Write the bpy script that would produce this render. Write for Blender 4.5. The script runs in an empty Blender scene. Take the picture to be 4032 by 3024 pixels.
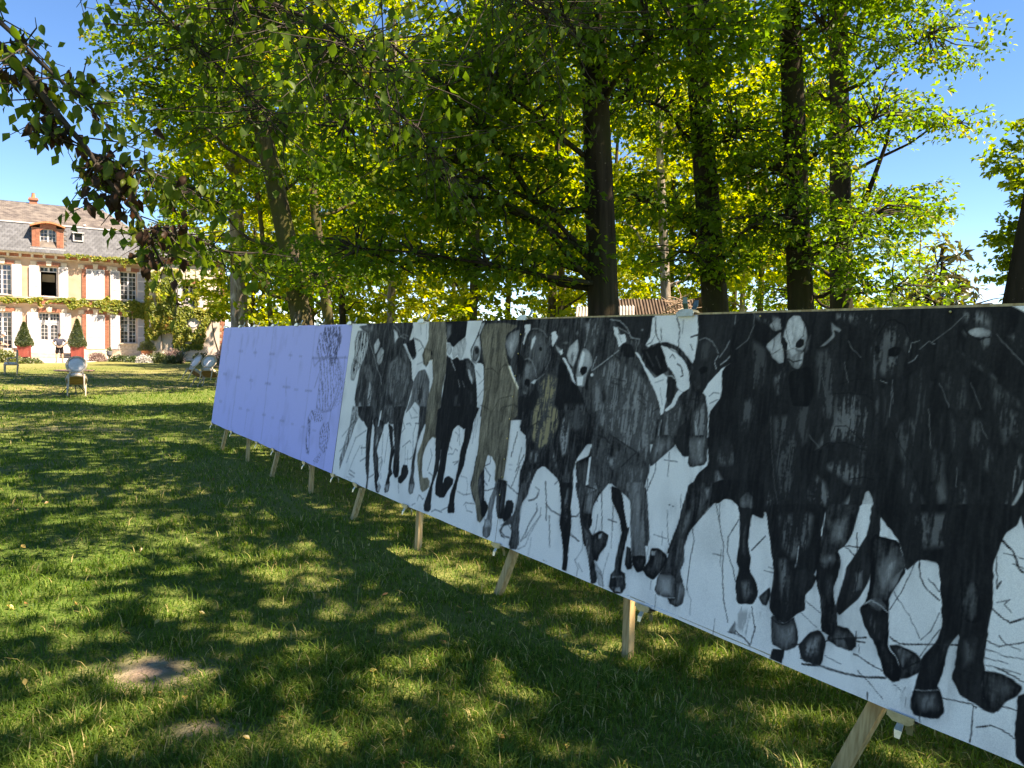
import bpy, math, random
import numpy as np
from mathutils import Vector, Matrix

scene = bpy.context.scene
COL = scene.collection
R = math.radians
random.seed(7)
RNG = np.random.default_rng(7)

# ------------------------------------------------------------------ camera
CAM_Z = 1.68
PITCH, ROLL = 0.0508, 0.022
_f = Vector((0, math.cos(PITCH), -math.sin(PITCH)))
_r0 = Vector((1, 0, 0)); _u0 = _r0.cross(_f)
_r = _r0 * math.cos(ROLL) + _u0 * math.sin(ROLL)
_u = _u0 * math.cos(ROLL) - _r0 * math.sin(ROLL)
cam_data = bpy.data.cameras.new('camera')
cam_data.lens = 27.036; cam_data.sensor_width = 36; cam_data.sensor_fit = 'HORIZONTAL'
cam_data.clip_start = 0.05; cam_data.clip_end = 3000
cam = bpy.data.objects.new('camera', cam_data); COL.objects.link(cam)
cam.matrix_world = Matrix(((_r.x, _u.x, -_f.x, 0), (_r.y, _u.y, -_f.y, 0), (_r.z, _u.z, -_f.z, CAM_Z), (0, 0, 0, 1)))
scene.camera = cam

# ------------------------------------------------------------------ sky, sun, exposure
SUN_EL = R(57); SUN_AZ = math.atan2(0.954, -0.296)
world = bpy.data.worlds.new('World'); scene.world = world; world.use_nodes = True
wn = world.node_tree.nodes; wl = world.node_tree.links
sky = wn.new('ShaderNodeTexSky'); sky.sky_type = 'NISHITA'; sky.sun_disc = False
sky.sun_elevation = SUN_EL; sky.sun_rotation = SUN_AZ; sky.air_density = 0.6; sky.dust_density = 0.0; sky.ozone_density = 4.0
sat = wn.new('ShaderNodeHueSaturation'); sat.inputs['Saturation'].default_value = 1.2
wl.new(sky.outputs[0], sat.inputs['Color']); wl.new(sat.outputs[0], wn['Background'].inputs[0]); wn['Background'].inputs[1].default_value = 0.105
sun_data = bpy.data.lights.new('sun', 'SUN'); sun_data.energy = 5.0; sun_data.angle = R(0.53); sun_data.color = (1.0, 0.97, 0.93)
sun = bpy.data.objects.new('sun', sun_data); COL.objects.link(sun)
SUNV = Vector((math.sin(SUN_AZ) * math.cos(SUN_EL), math.cos(SUN_AZ) * math.cos(SUN_EL), math.sin(SUN_EL)))
sun.rotation_mode = 'QUATERNION'; sun.rotation_quaternion = SUNV.to_track_quat('Z', 'Y'); sun.location = SUNV * 80
vs = scene.view_settings
scene.display_settings.display_device = 'sRGB'
vs.view_transform = 'Standard'; vs.look = 'None'; vs.exposure = 1.85; vs.use_white_balance = True; vs.white_balance_temperature = 8600; vs.white_balance_tint = 20; vs.gamma = 1.0; vs.use_curve_mapping = False
scene.render.engine = 'CYCLES'
cy = scene.cycles
cy.max_bounces = 7; cy.diffuse_bounces = 4; cy.glossy_bounces = 2; cy.transmission_bounces = 5; cy.transparent_max_bounces = 6
cy.use_denoising = True; cy.caustics_reflective = False; cy.caustics_refractive = False
try: cy.denoiser = 'OPENIMAGEDENOISE'
except Exception: pass

# ------------------------------------------------------------------ helpers
def link(o, parent=None):
    COL.objects.link(o)
    if parent is not None: o.parent = parent
    return o

def tag(o, label=None, cat=None, group=None, kind=None):
    if label: o['label'] = label
    if cat: o['category'] = cat
    if group: o['group'] = group
    if kind: o['kind'] = kind
    return o

def empty(name, loc=(0, 0, 0), rz=0.0, label=None, cat=None, group=None):
    o = bpy.data.objects.new(name, None); o.empty_display_size = 0.2
    o.location = loc; o.rotation_euler = (0, 0, rz)
    link(o); return tag(o, label, cat, group)

def inst(name, mesh, parent, loc=(0, 0, 0), rot=(0, 0, 0), scale=(1, 1, 1)):
    o = bpy.data.objects.new(name, mesh); o.location = loc; o.rotation_euler = rot; o.scale = scale
    return link(o, parent)

def copy_tree(o, parent=None):
    c = o.copy(); COL.objects.link(c); c.parent = parent
    for ch in o.children: copy_tree(ch, c)
    return c

class MB:
    """collects polygons and links them as ONE mesh object"""
    def __init__(s): s.v = []; s.f = []
    def add(s, V, F):
        n = len(s.v); s.v += [tuple(p) for p in V]; s.f += [tuple(i + n for i in f) for f in F]; return s
    def box(s, x0, x1, y0, y1, z0, z1):
        V = [(x, y, z) for z in (z0, z1) for y in (y0, y1) for x in (x0, x1)]
        return s.add(V, [(0, 2, 3, 1), (4, 5, 7, 6), (0, 1, 5, 4), (2, 6, 7, 3), (0, 4, 6, 2), (1, 3, 7, 5)])
    def quad(s, a, b, c, d): return s.add([a, b, c, d], [(0, 1, 2, 3)])
    def bar(s, p, q, w, h, up=(0, 0, 1)):
        p = Vector(p); q = Vector(q); d = (q - p).normalized(); up = Vector(up)
        sd = d.cross(up)
        if sd.length < 1e-4: sd = d.cross(Vector((0, 1, 0)))
        sd.normalize(); up = sd.cross(d).normalized()
        V = [c + sd * (i * w / 2) + up * (j * h / 2) for c in (p, q) for j in (-1, 1) for i in (-1, 1)]
        return s.add(V, [(0, 1, 3, 2), (4, 6, 7, 5), (0, 4, 5, 1), (2, 3, 7, 6), (0, 2, 6, 4), (1, 5, 7, 3)])
    def tube(s, pts, rad, n=8, cap=True, wob=0.0):
        pts = [Vector(p) for p in pts]; m = len(pts)
        if not hasattr(rad, '__len__'): rad = [rad] * m
        V = []; prev = None
        for i, p in enumerate(pts):
            d = (pts[min(i + 1, m - 1)] - pts[max(i - 1, 0)]).normalized()
            a = prev if prev is not None else (Vector((1, 0, 0)) if abs(d.x) < .9 else Vector((0, 1, 0)))
            a = (a - d * a.dot(d)).normalized(); b = d.cross(a); prev = a
            for k in range(n):
                t = 2 * math.pi * k / n
                rr = rad[i] * (1 + wob * math.sin(3 * t + i * .31) + wob * .7 * math.sin(7 * t - i * .17 + 1) + wob * .5 * math.sin(11 * t + i * .5))
                V.append(p + (a * math.cos(t) + b * math.sin(t)) * rr)
        F = [(i * n + k, i * n + (k + 1) % n, (i + 1) * n + (k + 1) % n, (i + 1) * n + k) for i in range(m - 1) for k in range(n)]
        if cap: F += [tuple(range(n - 1, -1, -1)), tuple((m - 1) * n + k for k in range(n))]
        return s.add(V, F)
    def lathe(s, prof, n=16, c=(0, 0, 0), sx=1, sy=1):
        V = []
        for r, z in prof:
            for k in range(n):
                t = 2 * math.pi * k / n; V.append((c[0] + r * sx * math.cos(t), c[1] + r * sy * math.sin(t), c[2] + z))
        m = len(prof)
        F = [(i * n + k, i * n + (k + 1) % n, (i + 1) * n + (k + 1) % n, (i + 1) * n + k) for i in range(m - 1) for k in range(n)]
        F += [tuple(range(n - 1, -1, -1)), tuple((m - 1) * n + k for k in range(n))]
        return s.add(V, F)
    def prism(s, poly, y0, y1):      # poly in x,z extruded along y
        n = len(poly)
        V = [(x, y0, z) for x, z in poly] + [(x, y1, z) for x, z in poly]
        F = [tuple(range(n - 1, -1, -1)), tuple(range(n, 2 * n))] + [(i, (i + 1) % n, n + (i + 1) % n, n + i) for i in range(n)]
        return s.add(V, F)
    def mesh(s, name, mat, smooth=False):
        me = bpy.data.meshes.new(name); me.from_pydata(s.v, [], s.f); me.materials.append(mat)
        if smooth: me.polygons.foreach_set('use_smooth', [True] * len(me.polygons))
        me.update(); return me
    def build(s, name, mat, parent=None, smooth=False):
        return link(bpy.data.objects.new(name, s.mesh(name, mat, smooth)), parent)

def np_mesh(name, V, F, mat, attrs=None, smooth=False):
    """V (n,3) floats, F (m,k) ints, attrs {name: per-vertex float or (n,3) colour}"""
    me = bpy.data.meshes.new(name); V = np.asarray(V, np.float32); F = np.asarray(F, np.int32); m, k = F.shape
    me.vertices.add(len(V)); me.vertices.foreach_set('co', V.ravel())
    me.loops.add(m * k); me.loops.foreach_set('vertex_index', F.ravel())
    me.polygons.add(m); me.polygons.foreach_set('loop_start', np.arange(0, m * k, k, dtype=np.int32))
    if smooth: me.polygons.foreach_set('use_smooth', np.ones(m, bool))
    for an, av in (attrs or {}).items():
        av = np.asarray(av, np.float32)
        if av.ndim == 1:
            at = me.attributes.new(an, 'FLOAT', 'POINT'); at.data.foreach_set('value', av)
        else:
            at = me.attributes.new(an, 'FLOAT_COLOR', 'POINT')
            at.data.foreach_set('color', np.c_[av, np.ones(len(av), np.float32)].ravel())
    me.materials.append(mat); me.update(calc_edges=True); me.validate(); return me

def _hash(ix, iy, s):
    h = (ix.astype(np.int64) * 374761393 + iy.astype(np.int64) * 668265263 + s * 974634777) & 0x7fffffff
    h = ((h ^ (h >> 13)) * 1274126177) & 0x7fffffff
    return ((h ^ (h >> 16)) & 0xffff) / 65535.0
def vnoise(x, y, s=0):
    x = np.asarray(x, float); y = np.asarray(y, float); ix = np.floor(x); iy = np.floor(y); fx = x - ix; fy = y - iy
    fx = fx * fx * (3 - 2 * fx); fy = fy * fy * (3 - 2 * fy)
    a = _hash(ix, iy, s); b = _hash(ix + 1, iy, s); c = _hash(ix, iy + 1, s); d = _hash(ix + 1, iy + 1, s)
    return (a + (b - a) * fx) * (1 - fy) + (c + (d - c) * fx) * fy
def fbm(x, y, s=0, o=4):
    t = 0; a = .5
    for i in range(o): t = t + a * vnoise(x * 2 ** i, y * 2 ** i, s + i * 17); a *= .5
    return t

# ------------------------------------------------------------------ materials
def new_mat(name):
    m = bpy.data.materials.new(name); m.use_nodes = True
    return m, m.node_tree.nodes, m.node_tree.links, m.node_tree.nodes['Principled BSDF']

def mat(name, c1, c2=None, scale=8.0, rough=.8, bump=0.0, detail=6, stretch=(1, 1, 1), spec=.3, metal=0.0, obj_rnd=0.0, coord='Object', lo=.35, hi=.65):
    m, N, L, P = new_mat(name)
    P.inputs['Roughness'].default_value = rough; P.inputs['Metallic'].default_value = metal
    P.inputs['Specular IOR Level'].default_value = spec
    c2 = c2 or tuple(min(1, c * 1.25) for c in c1)
    tc = N.new('ShaderNodeTexCoord'); mp = N.new('ShaderNodeMapping'); mp.inputs['Scale'].default_value = stretch
    L.new(tc.outputs[coord], mp.inputs[0])
    nz = N.new('ShaderNodeTexNoise'); nz.inputs['Scale'].default_value = scale; nz.inputs['Detail'].default_value = detail
    L.new(mp.outputs[0], nz.inputs['Vector'])
    rp = N.new('ShaderNodeValToRGB'); rp.color_ramp.elements[0].position = lo; rp.color_ramp.elements[1].position = hi
    rp.color_ramp.elements[0].color = (*c1, 1); rp.color_ramp.elements[1].color = (*c2, 1)
    L.new(nz.outputs[0], rp.inputs[0]); out = rp.outputs[0]
    if obj_rnd:
        oi = N.new('ShaderNodeObjectInfo'); hs = N.new('ShaderNodeHueSaturation')
        mr = N.new('ShaderNodeMapRange'); mr.inputs[3].default_value = 1 - obj_rnd; mr.inputs[4].default_value = 1 + obj_rnd
        L.new(oi.outputs['Random'], mr.inputs[0]); L.new(mr.outputs[0], hs.inputs['Value']); L.new(out, hs.inputs['Color']); out = hs.outputs[0]
    L.new(out, P.inputs['Base Color'])
    if bump:
        b = N.new('ShaderNodeBump'); b.inputs['Strength'].default_value = bump; b.inputs['Distance'].default_value = .02
        L.new(nz.outputs[0], b.inputs['Height']); L.new(b.outputs[0], P.inputs['Normal'])
    return m

def leaf_mat(name, stops, trans=.5, tboost=1.6, gloss=.08, rough=.45):
    """diffuse + translucent leaf; colour from the per-leaf attribute 'tone'"""
    m, N, L, P = new_mat(name); N.remove(P)
    at = N.new('ShaderNodeAttribute'); at.attribute_name = 'tone'
    rp = N.new('ShaderNodeValToRGB'); cr = rp.color_ramp
    while len(cr.elements) < len(stops): cr.elements.new(.5)
    for e, (p, c) in zip(cr.elements, stops): e.position = p; e.color = (*c, 1)
    L.new(at.outputs['Fac'], rp.inputs[0])
    d = N.new('ShaderNodeBsdfDiffuse'); t = N.new('ShaderNodeBsdfTranslucent'); g = N.new('ShaderNodeBsdfGlossy')
    g.inputs['Roughness'].default_value = rough; g.inputs['Color'].default_value = (.8, .85, .8, 1)
    hs = N.new('ShaderNodeHueSaturation'); hs.inputs['Hue'].default_value = .495; hs.inputs['Saturation'].default_value = 1.1; hs.inputs['Value'].default_value = tboost
    L.new(rp.outputs[0], d.inputs[0]); L.new(rp.outputs[0], hs.inputs['Color']); L.new(hs.outputs[0], t.inputs[0])
    mx = N.new('ShaderNodeMixShader'); mx.inputs[0].default_value = trans
    L.new(d.outputs[0], mx.inputs[1]); L.new(t.outputs[0], mx.inputs[2])
    m2 = N.new('ShaderNodeMixShader'); m2.inputs[0].default_value = gloss
    L.new(mx.outputs[0], m2.inputs[1]); L.new(g.outputs[0], m2.inputs[2])
    L.new(m2.outputs[0], N['Material Output'].inputs[0]); return m

def attr_mat(name, attr, rough=.85, spec=.2, grain=0.0, gscale=400):
    m, N, L, P = new_mat(name); P.inputs['Roughness'].default_value = rough; P.inputs['Specular IOR Level'].default_value = spec
    at = N.new('ShaderNodeAttribute'); at.attribute_name = attr; out = at.outputs['Color']
    if grain:
        tc = N.new('ShaderNodeTexCoord'); nz = N.new('ShaderNodeTexNoise'); nz.inputs['Scale'].default_value = gscale; nz.inputs['Detail'].default_value = 2
        L.new(tc.outputs['Object'], nz.inputs['Vector'])
        mr = N.new('ShaderNodeMapRange'); mr.inputs[1].default_value = .3; mr.inputs[2].default_value = .7; mr.inputs[3].default_value = 1 - grain; mr.inputs[4].default_value = 1 + grain
        hs = N.new('ShaderNodeHueSaturation'); L.new(nz.outputs[0], mr.inputs[0]); L.new(mr.outputs[0], hs.inputs['Value']); L.new(out, hs.inputs['Color']); out = hs.outputs[0]
    L.new(out, P.inputs['Base Color']); return m

G = {}
G['plaster'] = mat('plaster', (.42, .295, .20), (.50, .365, .265), 1.2, .95, .1)
G['wing_plaster'] = mat('wing_plaster', (.50, .425, .345), (.60, .53, .45), .9, .95, .15)
G['stone'] = mat('limestone', (.42, .36, .27), (.60, .53, .42), 3, .95, .3, obj_rnd=.12)
G['trim'] = mat('trim_stone', (.50, .43, .32), (.62, .55, .44), 2, .9, .1)
G['brick'] = mat('brick', (.29, .115, .07), (.41, .18, .115), 30, .95, .2, obj_rnd=.22)
G['brick_wall'] = mat('mortar', (.40, .27, .19), (.47, .33, .24), 20, .95)
G['slate'] = mat('slate', (.072, .08, .088), (.13, .14, .145), 6, .7, .1, obj_rnd=.22, spec=.2)
G['roof_tile'] = mat('weathered_roof', (.085, .075, .068), (.18, .16, .135), 2.2, .9, .3)
G['lead'] = mat('pale_lead', (.45, .45, .45), (.62, .62, .61), 8, .6)
G['white_paint'] = mat('white_paint', (.52, .52, .52), (.60, .60, .59), 4, .5, obj_rnd=.03)
G['glass'] = mat('window_glass', (.02, .022, .028), (.03, .035, .045), 2, .06, spec=.8)
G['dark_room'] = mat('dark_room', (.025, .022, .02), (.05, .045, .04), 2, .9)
G['terracotta'] = mat('terracotta', (.45, .17, .08), (.55, .24, .12), 9, .9)
G['red_wood'] = mat('red_painted_wood', (.17, .036, .026), (.225, .05, .036), 10, .6, stretch=(1, 1, .2))
G['iron'] = mat('dark_iron', (.02, .02, .022), (.04, .04, .04), 20, .5, metal=.6)
G['table_wood'] = mat('table_top', (.25, .14, .09), (.36, .22, .15), 12, .55)
G['chair_paint'] = mat('cream_chair_paint', (.36, .30, .22), (.46, .39, .30), 14, .6, obj_rnd=.06)
G['chair_cloth'] = mat('white_upholstery', (.46, .47, .50), (.55, .56, .58), 18, .9)
G['webbing'] = mat('seat_webbing', (.16, .09, .03), (.32, .2, .08), 9, .95, stretch=(1, 5, 1))
G['gravel'] = mat('pale_gravel', (.50, .43, .33), (.68, .60, .48), 1.6, .95, .4, detail=10)
G['timber'] = mat('pale_timber', (.34, .22, .085), (.58, .42, .19), 6, .75, .2, stretch=(9, 9, .7), obj_rnd=.12)
G['ply'] = mat('plywood', (.38, .27, .16), (.48, .36, .22), 4, .8, stretch=(1, 1, 8))
G['steel'] = mat('clip_steel', (.42, .38, .26), (.58, .53, .38), 30, .32, metal=.9)
G['clip_dark'] = mat('clip_green_steel', (.07, .12, .11), (.13, .19, .17), 30, .35, metal=.7)
G['brass'] = mat('brass_screw', (.55, .42, .16), (.7, .55, .25), 30, .3, metal=.9)
def bark_mat(name, c1, c2, fleck, moss=None, amount=.66):
    m, N, L, P = new_mat(name); P.inputs['Roughness'].default_value = .95; P.inputs['Specular IOR Level'].default_value = .1
    tc = N.new('ShaderNodeTexCoord')
    def nz(sc, st, det=6):
        mp = N.new('ShaderNodeMapping'); mp.inputs['Scale'].default_value = st; L.new(tc.outputs['Object'], mp.inputs[0])
        n = N.new('ShaderNodeTexNoise'); n.inputs['Scale'].default_value = sc; n.inputs['Detail'].default_value = det; n.inputs['Distortion'].default_value = .6; L.new(mp.outputs[0], n.inputs['Vector']); return n.outputs[0]
    def mr(o, a, b):
        x = N.new('ShaderNodeMapRange'); x.inputs[1].default_value = a; x.inputs[2].default_value = b; L.new(o, x.inputs[0]); return x.outputs[0]
    def mx(f, a, b):
        x = N.new('ShaderNodeMix'); x.data_type = 'RGBA'
        for i, v in ((6, a), (7, b)):
            if isinstance(v, tuple): x.inputs[i].default_value = (*v, 1)
            else: L.new(v, x.inputs[i])
        L.new(f, x.inputs[0]); return x.outputs[2]
    rid = nz(9, (1, 1, .10)); big = nz(1.6, (1, 1, .5), 3); sp = nz(26, (1, 1, .8), 2); patch = nz(3.1, (1, 1, .6), 5)
    col = mx(mr(rid, .3, .7), c1, c2)
    if moss: col = mx(mr(big, .48, .66), col, moss)
    col = mx(mr(patch, amount - .04, amount + .06), col, tuple(c * .75 for c in fleck))
    col = mx(mr(sp, .70, .76), col, fleck); L.new(col, P.inputs['Base Color'])
    b = N.new('ShaderNodeBump'); b.inputs['Strength'].default_value = 1.0; b.inputs['Distance'].default_value = .035; L.new(rid, b.inputs['Height']); L.new(b.outputs[0], P.inputs['Normal']); return m
G['bark'] = bark_mat('hornbeam_bark', (.012, .009, .006), (.050, .038, .026), (.20, .17, .13), (.030, .030, .012), .70)
G['bark_pale'] = bark_mat('pale_bark', (.10, .08, .06), (.30, .26, .20), (.45, .41, .35), None, .58)
G['bark_moss'] = bark_mat('mossy_bark', (.028, .022, .012), (.11, .09, .055), (.26, .23, .18), (.075, .075, .018), .66)
G['twig'] = mat('twig_bark', (.022, .017, .012), (.05, .04, .03), 20, .9)
G['skin'] = mat('skin', (.50, .30, .21), (.56, .35, .25), 10, .6)
G['rust'] = mat('rusty_iron_sheet', (.055, .036, .025), (.13, .095, .065), 3, .8, .2, stretch=(4, 1, 1))
G['grey_sheet'] = mat('pale_iron_sheet', (.24, .22, .19), (.36, .33, .29), 4, .7)
G['dead_wood'] = mat('dead_branches', (.24, .165, .11), (.38, .28, .19), 14, .9)
# leaf colours: shaded-side reflectance of living leaves, yellow ones mixed in
G['leaf_hornbeam'] = leaf_mat('hornbeam_leaf', [(0, (.032, .066, .009)), (.6, (.066, .122, .014)), (.93, (.14, .18, .02)), (1, (.26, .20, .03))], .58, 2.8, .012, .5)
G['leaf_far'] = leaf_mat('wood_leaf', [(0, (.065, .12, .014)), (.55, (.16, .225, .022)), (1, (.36, .36, .04))], .5, 1.9, .008)
G['leaf_near'] = leaf_mat('branch_leaf', [(0, (.034, .068, .010)), (.55, (.06, .11, .014)), (.8, (.10, .13, .018)), (.9, (.03, .018, .011)), (1, (.04, .02, .012))], .5, 2.2, .01)
G['leaf_dead'] = leaf_mat('withered_leaf', [(0, (.014, .009, .006)), (.6, (.02, .012, .008)), (1, (.035, .02, .011))], .12, 1.2, .008)
G['leaf_ivy'] = leaf_mat('creeper_leaf', [(0, (.07, .12, .012)), (.5, (.17, .21, .022)), (.85, (.29, .26, .03)), (1, (.30, .16, .03))], .35, 1.3, .02)
G['leaf_box'] = leaf_mat('box_leaf', [(0, (.02, .045, .012)), (1, (.10, .14, .03))], .25, 1.3, .08)
G['leaf_shrub'] = leaf_mat('shrub_leaf', [(0, (.03, .055, .015)), (.6, (.09, .13, .03)), (1, (.22, .24, .06))], .35, 1.5, .06)
G['leaf_magnolia'] = leaf_mat('magnolia_leaf', [(0, (.025, .04, .012)), (.45, (.08, .06, .025)), (.7, (.14, .16, .015)), (1, (.26, .26, .025))], .3, 1.5, .12, .3)
G['leaf_yucca'] = leaf_mat('yucca_leaf', [(0, (.012, .028, .02)), (1, (.03, .055, .035))], .15, 1.2, .1)
G['leaf_pink'] = leaf_mat('dry_flower', [(0, (.22, .13, .12)), (1, (.42, .32, .28))], .3, 1.2, .03)
G['leaf_white'] = leaf_mat('white_flower', [(0, (.5, .5, .45)), (1, (.75, .72, .68))], .3, 1.1, .03)
G['grass'] = leaf_mat('grass_blade', [(0, (.032, .076, .010)), (.5, (.074, .150, .018)), (.8, (.15, .225, .032)), (1, (.40, .34, .14))], .42, 1.7, .012, .6)
G['litter'] = leaf_mat('fallen_leaf', [(0, (.20, .09, .04)), (.5, (.42, .27, .07)), (1, (.52, .40, .09))], .25, 1.2, .06)

# ------------------------------------------------------------------ ground
def bare_amount(x, y):
    """0 grass .. 1 bare soil"""
    x = np.asarray(x, float); y = np.asarray(y, float)
    b = np.clip((fbm(x * .8 + 3, y * .8, 5) - .62) * 5, 0, 1) * .45
    for cx, cy_, rx, ry in ((-1.78, 3.78, .40, .24), (-1.32, 3.22, .22, .12)):
        w = fbm(x * 7, y * 7, 9) * 1.3 + (vnoise(x * 30, y * 30, 19) - .5) * .35
        b = np.maximum(b, np.clip(1.65 - np.hypot((x - cx) / rx, (y - cy_) / ry) - w * .9, 0, 1))
    return np.clip(b, 0, 1)
def straw_amount(x, y):
    far = np.clip((np.hypot(x, y) - 14) / 22, 0, 1)
    return np.clip((fbm(x * .22, y * .22, 31) - .42) * 3.0, 0, 1) * (.35 + .5 * far) + .22 * far

def axis(a, b, step, far):
    l = list(np.arange(a, b + 1e-6, step)); s = step
    lo = a; hi = b
    while lo > -far or hi < far:
        s *= 1.5; lo -= s; hi += s; l = [lo] + l + [hi]
    return np.array(l)
gx = axis(-9, 5, .11, 900); gy = axis(1.5, 14, .11, 900)
X, Y = np.meshgrid(gx, gy); Z = np.where(np.hypot(X, Y) < 40, (fbm(X * .9, Y * .9, 2) - .5) * .03 * np.clip(1.5 - np.hypot(X, Y) / 20, 0, 1), 0) - .006
nx, ny = len(gx), len(gy)
idx = np.arange(nx * ny).reshape(ny, nx)
F = np.stack([idx[:-1, :-1], idx[:-1, 1:], idx[1:, 1:], idx[1:, :-1]], -1).reshape(-1, 4)
m, N, L, P = new_mat('lawn_soil')
P.inputs['Roughness'].default_value = .95; P.inputs['Specular IOR Level'].default_value = .1
geo = N.new('ShaderNodeNewGeometry')
def noise(sc, det=6, st=None):
    n = N.new('ShaderNodeTexNoise'); n.inputs['Scale'].default_value = sc; n.inputs['Detail'].default_value = det
    L.new(geo.outputs['Position'], n.inputs['Vector']); return n
def mixc(f, a, b):
    x = N.new('ShaderNodeMix'); x.data_type = 'RGBA'
    for s, v in ((6, a), (7, b)):
        if isinstance(v, tuple): x.inputs[s].default_value = (*v, 1)
        else: L.new(v, x.inputs[s])
    L.new(f, x.inputs[0]); return x.outputs[2]
n1 = noise(9); n2 = noise(60, 3); n3 = noise(1.1)
def ramp(o, a, b):
    x = N.new('ShaderNodeMapRange'); x.inputs[1].default_value = a; x.inputs[2].default_value = b; L.new(o, x.inputs[0]); return x.outputs[0]
green = mixc(ramp(n1.outputs[0], .35, .7), (.034, .078, .012), (.085, .155, .025))
green = mixc(ramp(n2.outputs[0], .45, .7), green, (.15, .18, .045))
a1 = N.new('ShaderNodeAttribute'); a1.attribute_name = 'straw'; a2 = N.new('ShaderNodeAttribute'); a2.attribute_name = 'bare'
sg = mixc(a1.outputs['Fac'], green, (.30, .25, .10))
soil = mixc(ramp(n1.outputs[0], .35, .65), (.20, .15, .11), (.34, .265, .20))
L.new(mixc(a2.outputs['Fac'], sg, soil), P.inputs['Base Color'])
bp = N.new('ShaderNodeBump'); bp.inputs['Strength'].default_value = .8; bp.inputs['Distance'].default_value = .03
L.new(n2.outputs[0], bp.inputs['Height']); L.new(bp.outputs[0], P.inputs['Normal'])
Vg = np.c_[X.ravel(), Y.ravel(), Z.ravel()]
lawn = link(bpy.data.objects.new('lawn', np_mesh('lawn', Vg, F, m, {'bare': bare_amount(X, Y).ravel(), 'straw': straw_amount(X, Y).ravel()}, True)))
tag(lawn, kind='structure')

def ground_z(x, y):
    r = np.hypot(x, y)
    return np.where(r < 40, (fbm(x * .9, y * .9, 2) - .5) * .03 * np.clip(1.5 - r / 20, 0, 1), 0) - .006

# grass blades (nobody could count them): one object
def grass(n_near, n_far):
    r = np.concatenate([np.sqrt(RNG.uniform(1.9 ** 2, 4.2 ** 2, n_near)), np.exp(RNG.uniform(math.log(4.2), math.log(46), n_far))])
    az = RNG.uniform(-.78, .80, len(r)); x = r * np.sin(az); y = r * np.cos(az)
    b = bare_amount(x, y); clump = fbm(x * 2.2, y * 2.2, 41)
    keep = (RNG.random(len(r)) > b * 1.25) & (RNG.random(len(r)) < .55 + 1.1 * (clump - .25))
    gap = (np.hypot(x + 29, y - 50) < 7); keep &= ~gap
    x, y, r, b, clump = x[keep], y[keep], r[keep], b[keep], clump[keep]; n = len(x)
    h = (.020 + .052 * RNG.random(n) ** 1.9 + .06 * np.clip(clump - .48, 0, 1) * 2) * (1 - .5 * b)
    h = h * (1 + .12 * np.clip(r - 8, 0, 15) / 10) * (1 - .55 * np.clip((r - 22) / 20, 0, 1))
    w = .0014 * (1 + r / 4.5) * RNG.uniform(.7, 1.4, n)
    a = RNG.uniform(0, 2 * math.pi, n); bend = h * RNG.uniform(.2, 1.6, n)
    sx, sy = np.cos(a) * w, np.sin(a) * w; bx, by = -np.sin(a) * bend, np.cos(a) * bend
    z0 = ground_z(x, y) - .004
    V = np.zeros((n, 5, 3)); o = np.stack([x, y, z0], -1)
    V[:, 0] = o + np.stack([-sx, -sy, 0 * x], -1); V[:, 1] = o + np.stack([sx, sy, 0 * x], -1)
    V[:, 2] = o + np.stack([sx * .8 + bx * .35, sy * .8 + by * .35, h * .62], -1); V[:, 3] = o + np.stack([-sx * .8 + bx * .35, -sy * .8 + by * .35, h * .62], -1)
    V[:, 4] = o + np.stack([bx, by, h * RNG.uniform(.75, 1, n)], -1)
    st = straw_amount(x, y)
    tone = np.clip(RNG.normal(.42, .16, n) + .25 * (clump - .45) + .3 * st + np.where(RNG.random(n) < .06 + .16 * st, .5, 0), 0, 1)
    base = (np.arange(n) * 5)[:, None]
    T = np.concatenate([base + np.array([[0, 1, 2]]), base + np.array([[0, 2, 3]]), base + np.array([[3, 2, 4]])])
    me = np_mesh('grass', V.reshape(-1, 3), T, G['grass'], {'tone': np.repeat(tone, 5)})
    o = link(bpy.data.objects.new('grass', me)); tag(o, 'green lawn grass with straw-coloured blades', 'grass', kind='stuff')
grass(100000, 285000)

# gravel forecourt in front of the house
gp = [(-60, 41.5), (-40.5, 45.5), (-31.5, 44.6), (-28.4, 45.1), (-26.5, 46.6), (-26.9, 49.5), (-27.6, 51.6), (-26.2, 55.3), (-22.0, 58.0), (-20.5, 62.0), (-30, 75), (-60, 70)]
g_ = MB(); g_.add([(x, y, .016) for x, y in gp] + [(x, y, -.05) for x, y in gp], [tuple(range(len(gp)))] + [(i, len(gp) + i, len(gp) + (i + 1) % len(gp), (i + 1) % len(gp)) for i in range(len(gp))])
tag(g_.build('gravel_path', G['gravel']), kind='structure')

# ------------------------------------------------------------------ leaf kit
def unit(v): return v / (np.linalg.norm(v, axis=-1, keepdims=True) + 1e-9)
def leaf_geo(P, D, Nn, size, width=.30, shape='leaf', fold=.12, droop=.10):
    P = np.asarray(P, float); D = unit(np.asarray(D, float)); S = unit(np.cross(D, Nn)); U = np.cross(S, D)
    s = np.asarray(size)[:, None]; n = len(P)
    if shape == 'leaf':
        V = np.stack([P, P + D * s * .45 - S * s * width + U * s * fold, P + D * s - U * s * droop, P + D * s * .45 + S * s * width + U * s * fold, P + D * s * .48], 1)
        T = np.array([[0, 4, 1], [0, 3, 4], [4, 2, 1], [4, 3, 2]])
    else:
        V = np.stack([P, P + D * s * .5 - S * s * width + U * s * fold, P + D * s - U * s * droop, P + D * s * .5 + S * s * width + U * s * fold], 1)
        T = np.array([[0, 2, 1], [0, 3, 2]])
    k = V.shape[1]
    return V.reshape(-1, 3), (np.arange(n)[:, None, None] * k + T[None]).reshape(-1, 3), k
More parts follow.
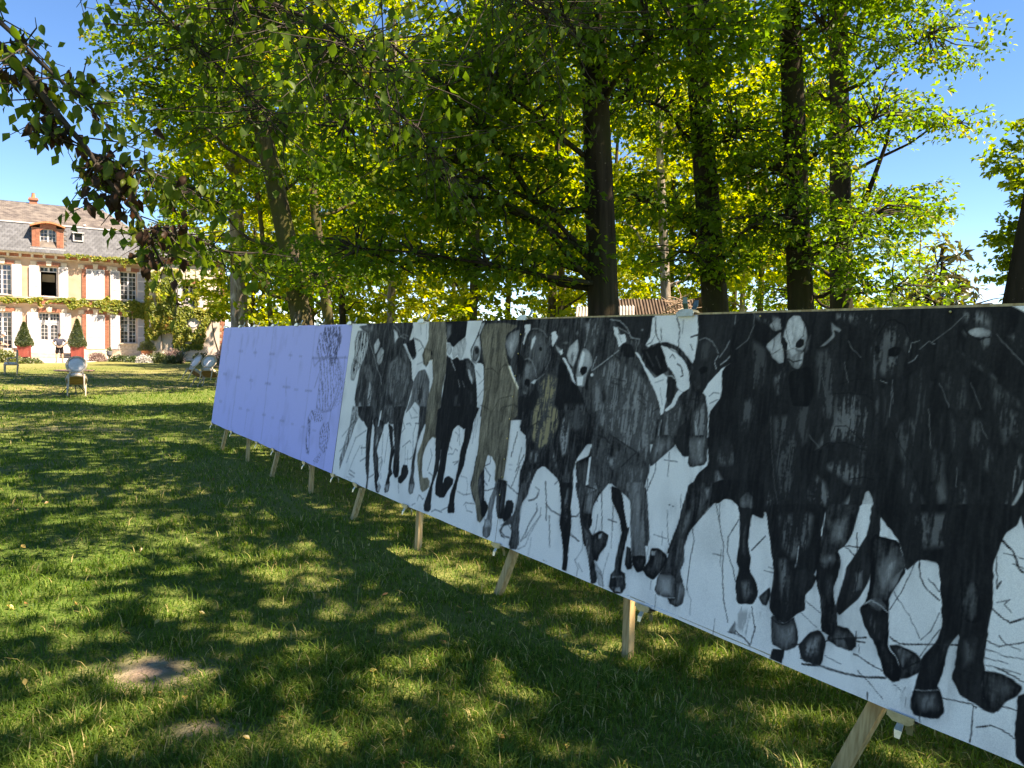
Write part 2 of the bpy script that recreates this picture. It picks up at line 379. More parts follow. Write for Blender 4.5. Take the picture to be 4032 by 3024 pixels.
def leaf_mesh(name, P, D, Nn, size, tone, material, width=.30, shape='leaf', fold=.12, droop=.10):
    V, T, k = leaf_geo(P, D, Nn, size, width, shape, fold, droop)
    return np_mesh(name, V, T, material, {'tone': np.repeat(np.clip(tone, 0, 1), k)})
def rand_unit(n): return unit(RNG.normal(size=(n, 3)))

def lobe_clusters(lobes, n, shell=.55):
    """n cluster centres spread over ellipsoid lobes (cx,cy,cz,rx,ry,rz)"""
    lb = np.array(lobes, float); w = (lb[:, 3] * lb[:, 4] * lb[:, 5]) ** (2 / 3); i = RNG.choice(len(lb), n, p=w / w.sum())
    d = rand_unit(n); r = RNG.random(n) ** (1 / 3) * (1 - shell) + shell * RNG.uniform(.75, 1.05, n)
    r = np.where(RNG.random(n) < .35, RNG.random(n) ** .5, r)
    return lb[i, :3] + d * r[:, None] * lb[i, 3:], i
def spray(C, per, rad, size, flat=.25, tilt=.24, hang=0.0):
    """leaves in flattened sprays round each cluster centre"""
    n = len(C); up = unit(np.array([0, 0, 1.]) + RNG.normal(size=(n, 3)) * tilt)
    a = unit(np.cross(up, rand_unit(n))); b = np.cross(up, a)
    k = np.maximum(3, RNG.poisson(per, n)); ci = np.repeat(np.arange(n), k); m = len(ci)
    th = RNG.uniform(0, 2 * math.pi, m); rr = np.sqrt(RNG.random(m)) * np.repeat(rad * RNG.uniform(.55, 1.25, n), k)
    el = np.repeat(RNG.uniform(.45, 1.0, n), k)
    rad_d = a[ci] * np.cos(th)[:, None] + b[ci] * (np.sin(th) * el)[:, None]
    P = C[ci] + rad_d * rr[:, None] + up[ci] * (RNG.normal(size=m) * flat * rad * .5)[:, None]
    P[:, 2] -= .25 * rr * rr / max(rad, .01) * .8
    D = unit(rad_d + RNG.normal(size=(m, 3)) * .55 + np.array([0, 0, -.25 - hang]))
    Nn = unit(up[ci] + RNG.normal(size=(m, 3)) * (.45 + hang))
    return P, D, Nn, size * RNG.uniform(.5, 1.25, m), ci

def wander(p, q, n, amp, sag=0.0):
    p = np.array(p, float); q = np.array(q, float); t = np.linspace(0, 1, n)[:, None]; L_ = np.linalg.norm(q - p)
    o = np.cumsum(RNG.normal(size=(n, 3)), 0); o = o - o[0] - t * (o[-1] - o[0])
    return p + (q - p) * t + o * amp * L_ / n ** .5 + np.array([0, 0, 1]) * (np.sin(t * math.pi) * sag * L_)

def tree(name, label, base, lean, height, diam, bark, lobes, leafm, leaf, n_cl, per, rad, group=None, limb_r=.13, curve=0.0,
         shape='leaf', tone=(.45, .2), twigs=True, first=.28, flare=.35, sides=14, extra_limbs=(), cat='tree', width=.30, flat=.14, light=0.0, nocrown=(), upper=(), n_up=0, up_leaf=.24):
    b = np.array(base, float); root = empty(name, base, 0, label, cat, group); loc = lambda p: np.asarray(p, float) - b
    hs = np.linspace(0, height, 26)
    cx = lambda h: np.stack([lean[0] * h + curve * np.sin(h * .35) , lean[1] * h + curve * .5 * np.sin(h * .23 + 1), h], -1)
    rd = diam / 2 * (1 - .72 * (hs / height) ** 1.1) * (1 + flare * np.exp(-hs / .35))
    pts = cx(hs); pts[0, 2] = -.15
    MB().tube(pts, list(rd), sides, True, .045).build('trunk', bark, root, True)
    lobes = np.array(lobes, float); tw = MB(); nodes = []
    for i, lb in enumerate(lobes):
        c = loc(lb[:3]); hd = np.hypot(*(c[:2] - cx(max(c[2], .5))[:2])); h0 = max(height * .14, c[2] - hd * RNG.uniform(.35, .75)); h0 = min(h0, height * .92)
        s = cx(h0); r0 = min(diam * limb_r, diam / 2 * (1 - .72 * (h0 / height)) * .8) * min(1, .45 + max(lb[3:]) / 4)
        path = wander(s, c, 8, .10, .06); mb = MB().tube(path, list(np.linspace(r0, r0 * .25, 8)), 7, True, .04)
        mb.build('limb', bark, root, True); nodes.append(path)
    for path, r0 in extra_limbs:
        path = [loc(p) for p in path]; MB().tube(path, list(np.linspace(r0, r0 * .3, len(path))), 8, True, .05).build('limb', bark, root, True); nodes.append(np.array(path))
    keep = [i for i in range(len(lobes)) if i not in nocrown]
    C, li = lobe_clusters(lobes[keep], n_cl); C = C - b
    if twigs:
        allp = np.concatenate([p[2:] for p in nodes])
        for c in C[: min(len(C), 420)]:
            j = np.argmin(((allp - c) ** 2).sum(1)); q = wander(allp[j], c, 5, .12, .05)
            tw.tube(q, list(np.linspace(.014 + .02 * limb_r, .004, 5)), 4, False)
        tag(tw.build('branches', G['twig'] if bark is not G['bark_pale'] else bark, root), kind='stuff')
    P, D, Nn, S, ci = spray(C, per, rad, leaf, flat)
    tn = RNG.normal(tone[0], tone[1], len(P)) + np.repeat(RNG.normal(0, .1, len(C)), np.bincount(ci, minlength=len(C)))
    o = link(bpy.data.objects.new('crown', leaf_mesh('crown', P, D, Nn, S, tn, leafm, width, shape)), root)
    if n_up:  # crown above the view, added to shade the lower sprays and lawn
        for lb in upper: MB().tube(wander(cx(min(height * .85, max(3, lb[2] - b[2] - 2))), loc(lb[:3]), 7, .1, .05), list(np.linspace(diam * .16, diam * .03, 7)), 6).build('limb', bark, root, True)
        C, li = lobe_clusters(upper, n_up, .3); P, D, Nn, S, ci = spray(C - b, 30, .62, up_leaf, flat)
        link(bpy.data.objects.new('upper_crown', leaf_mesh('upper_crown', P, D, Nn, S, RNG.normal(tone[0], tone[1], len(P)), leafm, .36, 'quad')), root)
    return root

def shrub(name, label, base, r, n, leaf, leafm, group=None, cat='shrub', shape='quad', core=True, tone=(.5, .22), width=.3, stems=6):
    root = empty(name, base, RNG.uniform(0, 6), label, cat, group); rx, ry, rz = r
    d = rand_unit(n); d[:, 2] = np.abs(d[:, 2]) * 1.0 - .08
    q = RNG.uniform(.55, 1.05, n)[:, None] * (1 + .25 * (fbm(d[:, 0] * 3 + base[0], d[:, 1] * 3 + d[:, 2] * 2, 3)[:, None] - .5) * 2)
    P = d * q * np.array([rx, ry, rz]); P[:, 2] = np.maximum(P[:, 2], .02)
    D = unit(d + RNG.normal(size=(n, 3)) * .6); Nn = unit(d + RNG.normal(size=(n, 3)) * .5)
    st = MB()
    for i in range(stems):
        a = RNG.uniform(0, 6.28); st.tube([(0, 0, -.05), (math.cos(a) * rx * .3, math.sin(a) * ry * .3, rz * .45), (math.cos(a) * rx * .7, math.sin(a) * ry * .7, rz * .8)], [.015, .012, .005], 5)
    tag(st.build('stems', G['twig'], root), kind='stuff')
    link(bpy.data.objects.new('foliage', leaf_mesh('foliage', P, D, Nn, leaf * RNG.uniform(.7, 1.3, n), RNG.normal(tone[0], tone[1], n), leafm, width, shape)), root)
    return root

# ------------------------------------------------------------------ the house
HZ = math.atan2(.5387, .8425)
house = empty('country_house', (-31.637, 56.747, 0), HZ, 'tan plastered country house with white shutters, brick trim and slate mansard roof', 'house')
HD = (math.cos(HZ), math.sin(HZ)); HN = (math.sin(HZ), -math.cos(HZ))       # along facade, out of facade
def hp(a, out, z): return (-31.637 + HD[0] * a + HN[0] * out, 56.747 + HD[1] * a + HN[1] * out, z)

def facade(mb, x0, x1, z0, z1, y, holes, depth=.28):
    xs = sorted({x0, x1, *[h[0] for h in holes], *[h[1] for h in holes]}); zs = sorted({z0, z1, *[h[2] for h in holes], *[h[3] for h in holes]})
    xs = [v for v in xs if x0 <= v <= x1]; zs = [v for v in zs if z0 <= v <= z1]
    for i in range(len(xs) - 1):
        for j in range(len(zs) - 1):
            cx, cz = (xs[i] + xs[i + 1]) / 2, (zs[j] + zs[j + 1]) / 2
            if any(h[0] < cx < h[1] and h[2] < cz < h[3] for h in holes): continue
            mb.quad((xs[i], y, zs[j]), (xs[i + 1], y, zs[j]), (xs[i + 1], y, zs[j + 1]), (xs[i], y, zs[j + 1]))
    for a, b, c, d in holes:
        mb.quad((a, y, c), (a, y, d), (a, y + depth, d), (a, y + depth, c)); mb.quad((b, y, d), (b, y, c), (b, y + depth, c), (b, y + depth, d))
        mb.quad((a, y, d), (b, y, d), (b, y + depth, d), (a, y + depth, d)); mb.quad((b, y, c), (a, y, c), (a, y + depth, c), (b, y + depth, c))

WIN = [(-5.53, -4.42, 4.44, 6.55), (-2.73, -1.62, 4.42, 6.55), (.19, 1.36, 4.40, 6.52), (2.42, 3.53, 4.44, 6.53),
       (-5.53, -4.42, .55, 3.21), (-2.83, -1.50, .37, 3.24), (.19, 1.36, .74, 3.21), (2.42, 3.53, 1.17, 3.21)]
mw = MB(); facade(mw, -10, 4.32, 0, 7.14, 0, WIN)
mw.quad((4.32, 0, 0), (4.32, 9, 0), (4.32, 9, 7.14), (4.32, 0, 7.14)); mw.quad((-10, 9, 0), (-10, 0, 0), (-10, 0, 7.14), (-10, 9, 7.14)); mw.quad((4.32, 9, 0), (-10, 9, 0), (-10, 9, 7.14), (4.32, 9, 7.14))
mw.build('wall', G['plaster'], house)
rm = MB()
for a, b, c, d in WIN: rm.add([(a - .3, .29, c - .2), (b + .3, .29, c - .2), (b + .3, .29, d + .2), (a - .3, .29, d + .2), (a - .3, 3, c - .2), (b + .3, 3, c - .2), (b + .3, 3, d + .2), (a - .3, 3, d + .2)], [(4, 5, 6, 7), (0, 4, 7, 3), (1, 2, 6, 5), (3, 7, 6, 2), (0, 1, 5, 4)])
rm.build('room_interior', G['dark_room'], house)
MB().box(-2.55, -1.75, 1.6, 1.64, 5.55, 6.1).build('lit_back_wall', G['trim'], house)  # pale panel in the dark room imitates a lit patch of wall
# stone plinth blocks
pb = MB().box(-.5, .5, -.06, .14, 0, 1); pbm = pb.mesh('stone', G['stone'])
x = -6.0
for row, (z0, z1) in enumerate(((.02, .34), (.345, .68))):
    x = -6.0 + .4 * row
    while x < 4.2:
        w = RNG.uniform(.75, 1.35); e_ = min(x + w, 4.30)
        if not (x < -1.2 and e_ > -3.2): inst('stone', pbm, house, ((x + e_) / 2, 0, z0), scale=(e_ - x - .012, RNG.uniform(.9, 1.1), z1 - z0))
        x = e_
for x0, x1 in ((2.30, 2.72), (2.73, 3.22), (3.23, 3.62)): inst('stone', pbm, house, ((x0 + x1) / 2, .02, .69), scale=(x1 - x0 - .01, 1, .44))
# cornice, frieze, string course, sills
cn = MB(); cn.box(-10, 4.6, -.42, .1, 7.42, 7.50); cn.box(-10, 4.52, -.34, .1, 7.36, 7.418); cn.box(-10, 4.36, -.05, .1, 7.08, 7.135)
cn.build('cornice', G['trim'], house)
MB().box(-10, 4.33, -.012, .15, 7.137, 7.358).build('frieze_mortar', G['brick_wall'], house)
mdm = MB().box(-.08, .08, -.26, 0, 7.137, 7.358).mesh('modillion', G['trim'])
for k in range(21): inst('modillion', mdm, house, (-10 + .36 + .72 * k - .02, -.013, 0))
st = MB(); st.box(-10, 4.30, -.16, .0 - .001, 4.25, 4.33); st.box(-10, 4.30, -.06, -.001, 3.82, 3.88)
st.build('string_course', G['trim'], house)
MB().box(-10, 4.30, -.045, -.002, 3.885, 4.245).build('brick_band', G['brick_wall'], house)
# bricks: the ones nearest and largest as single pieces, the rest joined
bricks = []
def brick(x, z, w, h, y=-.03, t=.1, rot=0.0): bricks.append((x, y, z, w, t, h, rot))
for x0, x1 in ((-.09, .165), (1.385, 1.65)):                   # pilaster strips beside closed shutters
    for z0, z1 in ((.72, 3.22), (4.36, 6.54)):
        n_ = int((z1 - z0) / .081); hh = (z1 - z0) / n_
        for k in range(n_):
            zc = z0 + hh * (k + .5); wd = x1 - x0
            if k % 2: brick((x0 + x1) / 2, zc, wd - .004, hh - .014)
            else:
                brick(x0 + wd * .25, zc, wd * .5 - .012, hh - .014); brick(x0 + wd * .75, zc, wd * .5 - .012, hh - .014)
LINT = [(-4.97, 6.58), (-2.17, 6.62), (.78, 6.59), (2.98, 6.56), (-4.97, 3.26), (-2.17, 3.30), (.78, 3.28), (2.98, 3.26)]
for cx, z in LINT:
    for sd in (-1, 1):
        for k in range(7):
            xx = cx + sd * (.19 + .078 * k); brick(xx, z + .15 - .010 * k * .6, .062, .26, -.025, .1, sd * (.05 + .03 * k))
for k in range(20):                                            # frieze bricks
    for r_ in range(3):
        for q in range(2): brick(-10 + .72 * k + .16 + .26 + (q - .5) * .265 + .3, 7.175 + .073 * r_, .25, .058, -.03, .06)
for k in range(44):
    for r_ in range(4): brick(-5.4 + .22 * k + .11 * (r_ % 2), 3.93 + .088 * r_, .205, .072, -.06, .06)
bm0 = MB().box(-.5, .5, -.5, .5, -.5, .5).mesh('brick', G['brick'])
mortar = MB()
for x0, x1 in ((-.095, .17), (1.38, 1.655)):
    for z0, z1 in ((.70, 3.24), (4.34, 6.56)): mortar.box(x0, x1, -.045, -.001, z0, z1)
mortar.build('pilaster_mortar', G['brick_wall'], house)
vis = [b for b in bricks if b[0] > -5.4]; singles = vis[:300]; rest = MB()
for x, y, z, w, t, h, r_ in singles: inst('brick', bm0, house, (x, y, z), (0, r_, 0), (w, t, h))
for x, y, z, w, t, h, r_ in vis[300:] + [b for b in bricks if b[0] <= -5.4]: rest.box(x - w / 2, x + w / 2, y - t / 2, y + t / 2, z - h / 2, z + h / 2)
tag(rest.build('bricks', G['brick'], house), kind='stuff')
lt = MB()
for cx, z in LINT:
    lt.prism([(cx - .14, z), (cx + .14, z), (cx + .19, z + .36), (cx - .19, z + .36)], -.11, -.001)
    for sd in (-1, 1):
        a, b = sorted((cx + sd * .77, cx + sd * 1.12)); lt.box(a, b, -.05, -.001, z - .03, z + .26)
lt.build('lintel_stones', G['trim'], house)
for a, b, c, d in WIN[:4] + WIN[7:]: MB().box(a - .08, b + .08, -.20, .2, c - .075, c - .004).build('sill', G['trim'], house)

# casement windows: frame > panes
def casement(parent, x0, x1, z0, z1, y, cols=4, rows=6, transom=None, name='window'):
    fr = MB(); w = .055; mid = (x0 + x1) / 2
    fr.box(x0, x0 + w, y, y + .07, z0, z1); fr.box(x1 - w, x1, y, y + .07, z0, z1); fr.box(x0 + w, x1 - w, y, y + .07, z0, z0 + w); fr.box(x0 + w, x1 - w, y, y + .07, z1 - w, z1)
    fr.box(mid - .06, mid + .06, y - .015, y + .06, z0 + w, z1 - w)
    if transom: fr.box(x0 + w, x1 - w, y - .01, y + .058, transom - .035, transom + .035)
    px = []; halves = ((x0 + w, mid - .06), (mid + .06, x1 - w)); zz0, zz1 = z0 + w, z1 - w; dz = (zz1 - zz0) / rows
    for a, b in halves:
        c = cols // 2; dx = (b - a) / c
        for i in range(1, c): fr.box(a + dx * i - .012, a + dx * i + .012, y + .01, y + .05, zz0, zz1)
        for j in range(1, rows): fr.box(a, b, y + .012, y + .048, zz0 + dz * j - .012, zz0 + dz * j + .012)
        px += [(a + dx * (i + .5), zz0 + dz * (j + .5), dx, dz) for i in range(c) for j in range(rows)]
    o = fr.build(name, G['white_paint'], parent)
    for i, (cx, cz, dx, dz_) in enumerate(px): inst('pane', PANE, o, (cx, y + .03, cz), (RNG.normal(0, .012), 0, RNG.normal(0, .012)), (dx - .01, 1, dz_ - .01))
    return o
PANE = MB().box(-.5, .5, -.003, .003, -.5, .5).mesh('pane', G['glass'])
casement(house, -5.53, -4.42, 4.44, 6.55, .16, transom=6.15); casement(house, 2.42, 3.53, 4.44, 6.53, .16, transom=6.14)
casement(house, -5.53, -4.42, .55, 3.21, .16, rows=8, transom=2.85); casement(house, 2.42, 3.53, 1.17, 3.21, .16, rows=7)
casement(house, -2.73, -1.62, 6.18, 6.55, .16, 4, 1)                       # fanlight over the open window
ow = MB(); ow.box(-2.73, -2.67, .16, .23, 4.42, 6.18); ow.box(-1.68, -1.62, .16, .23, 4.42, 6.18); ow.box(-2.67, -1.68, .16, .23, 4.42, 4.47)
ow.box(-2.70, -2.66, .25, .72, 4.47, 6.16); ow.box(-1.69, -1.65, .25, .72, 4.47, 6.16); ow.build('open_casement', G['white_paint'], house)

# front door with fanlight
casement(house, -2.83, -1.50, 2.66, 3.24, .14, 6, 2)
dr = MB(); dr.box(-2.83, -1.50, .13, .22, 2.52, 2.655); dr.box(-2.83, -2.76, .13, .22, .37, 2.52); dr.box(-1.57, -1.50, .13, .22, .37, 2.52); dr.build('door_frame', G['white_paint'], house)
for s, (a, b) in ((-1, (-2.755, -2.17)), (1, (-2.16, -1.575))):
    dm = MB(); dm.box(a, a + .09, .15, .2, .38, 2.51); dm.box(b - .09, b, .15, .2, .38, 2.51); dm.box(a + .09, b - .09, .15, .2, .38, 1.34)
    dm.box(a + .13, b - .13, .135, .149, .5, 1.2); dm.prism([(a + .09, 2.3), (a + .16, 2.38), ((a + b) / 2, 2.42), (b - .16, 2.38), (b - .09, 2.3), (b - .09, 2.51), (a + .09, 2.51)], .15, .2)
    for j in range(1, 4): dm.box(a + .09, b - .09, .16, .19, 1.34 + .255 * j - .012, 1.34 + .255 * j + .012)
    dm.box((a + b) / 2 - .012, (a + b) / 2 + .012, .162, .188, 1.34, 2.4)
    d_ = dm.build('door', G['white_paint'], house)
    for i in range(2):
        for j in range(4): inst('pane', PANE, d_, (a + .09 + (b - a - .18) * (.25 + .5 * i), .175, 1.34 + .255 * (j + .5)), scale=((b - a - .18) / 2 - .02, 1, .235))
    MB().tube([(-2.165 + s * .06, .13, 1.42), (-2.165 + s * .06, .09, 1.42), (-2.165 + s * .14, .09, 1.42)], .012, 6).build('handle', G['iron'], d_)
for i, (zz, yy) in enumerate(((.35, .75), (.20, 1.1))): MB().box(-3.9, -.45, -yy, .12 - .002 * i, max(0, zz - .16), zz).build('step', G['stone'], house)

# shutters: frame > slats
SLAT = {}
n_slat = [0]
def shutter(parent, x0, x1, z0, z1, y, ang=0.0, single=False, hinge=0):
    w = x1 - x0; h = z1 - z0; f = MB(); s = .06
    f.box(0, s, -.04, 0, 0, h); f.box(w - s, w, -.04, 0, 0, h)
    rails = [0, h * .34, h * .67, h - .09]
    for r_ in rails: f.box(s, w - s, -.039, -.001, r_, r_ + .09)
    for zz in (h * .18, h * .82): f.bar((w / 2, -.044, zz), (w / 2 + .001, -.044, zz + .02), .05, .01) if False else None
    pv = x0 if hinge == 0 else x1
    o = f.build('shutter', G['white_paint'], parent); o.location = (x0, y, z0); o.rotation_euler = (0, 0, ang)
    key = round(w, 2)
    if key not in SLAT:
        b = MB(); b.add([(s, -.034, -.022), (w - s, -.034, -.022), (w - s, -.006, .022), (s, -.006, .022), (s, -.028, -.026), (w - s, -.028, -.026), (w - s, 0, .018), (s, 0, .018)],
                        [(0, 1, 2, 3), (7, 6, 5, 4), (0, 4, 5, 1), (2, 6, 7, 3), (0, 3, 7, 4), (1, 5, 6, 2)]); SLAT[key] = b.mesh('slat', G['white_paint'])
    zs = []
    for i in range(3):
        a, b = rails[i] + .09, rails[i + 1]; n_ = int((b - a) / .056)
        zs += [a + (b - a) * (k + .5) / n_ for k in range(n_)]
    if n_slat[0] + len(zs) <= 300:
        n_slat[0] += len(zs)
        for zz in zs: inst('slat', SLAT[key], o, (0, 0, zz))
    else:
        lm = MB(); me = SLAT[key]; V = [v.co.copy() for v in me.vertices]; Fc = [tuple(p.vertices) for p in me.polygons]
        for zz in zs: lm.add([(v.x, v.y, v.z + zz) for v in V], Fc)
        tag(lm.build('slats', G['white_paint'], o), kind='stuff')
    return o
for z0, z1 in ((.70, 3.25), (4.35, 6.56)):                     # closed pairs first
    shutter(house, .175, .772, z0, z1, -.05); shutter(house, .778, 1.375, z0, z1, -.05)
for a, b, z0, z1 in ((1.76, 2.38, .70, 3.24), (-3.50, -2.85, .38, 3.26), (-1.48, -.80, .38, 3.26), (3.58, 4.20, .70, 3.24), (-4.40, -3.81, .70, 3.25),
                     (1.76, 2.38, 4.35, 6.55), (3.57, 4.20, 4.35, 6.55), (-3.37, -2.76, 4.37, 6.58), (-1.57, -.97, 4.37, 6.57), (-4.40, -3.82, 4.37, 6.57), (-6.12, -5.55, 4.37, 6.57), (-6.12, -5.55, .70, 3.25)):
    shutter(house, a, b, z0, z1, -.075 + RNG.uniform(-.02, 0), RNG.uniform(-.025, .025))
for z0, z1 in ((.70, 3.25), (4.35, 6.56)): shutter(house, -8.35, -7.752, z0, z1, -.05); shutter(house, -7.748, -7.15, z0, z1, -.05)
# wall lamp over the door
wlamp = MB(); wlamp.tube([(-2.17, -.02, 3.62), (-2.17, -.25, 3.68), (-2.17, -.3, 3.6)], .015, 6); wlamp.lathe([(.05, 0), (.09, .05), (.08, .2), (.03, .25)], 8, (-2.17, -.3, 3.36)); wlamp.build('wall_lamp', G['lead'], house)

# mansard roof
E0, B0, RG = (-.45, 7.502), (.75, 9.62), (5.0, 11.60)          # eave, break, ridge (y, z)
rf = MB(); x0, x1 = -10.2, 4.75
rf.add([(x0, E0[0], E0[1]), (x1, E0[0], E0[1]), (x1 - 1.0, B0[0], B0[1]), (x0, B0[0], B0[1])], [(0, 1, 2, 3)])
rf.add([(x1, E0[0], E0[1]), (x1, 9.6, E0[1]), (x1 - 1.0, 8.6, B0[1]), (x1 - 1.0, B0[0], B0[1])], [(0, 1, 2, 3)])
rf.add([(x0, B0[0] - .05, B0[1] + .03), (x1 - 1.0, B0[0] - .05, B0[1] + .03), (x1 - 3.0, RG[0], RG[1]), (x0, RG[0], RG[1])], [(0, 1, 2, 3)])
rf.add([(x1 - 1.0, B0[0] - .05, B0[1] + .03), (x1 - 1.0, 9.2, B0[1] + .03), (x1 - 3.0, RG[0], RG[1])], [(0, 1, 2)])
rf.add([(x0, RG[0], RG[1]), (x1 - 3, RG[0], RG[1]), (x1 - 1, 9.3, B0[1]), (x0, 9.3, B0[1])], [(0, 1, 2, 3)])
rf.add([(x0, 9.3, B0[1]), (x1 - 1, 9.3, B0[1]), (x1, 9.7, E0[1]), (x0, 9.7, E0[1])], [(0, 1, 2, 3)])
roof = rf.build('roof', G['roof_tile'], house)
rl = MB(); rl.bar((x0, B0[0] - .07, B0[1] + .02), (x1 - 1.0, B0[0] - .07, B0[1] + .02), .10, .09); rl.build('roof_flashing', G['lead'], roof)
rr = MB(); rr.bar((x0, RG[0], RG[1] + .03), (x1 - 3.0, RG[0], RG[1] + .03), .22, .12); rr.build('ridge', G['slate'], roof)
sl_l = math.hypot(B0[0] - E0[0], B0[1] - E0[1]); sa = math.atan2(B0[1] - E0[1], B0[0] - E0[0]); rows = 12; ex = sl_l / rows; sw = .30
slm = MB().box(-.5 * sw + .005, .5 * sw - .005, -.012, .004, -.01, ex + .05).mesh('slate', G['slate'])
slates = []
for r_ in range(rows):
    for k in range(50):
        xx = -10.05 + sw * k + (sw / 2 if r_ % 2 else 0); t = r_ / rows
        yy = E0[0] + (B0[0] - E0[0]) * t; zz = E0[1] + (B0[1] - E0[1]) * t
        if xx > 4.6 - 1.0 * t or (-3.3 < xx < -1.1 and zz > 7.75): continue
        slates.append((xx, yy - .025, zz))
slates.sort(key=lambda s: (s[0] < -5.2, s[0])); rest = MB()
for i, (xx, yy, zz) in enumerate(slates):
    rt = (-(math.pi / 2 - sa) + .02 + RNG.normal(0, .006), 0, RNG.normal(0, .004))
    if i < 300: inst('slate', slm, roof, (xx, yy, zz), rt)
    else:
        Mx = Matrix.Translation((xx, yy, zz)) @ Matrix.Rotation(rt[0], 4, 'X'); rest.add([Mx @ v.co for v in slm.vertices], [tuple(p.vertices) for p in slm.polygons])
tag(rest.build('slates', G['slate'], roof), kind='stuff')
up = MB(); us = math.hypot(RG[0] - B0[0], RG[1] - B0[1]); ua = math.atan2(RG[1] - B0[1], RG[0] - B0[0]); ru = 22; sx_ = .26
for r_ in range(ru):
    t = r_ / ru; yy = B0[0] + (RG[0] - B0[0]) * t - .05; zz = B0[1] + (RG[1] - B0[1]) * t + .06
    for k in range(56):
        xx = -10.1 + sx_ * k + (.13 if r_ % 2 else 0)
        if xx > 3.6 - 2 * t: continue
        Mx = Matrix.Translation((xx, yy, zz)) @ Matrix.Rotation(ua - .05 + RNG.normal(0, .012), 4, 'X'); l = us / ru + .03
        up.add([Mx @ Vector(p) for p in ((-.125, 0, -.012), (.125, 0, -.012), (.125, l, -.012), (-.125, l, -.012), (-.125, 0, .006), (.125, 0, .006), (.125, l, .006), (-.125, l, .006))], [(4, 5, 6, 7), (0, 1, 5, 4), (1, 2, 6, 5), (0, 4, 7, 3)])
tag(up.build('roof_tiles', G['roof_tile'], roof), kind='stuff')
# chimney with a clay pot
ch = MB(); ch.box(-3.27, -2.75, 4.8, 5.3, 11.3, 11.95); ch.box(-3.34, -2.68, 4.72, 5.38, 11.9, 12.0); ch.box(-3.3, -2.72, 4.77, 5.33, 12.003, 12.08)
c_ = ch.build('chimney', G['brick'], house); MB().lathe([(.17, 0), (.14, .05), (.11, .33), (.125, .37)], 12, (-3.01, 5.05, 12.082)).build('chimney_pot', G['terracotta'], c_)
# roof light and vent
sk = MB(); sk.box(-.64, .02, -.02, .5, 8.52, 8.6); sk.box(-.64, -.56, -.02, .5, 8.6, 9.12); sk.box(-.06, .02, -.02, .5, 8.6, 9.12); sk.box(-.70, .08, -.1, .6, 9.12, 9.18)
s_ = sk.build('roof_light', G['lead'], roof); MB().box(-.56, -.06, .03, .05, 8.6, 9.12).build('pane', G['glass'], s_)
MB().lathe([(.1, 0), (.1, .05), (.02, .12)], 10, (.15, .75, 9.78)).build('roof_vent', G['lead'], roof)
# dormer
dm = empty('dormer', (0, 0, 0)); dm.parent = house
d = MB(); d.box(-3.2, -2.70, -.20, .25, 7.8, 9.28); d.box(-1.69, -1.24, -.20, .25, 7.8, 9.28); d.build('pier', G['brick_wall'], dm)
arc = [(x_, 9.33 + .28 * math.cos((x_ + 2.2) / 1.02 * math.pi / 2) ** 1.2 if abs(x_ + 2.2) < 1.0 else 9.33) for x_ in np.linspace(-3.2, -1.24, 15)]
op = [(x_, 9.02 + .24 * math.cos((x_ + 2.195) / .52 * math.pi / 2) ** .8 if abs(x_ + 2.195) < .505 else 9.02) for x_ in np.linspace(-2.70, -1.69, 11)]
a_ = MB()
for i in range(10):
    (xa, za), (xb, zb) = op[i], op[i + 1]; top = lambda q: np.interp(q, [p[0] for p in arc], [p[1] for p in arc])
    a_.add([(xa, -.22, za), (xb, -.22, zb), (xb, -.22, top(xb)), (xa, -.22, top(xa)), (xa, .2, za), (xb, .2, zb), (xb, .2, top(xb)), (xa, .2, top(xa))], [(0, 1, 2, 3), (0, 4, 5, 1), (3, 2, 6, 7)])
a_.build('arch', G['brick'], dm)
for k in range(17):
    for sd, (xa, xb) in ((0, (-3.19, -2.71)), (1, (-1.68, -1.25))):
        hw = (xb - xa) / 2
        for q in range(2): inst('brick', bm0, dm, (xa + hw * (q + .5) + (.06 if k % 2 else -.06) * (1 if q == 0 else -1) * 0, -.21, 7.9 + .082 * k), scale=(hw - .012, .05, .068))
tr = MB()
for i in range(14):
    (xa, za), (xb, zb) = arc[i], arc[i + 1]; xa = -2.22 + (xa + 2.22) * 1.1; xb = -2.22 + (xb + 2.22) * 1.1
    tr.add([(xa, -.42, za), (xb, -.42, zb), (xb, -.42, zb + .12), (xa, -.42, za + .12), (xa, 1.2, za), (xb, 1.2, zb), (xb, 1.2, zb + .12), (xa, 1.2, za + .12)], [(0, 1, 2, 3), (3, 2, 6, 7), (0, 4, 5, 1)] + ([(0, 3, 7, 4)] if i == 0 else []) + ([(1, 5, 6, 2)] if i == 13 else []))
tr.build('cornice', G['terracotta'], dm)
ck = MB(); ck.box(-3.2, -3.1, .25, 1.2, 7.8, 9.3); ck.box(-1.34, -1.24, .25, 1.2, 7.8, 9.3); ck.build('cheek', G['slate'], dm)
MB().box(-3.3, -1.14, -.34, .2, 7.66, 7.80).build('apron', G['lead'], dm)
casement(dm, -2.70, -1.69, 7.86, 9.22, .02, 4, 5)

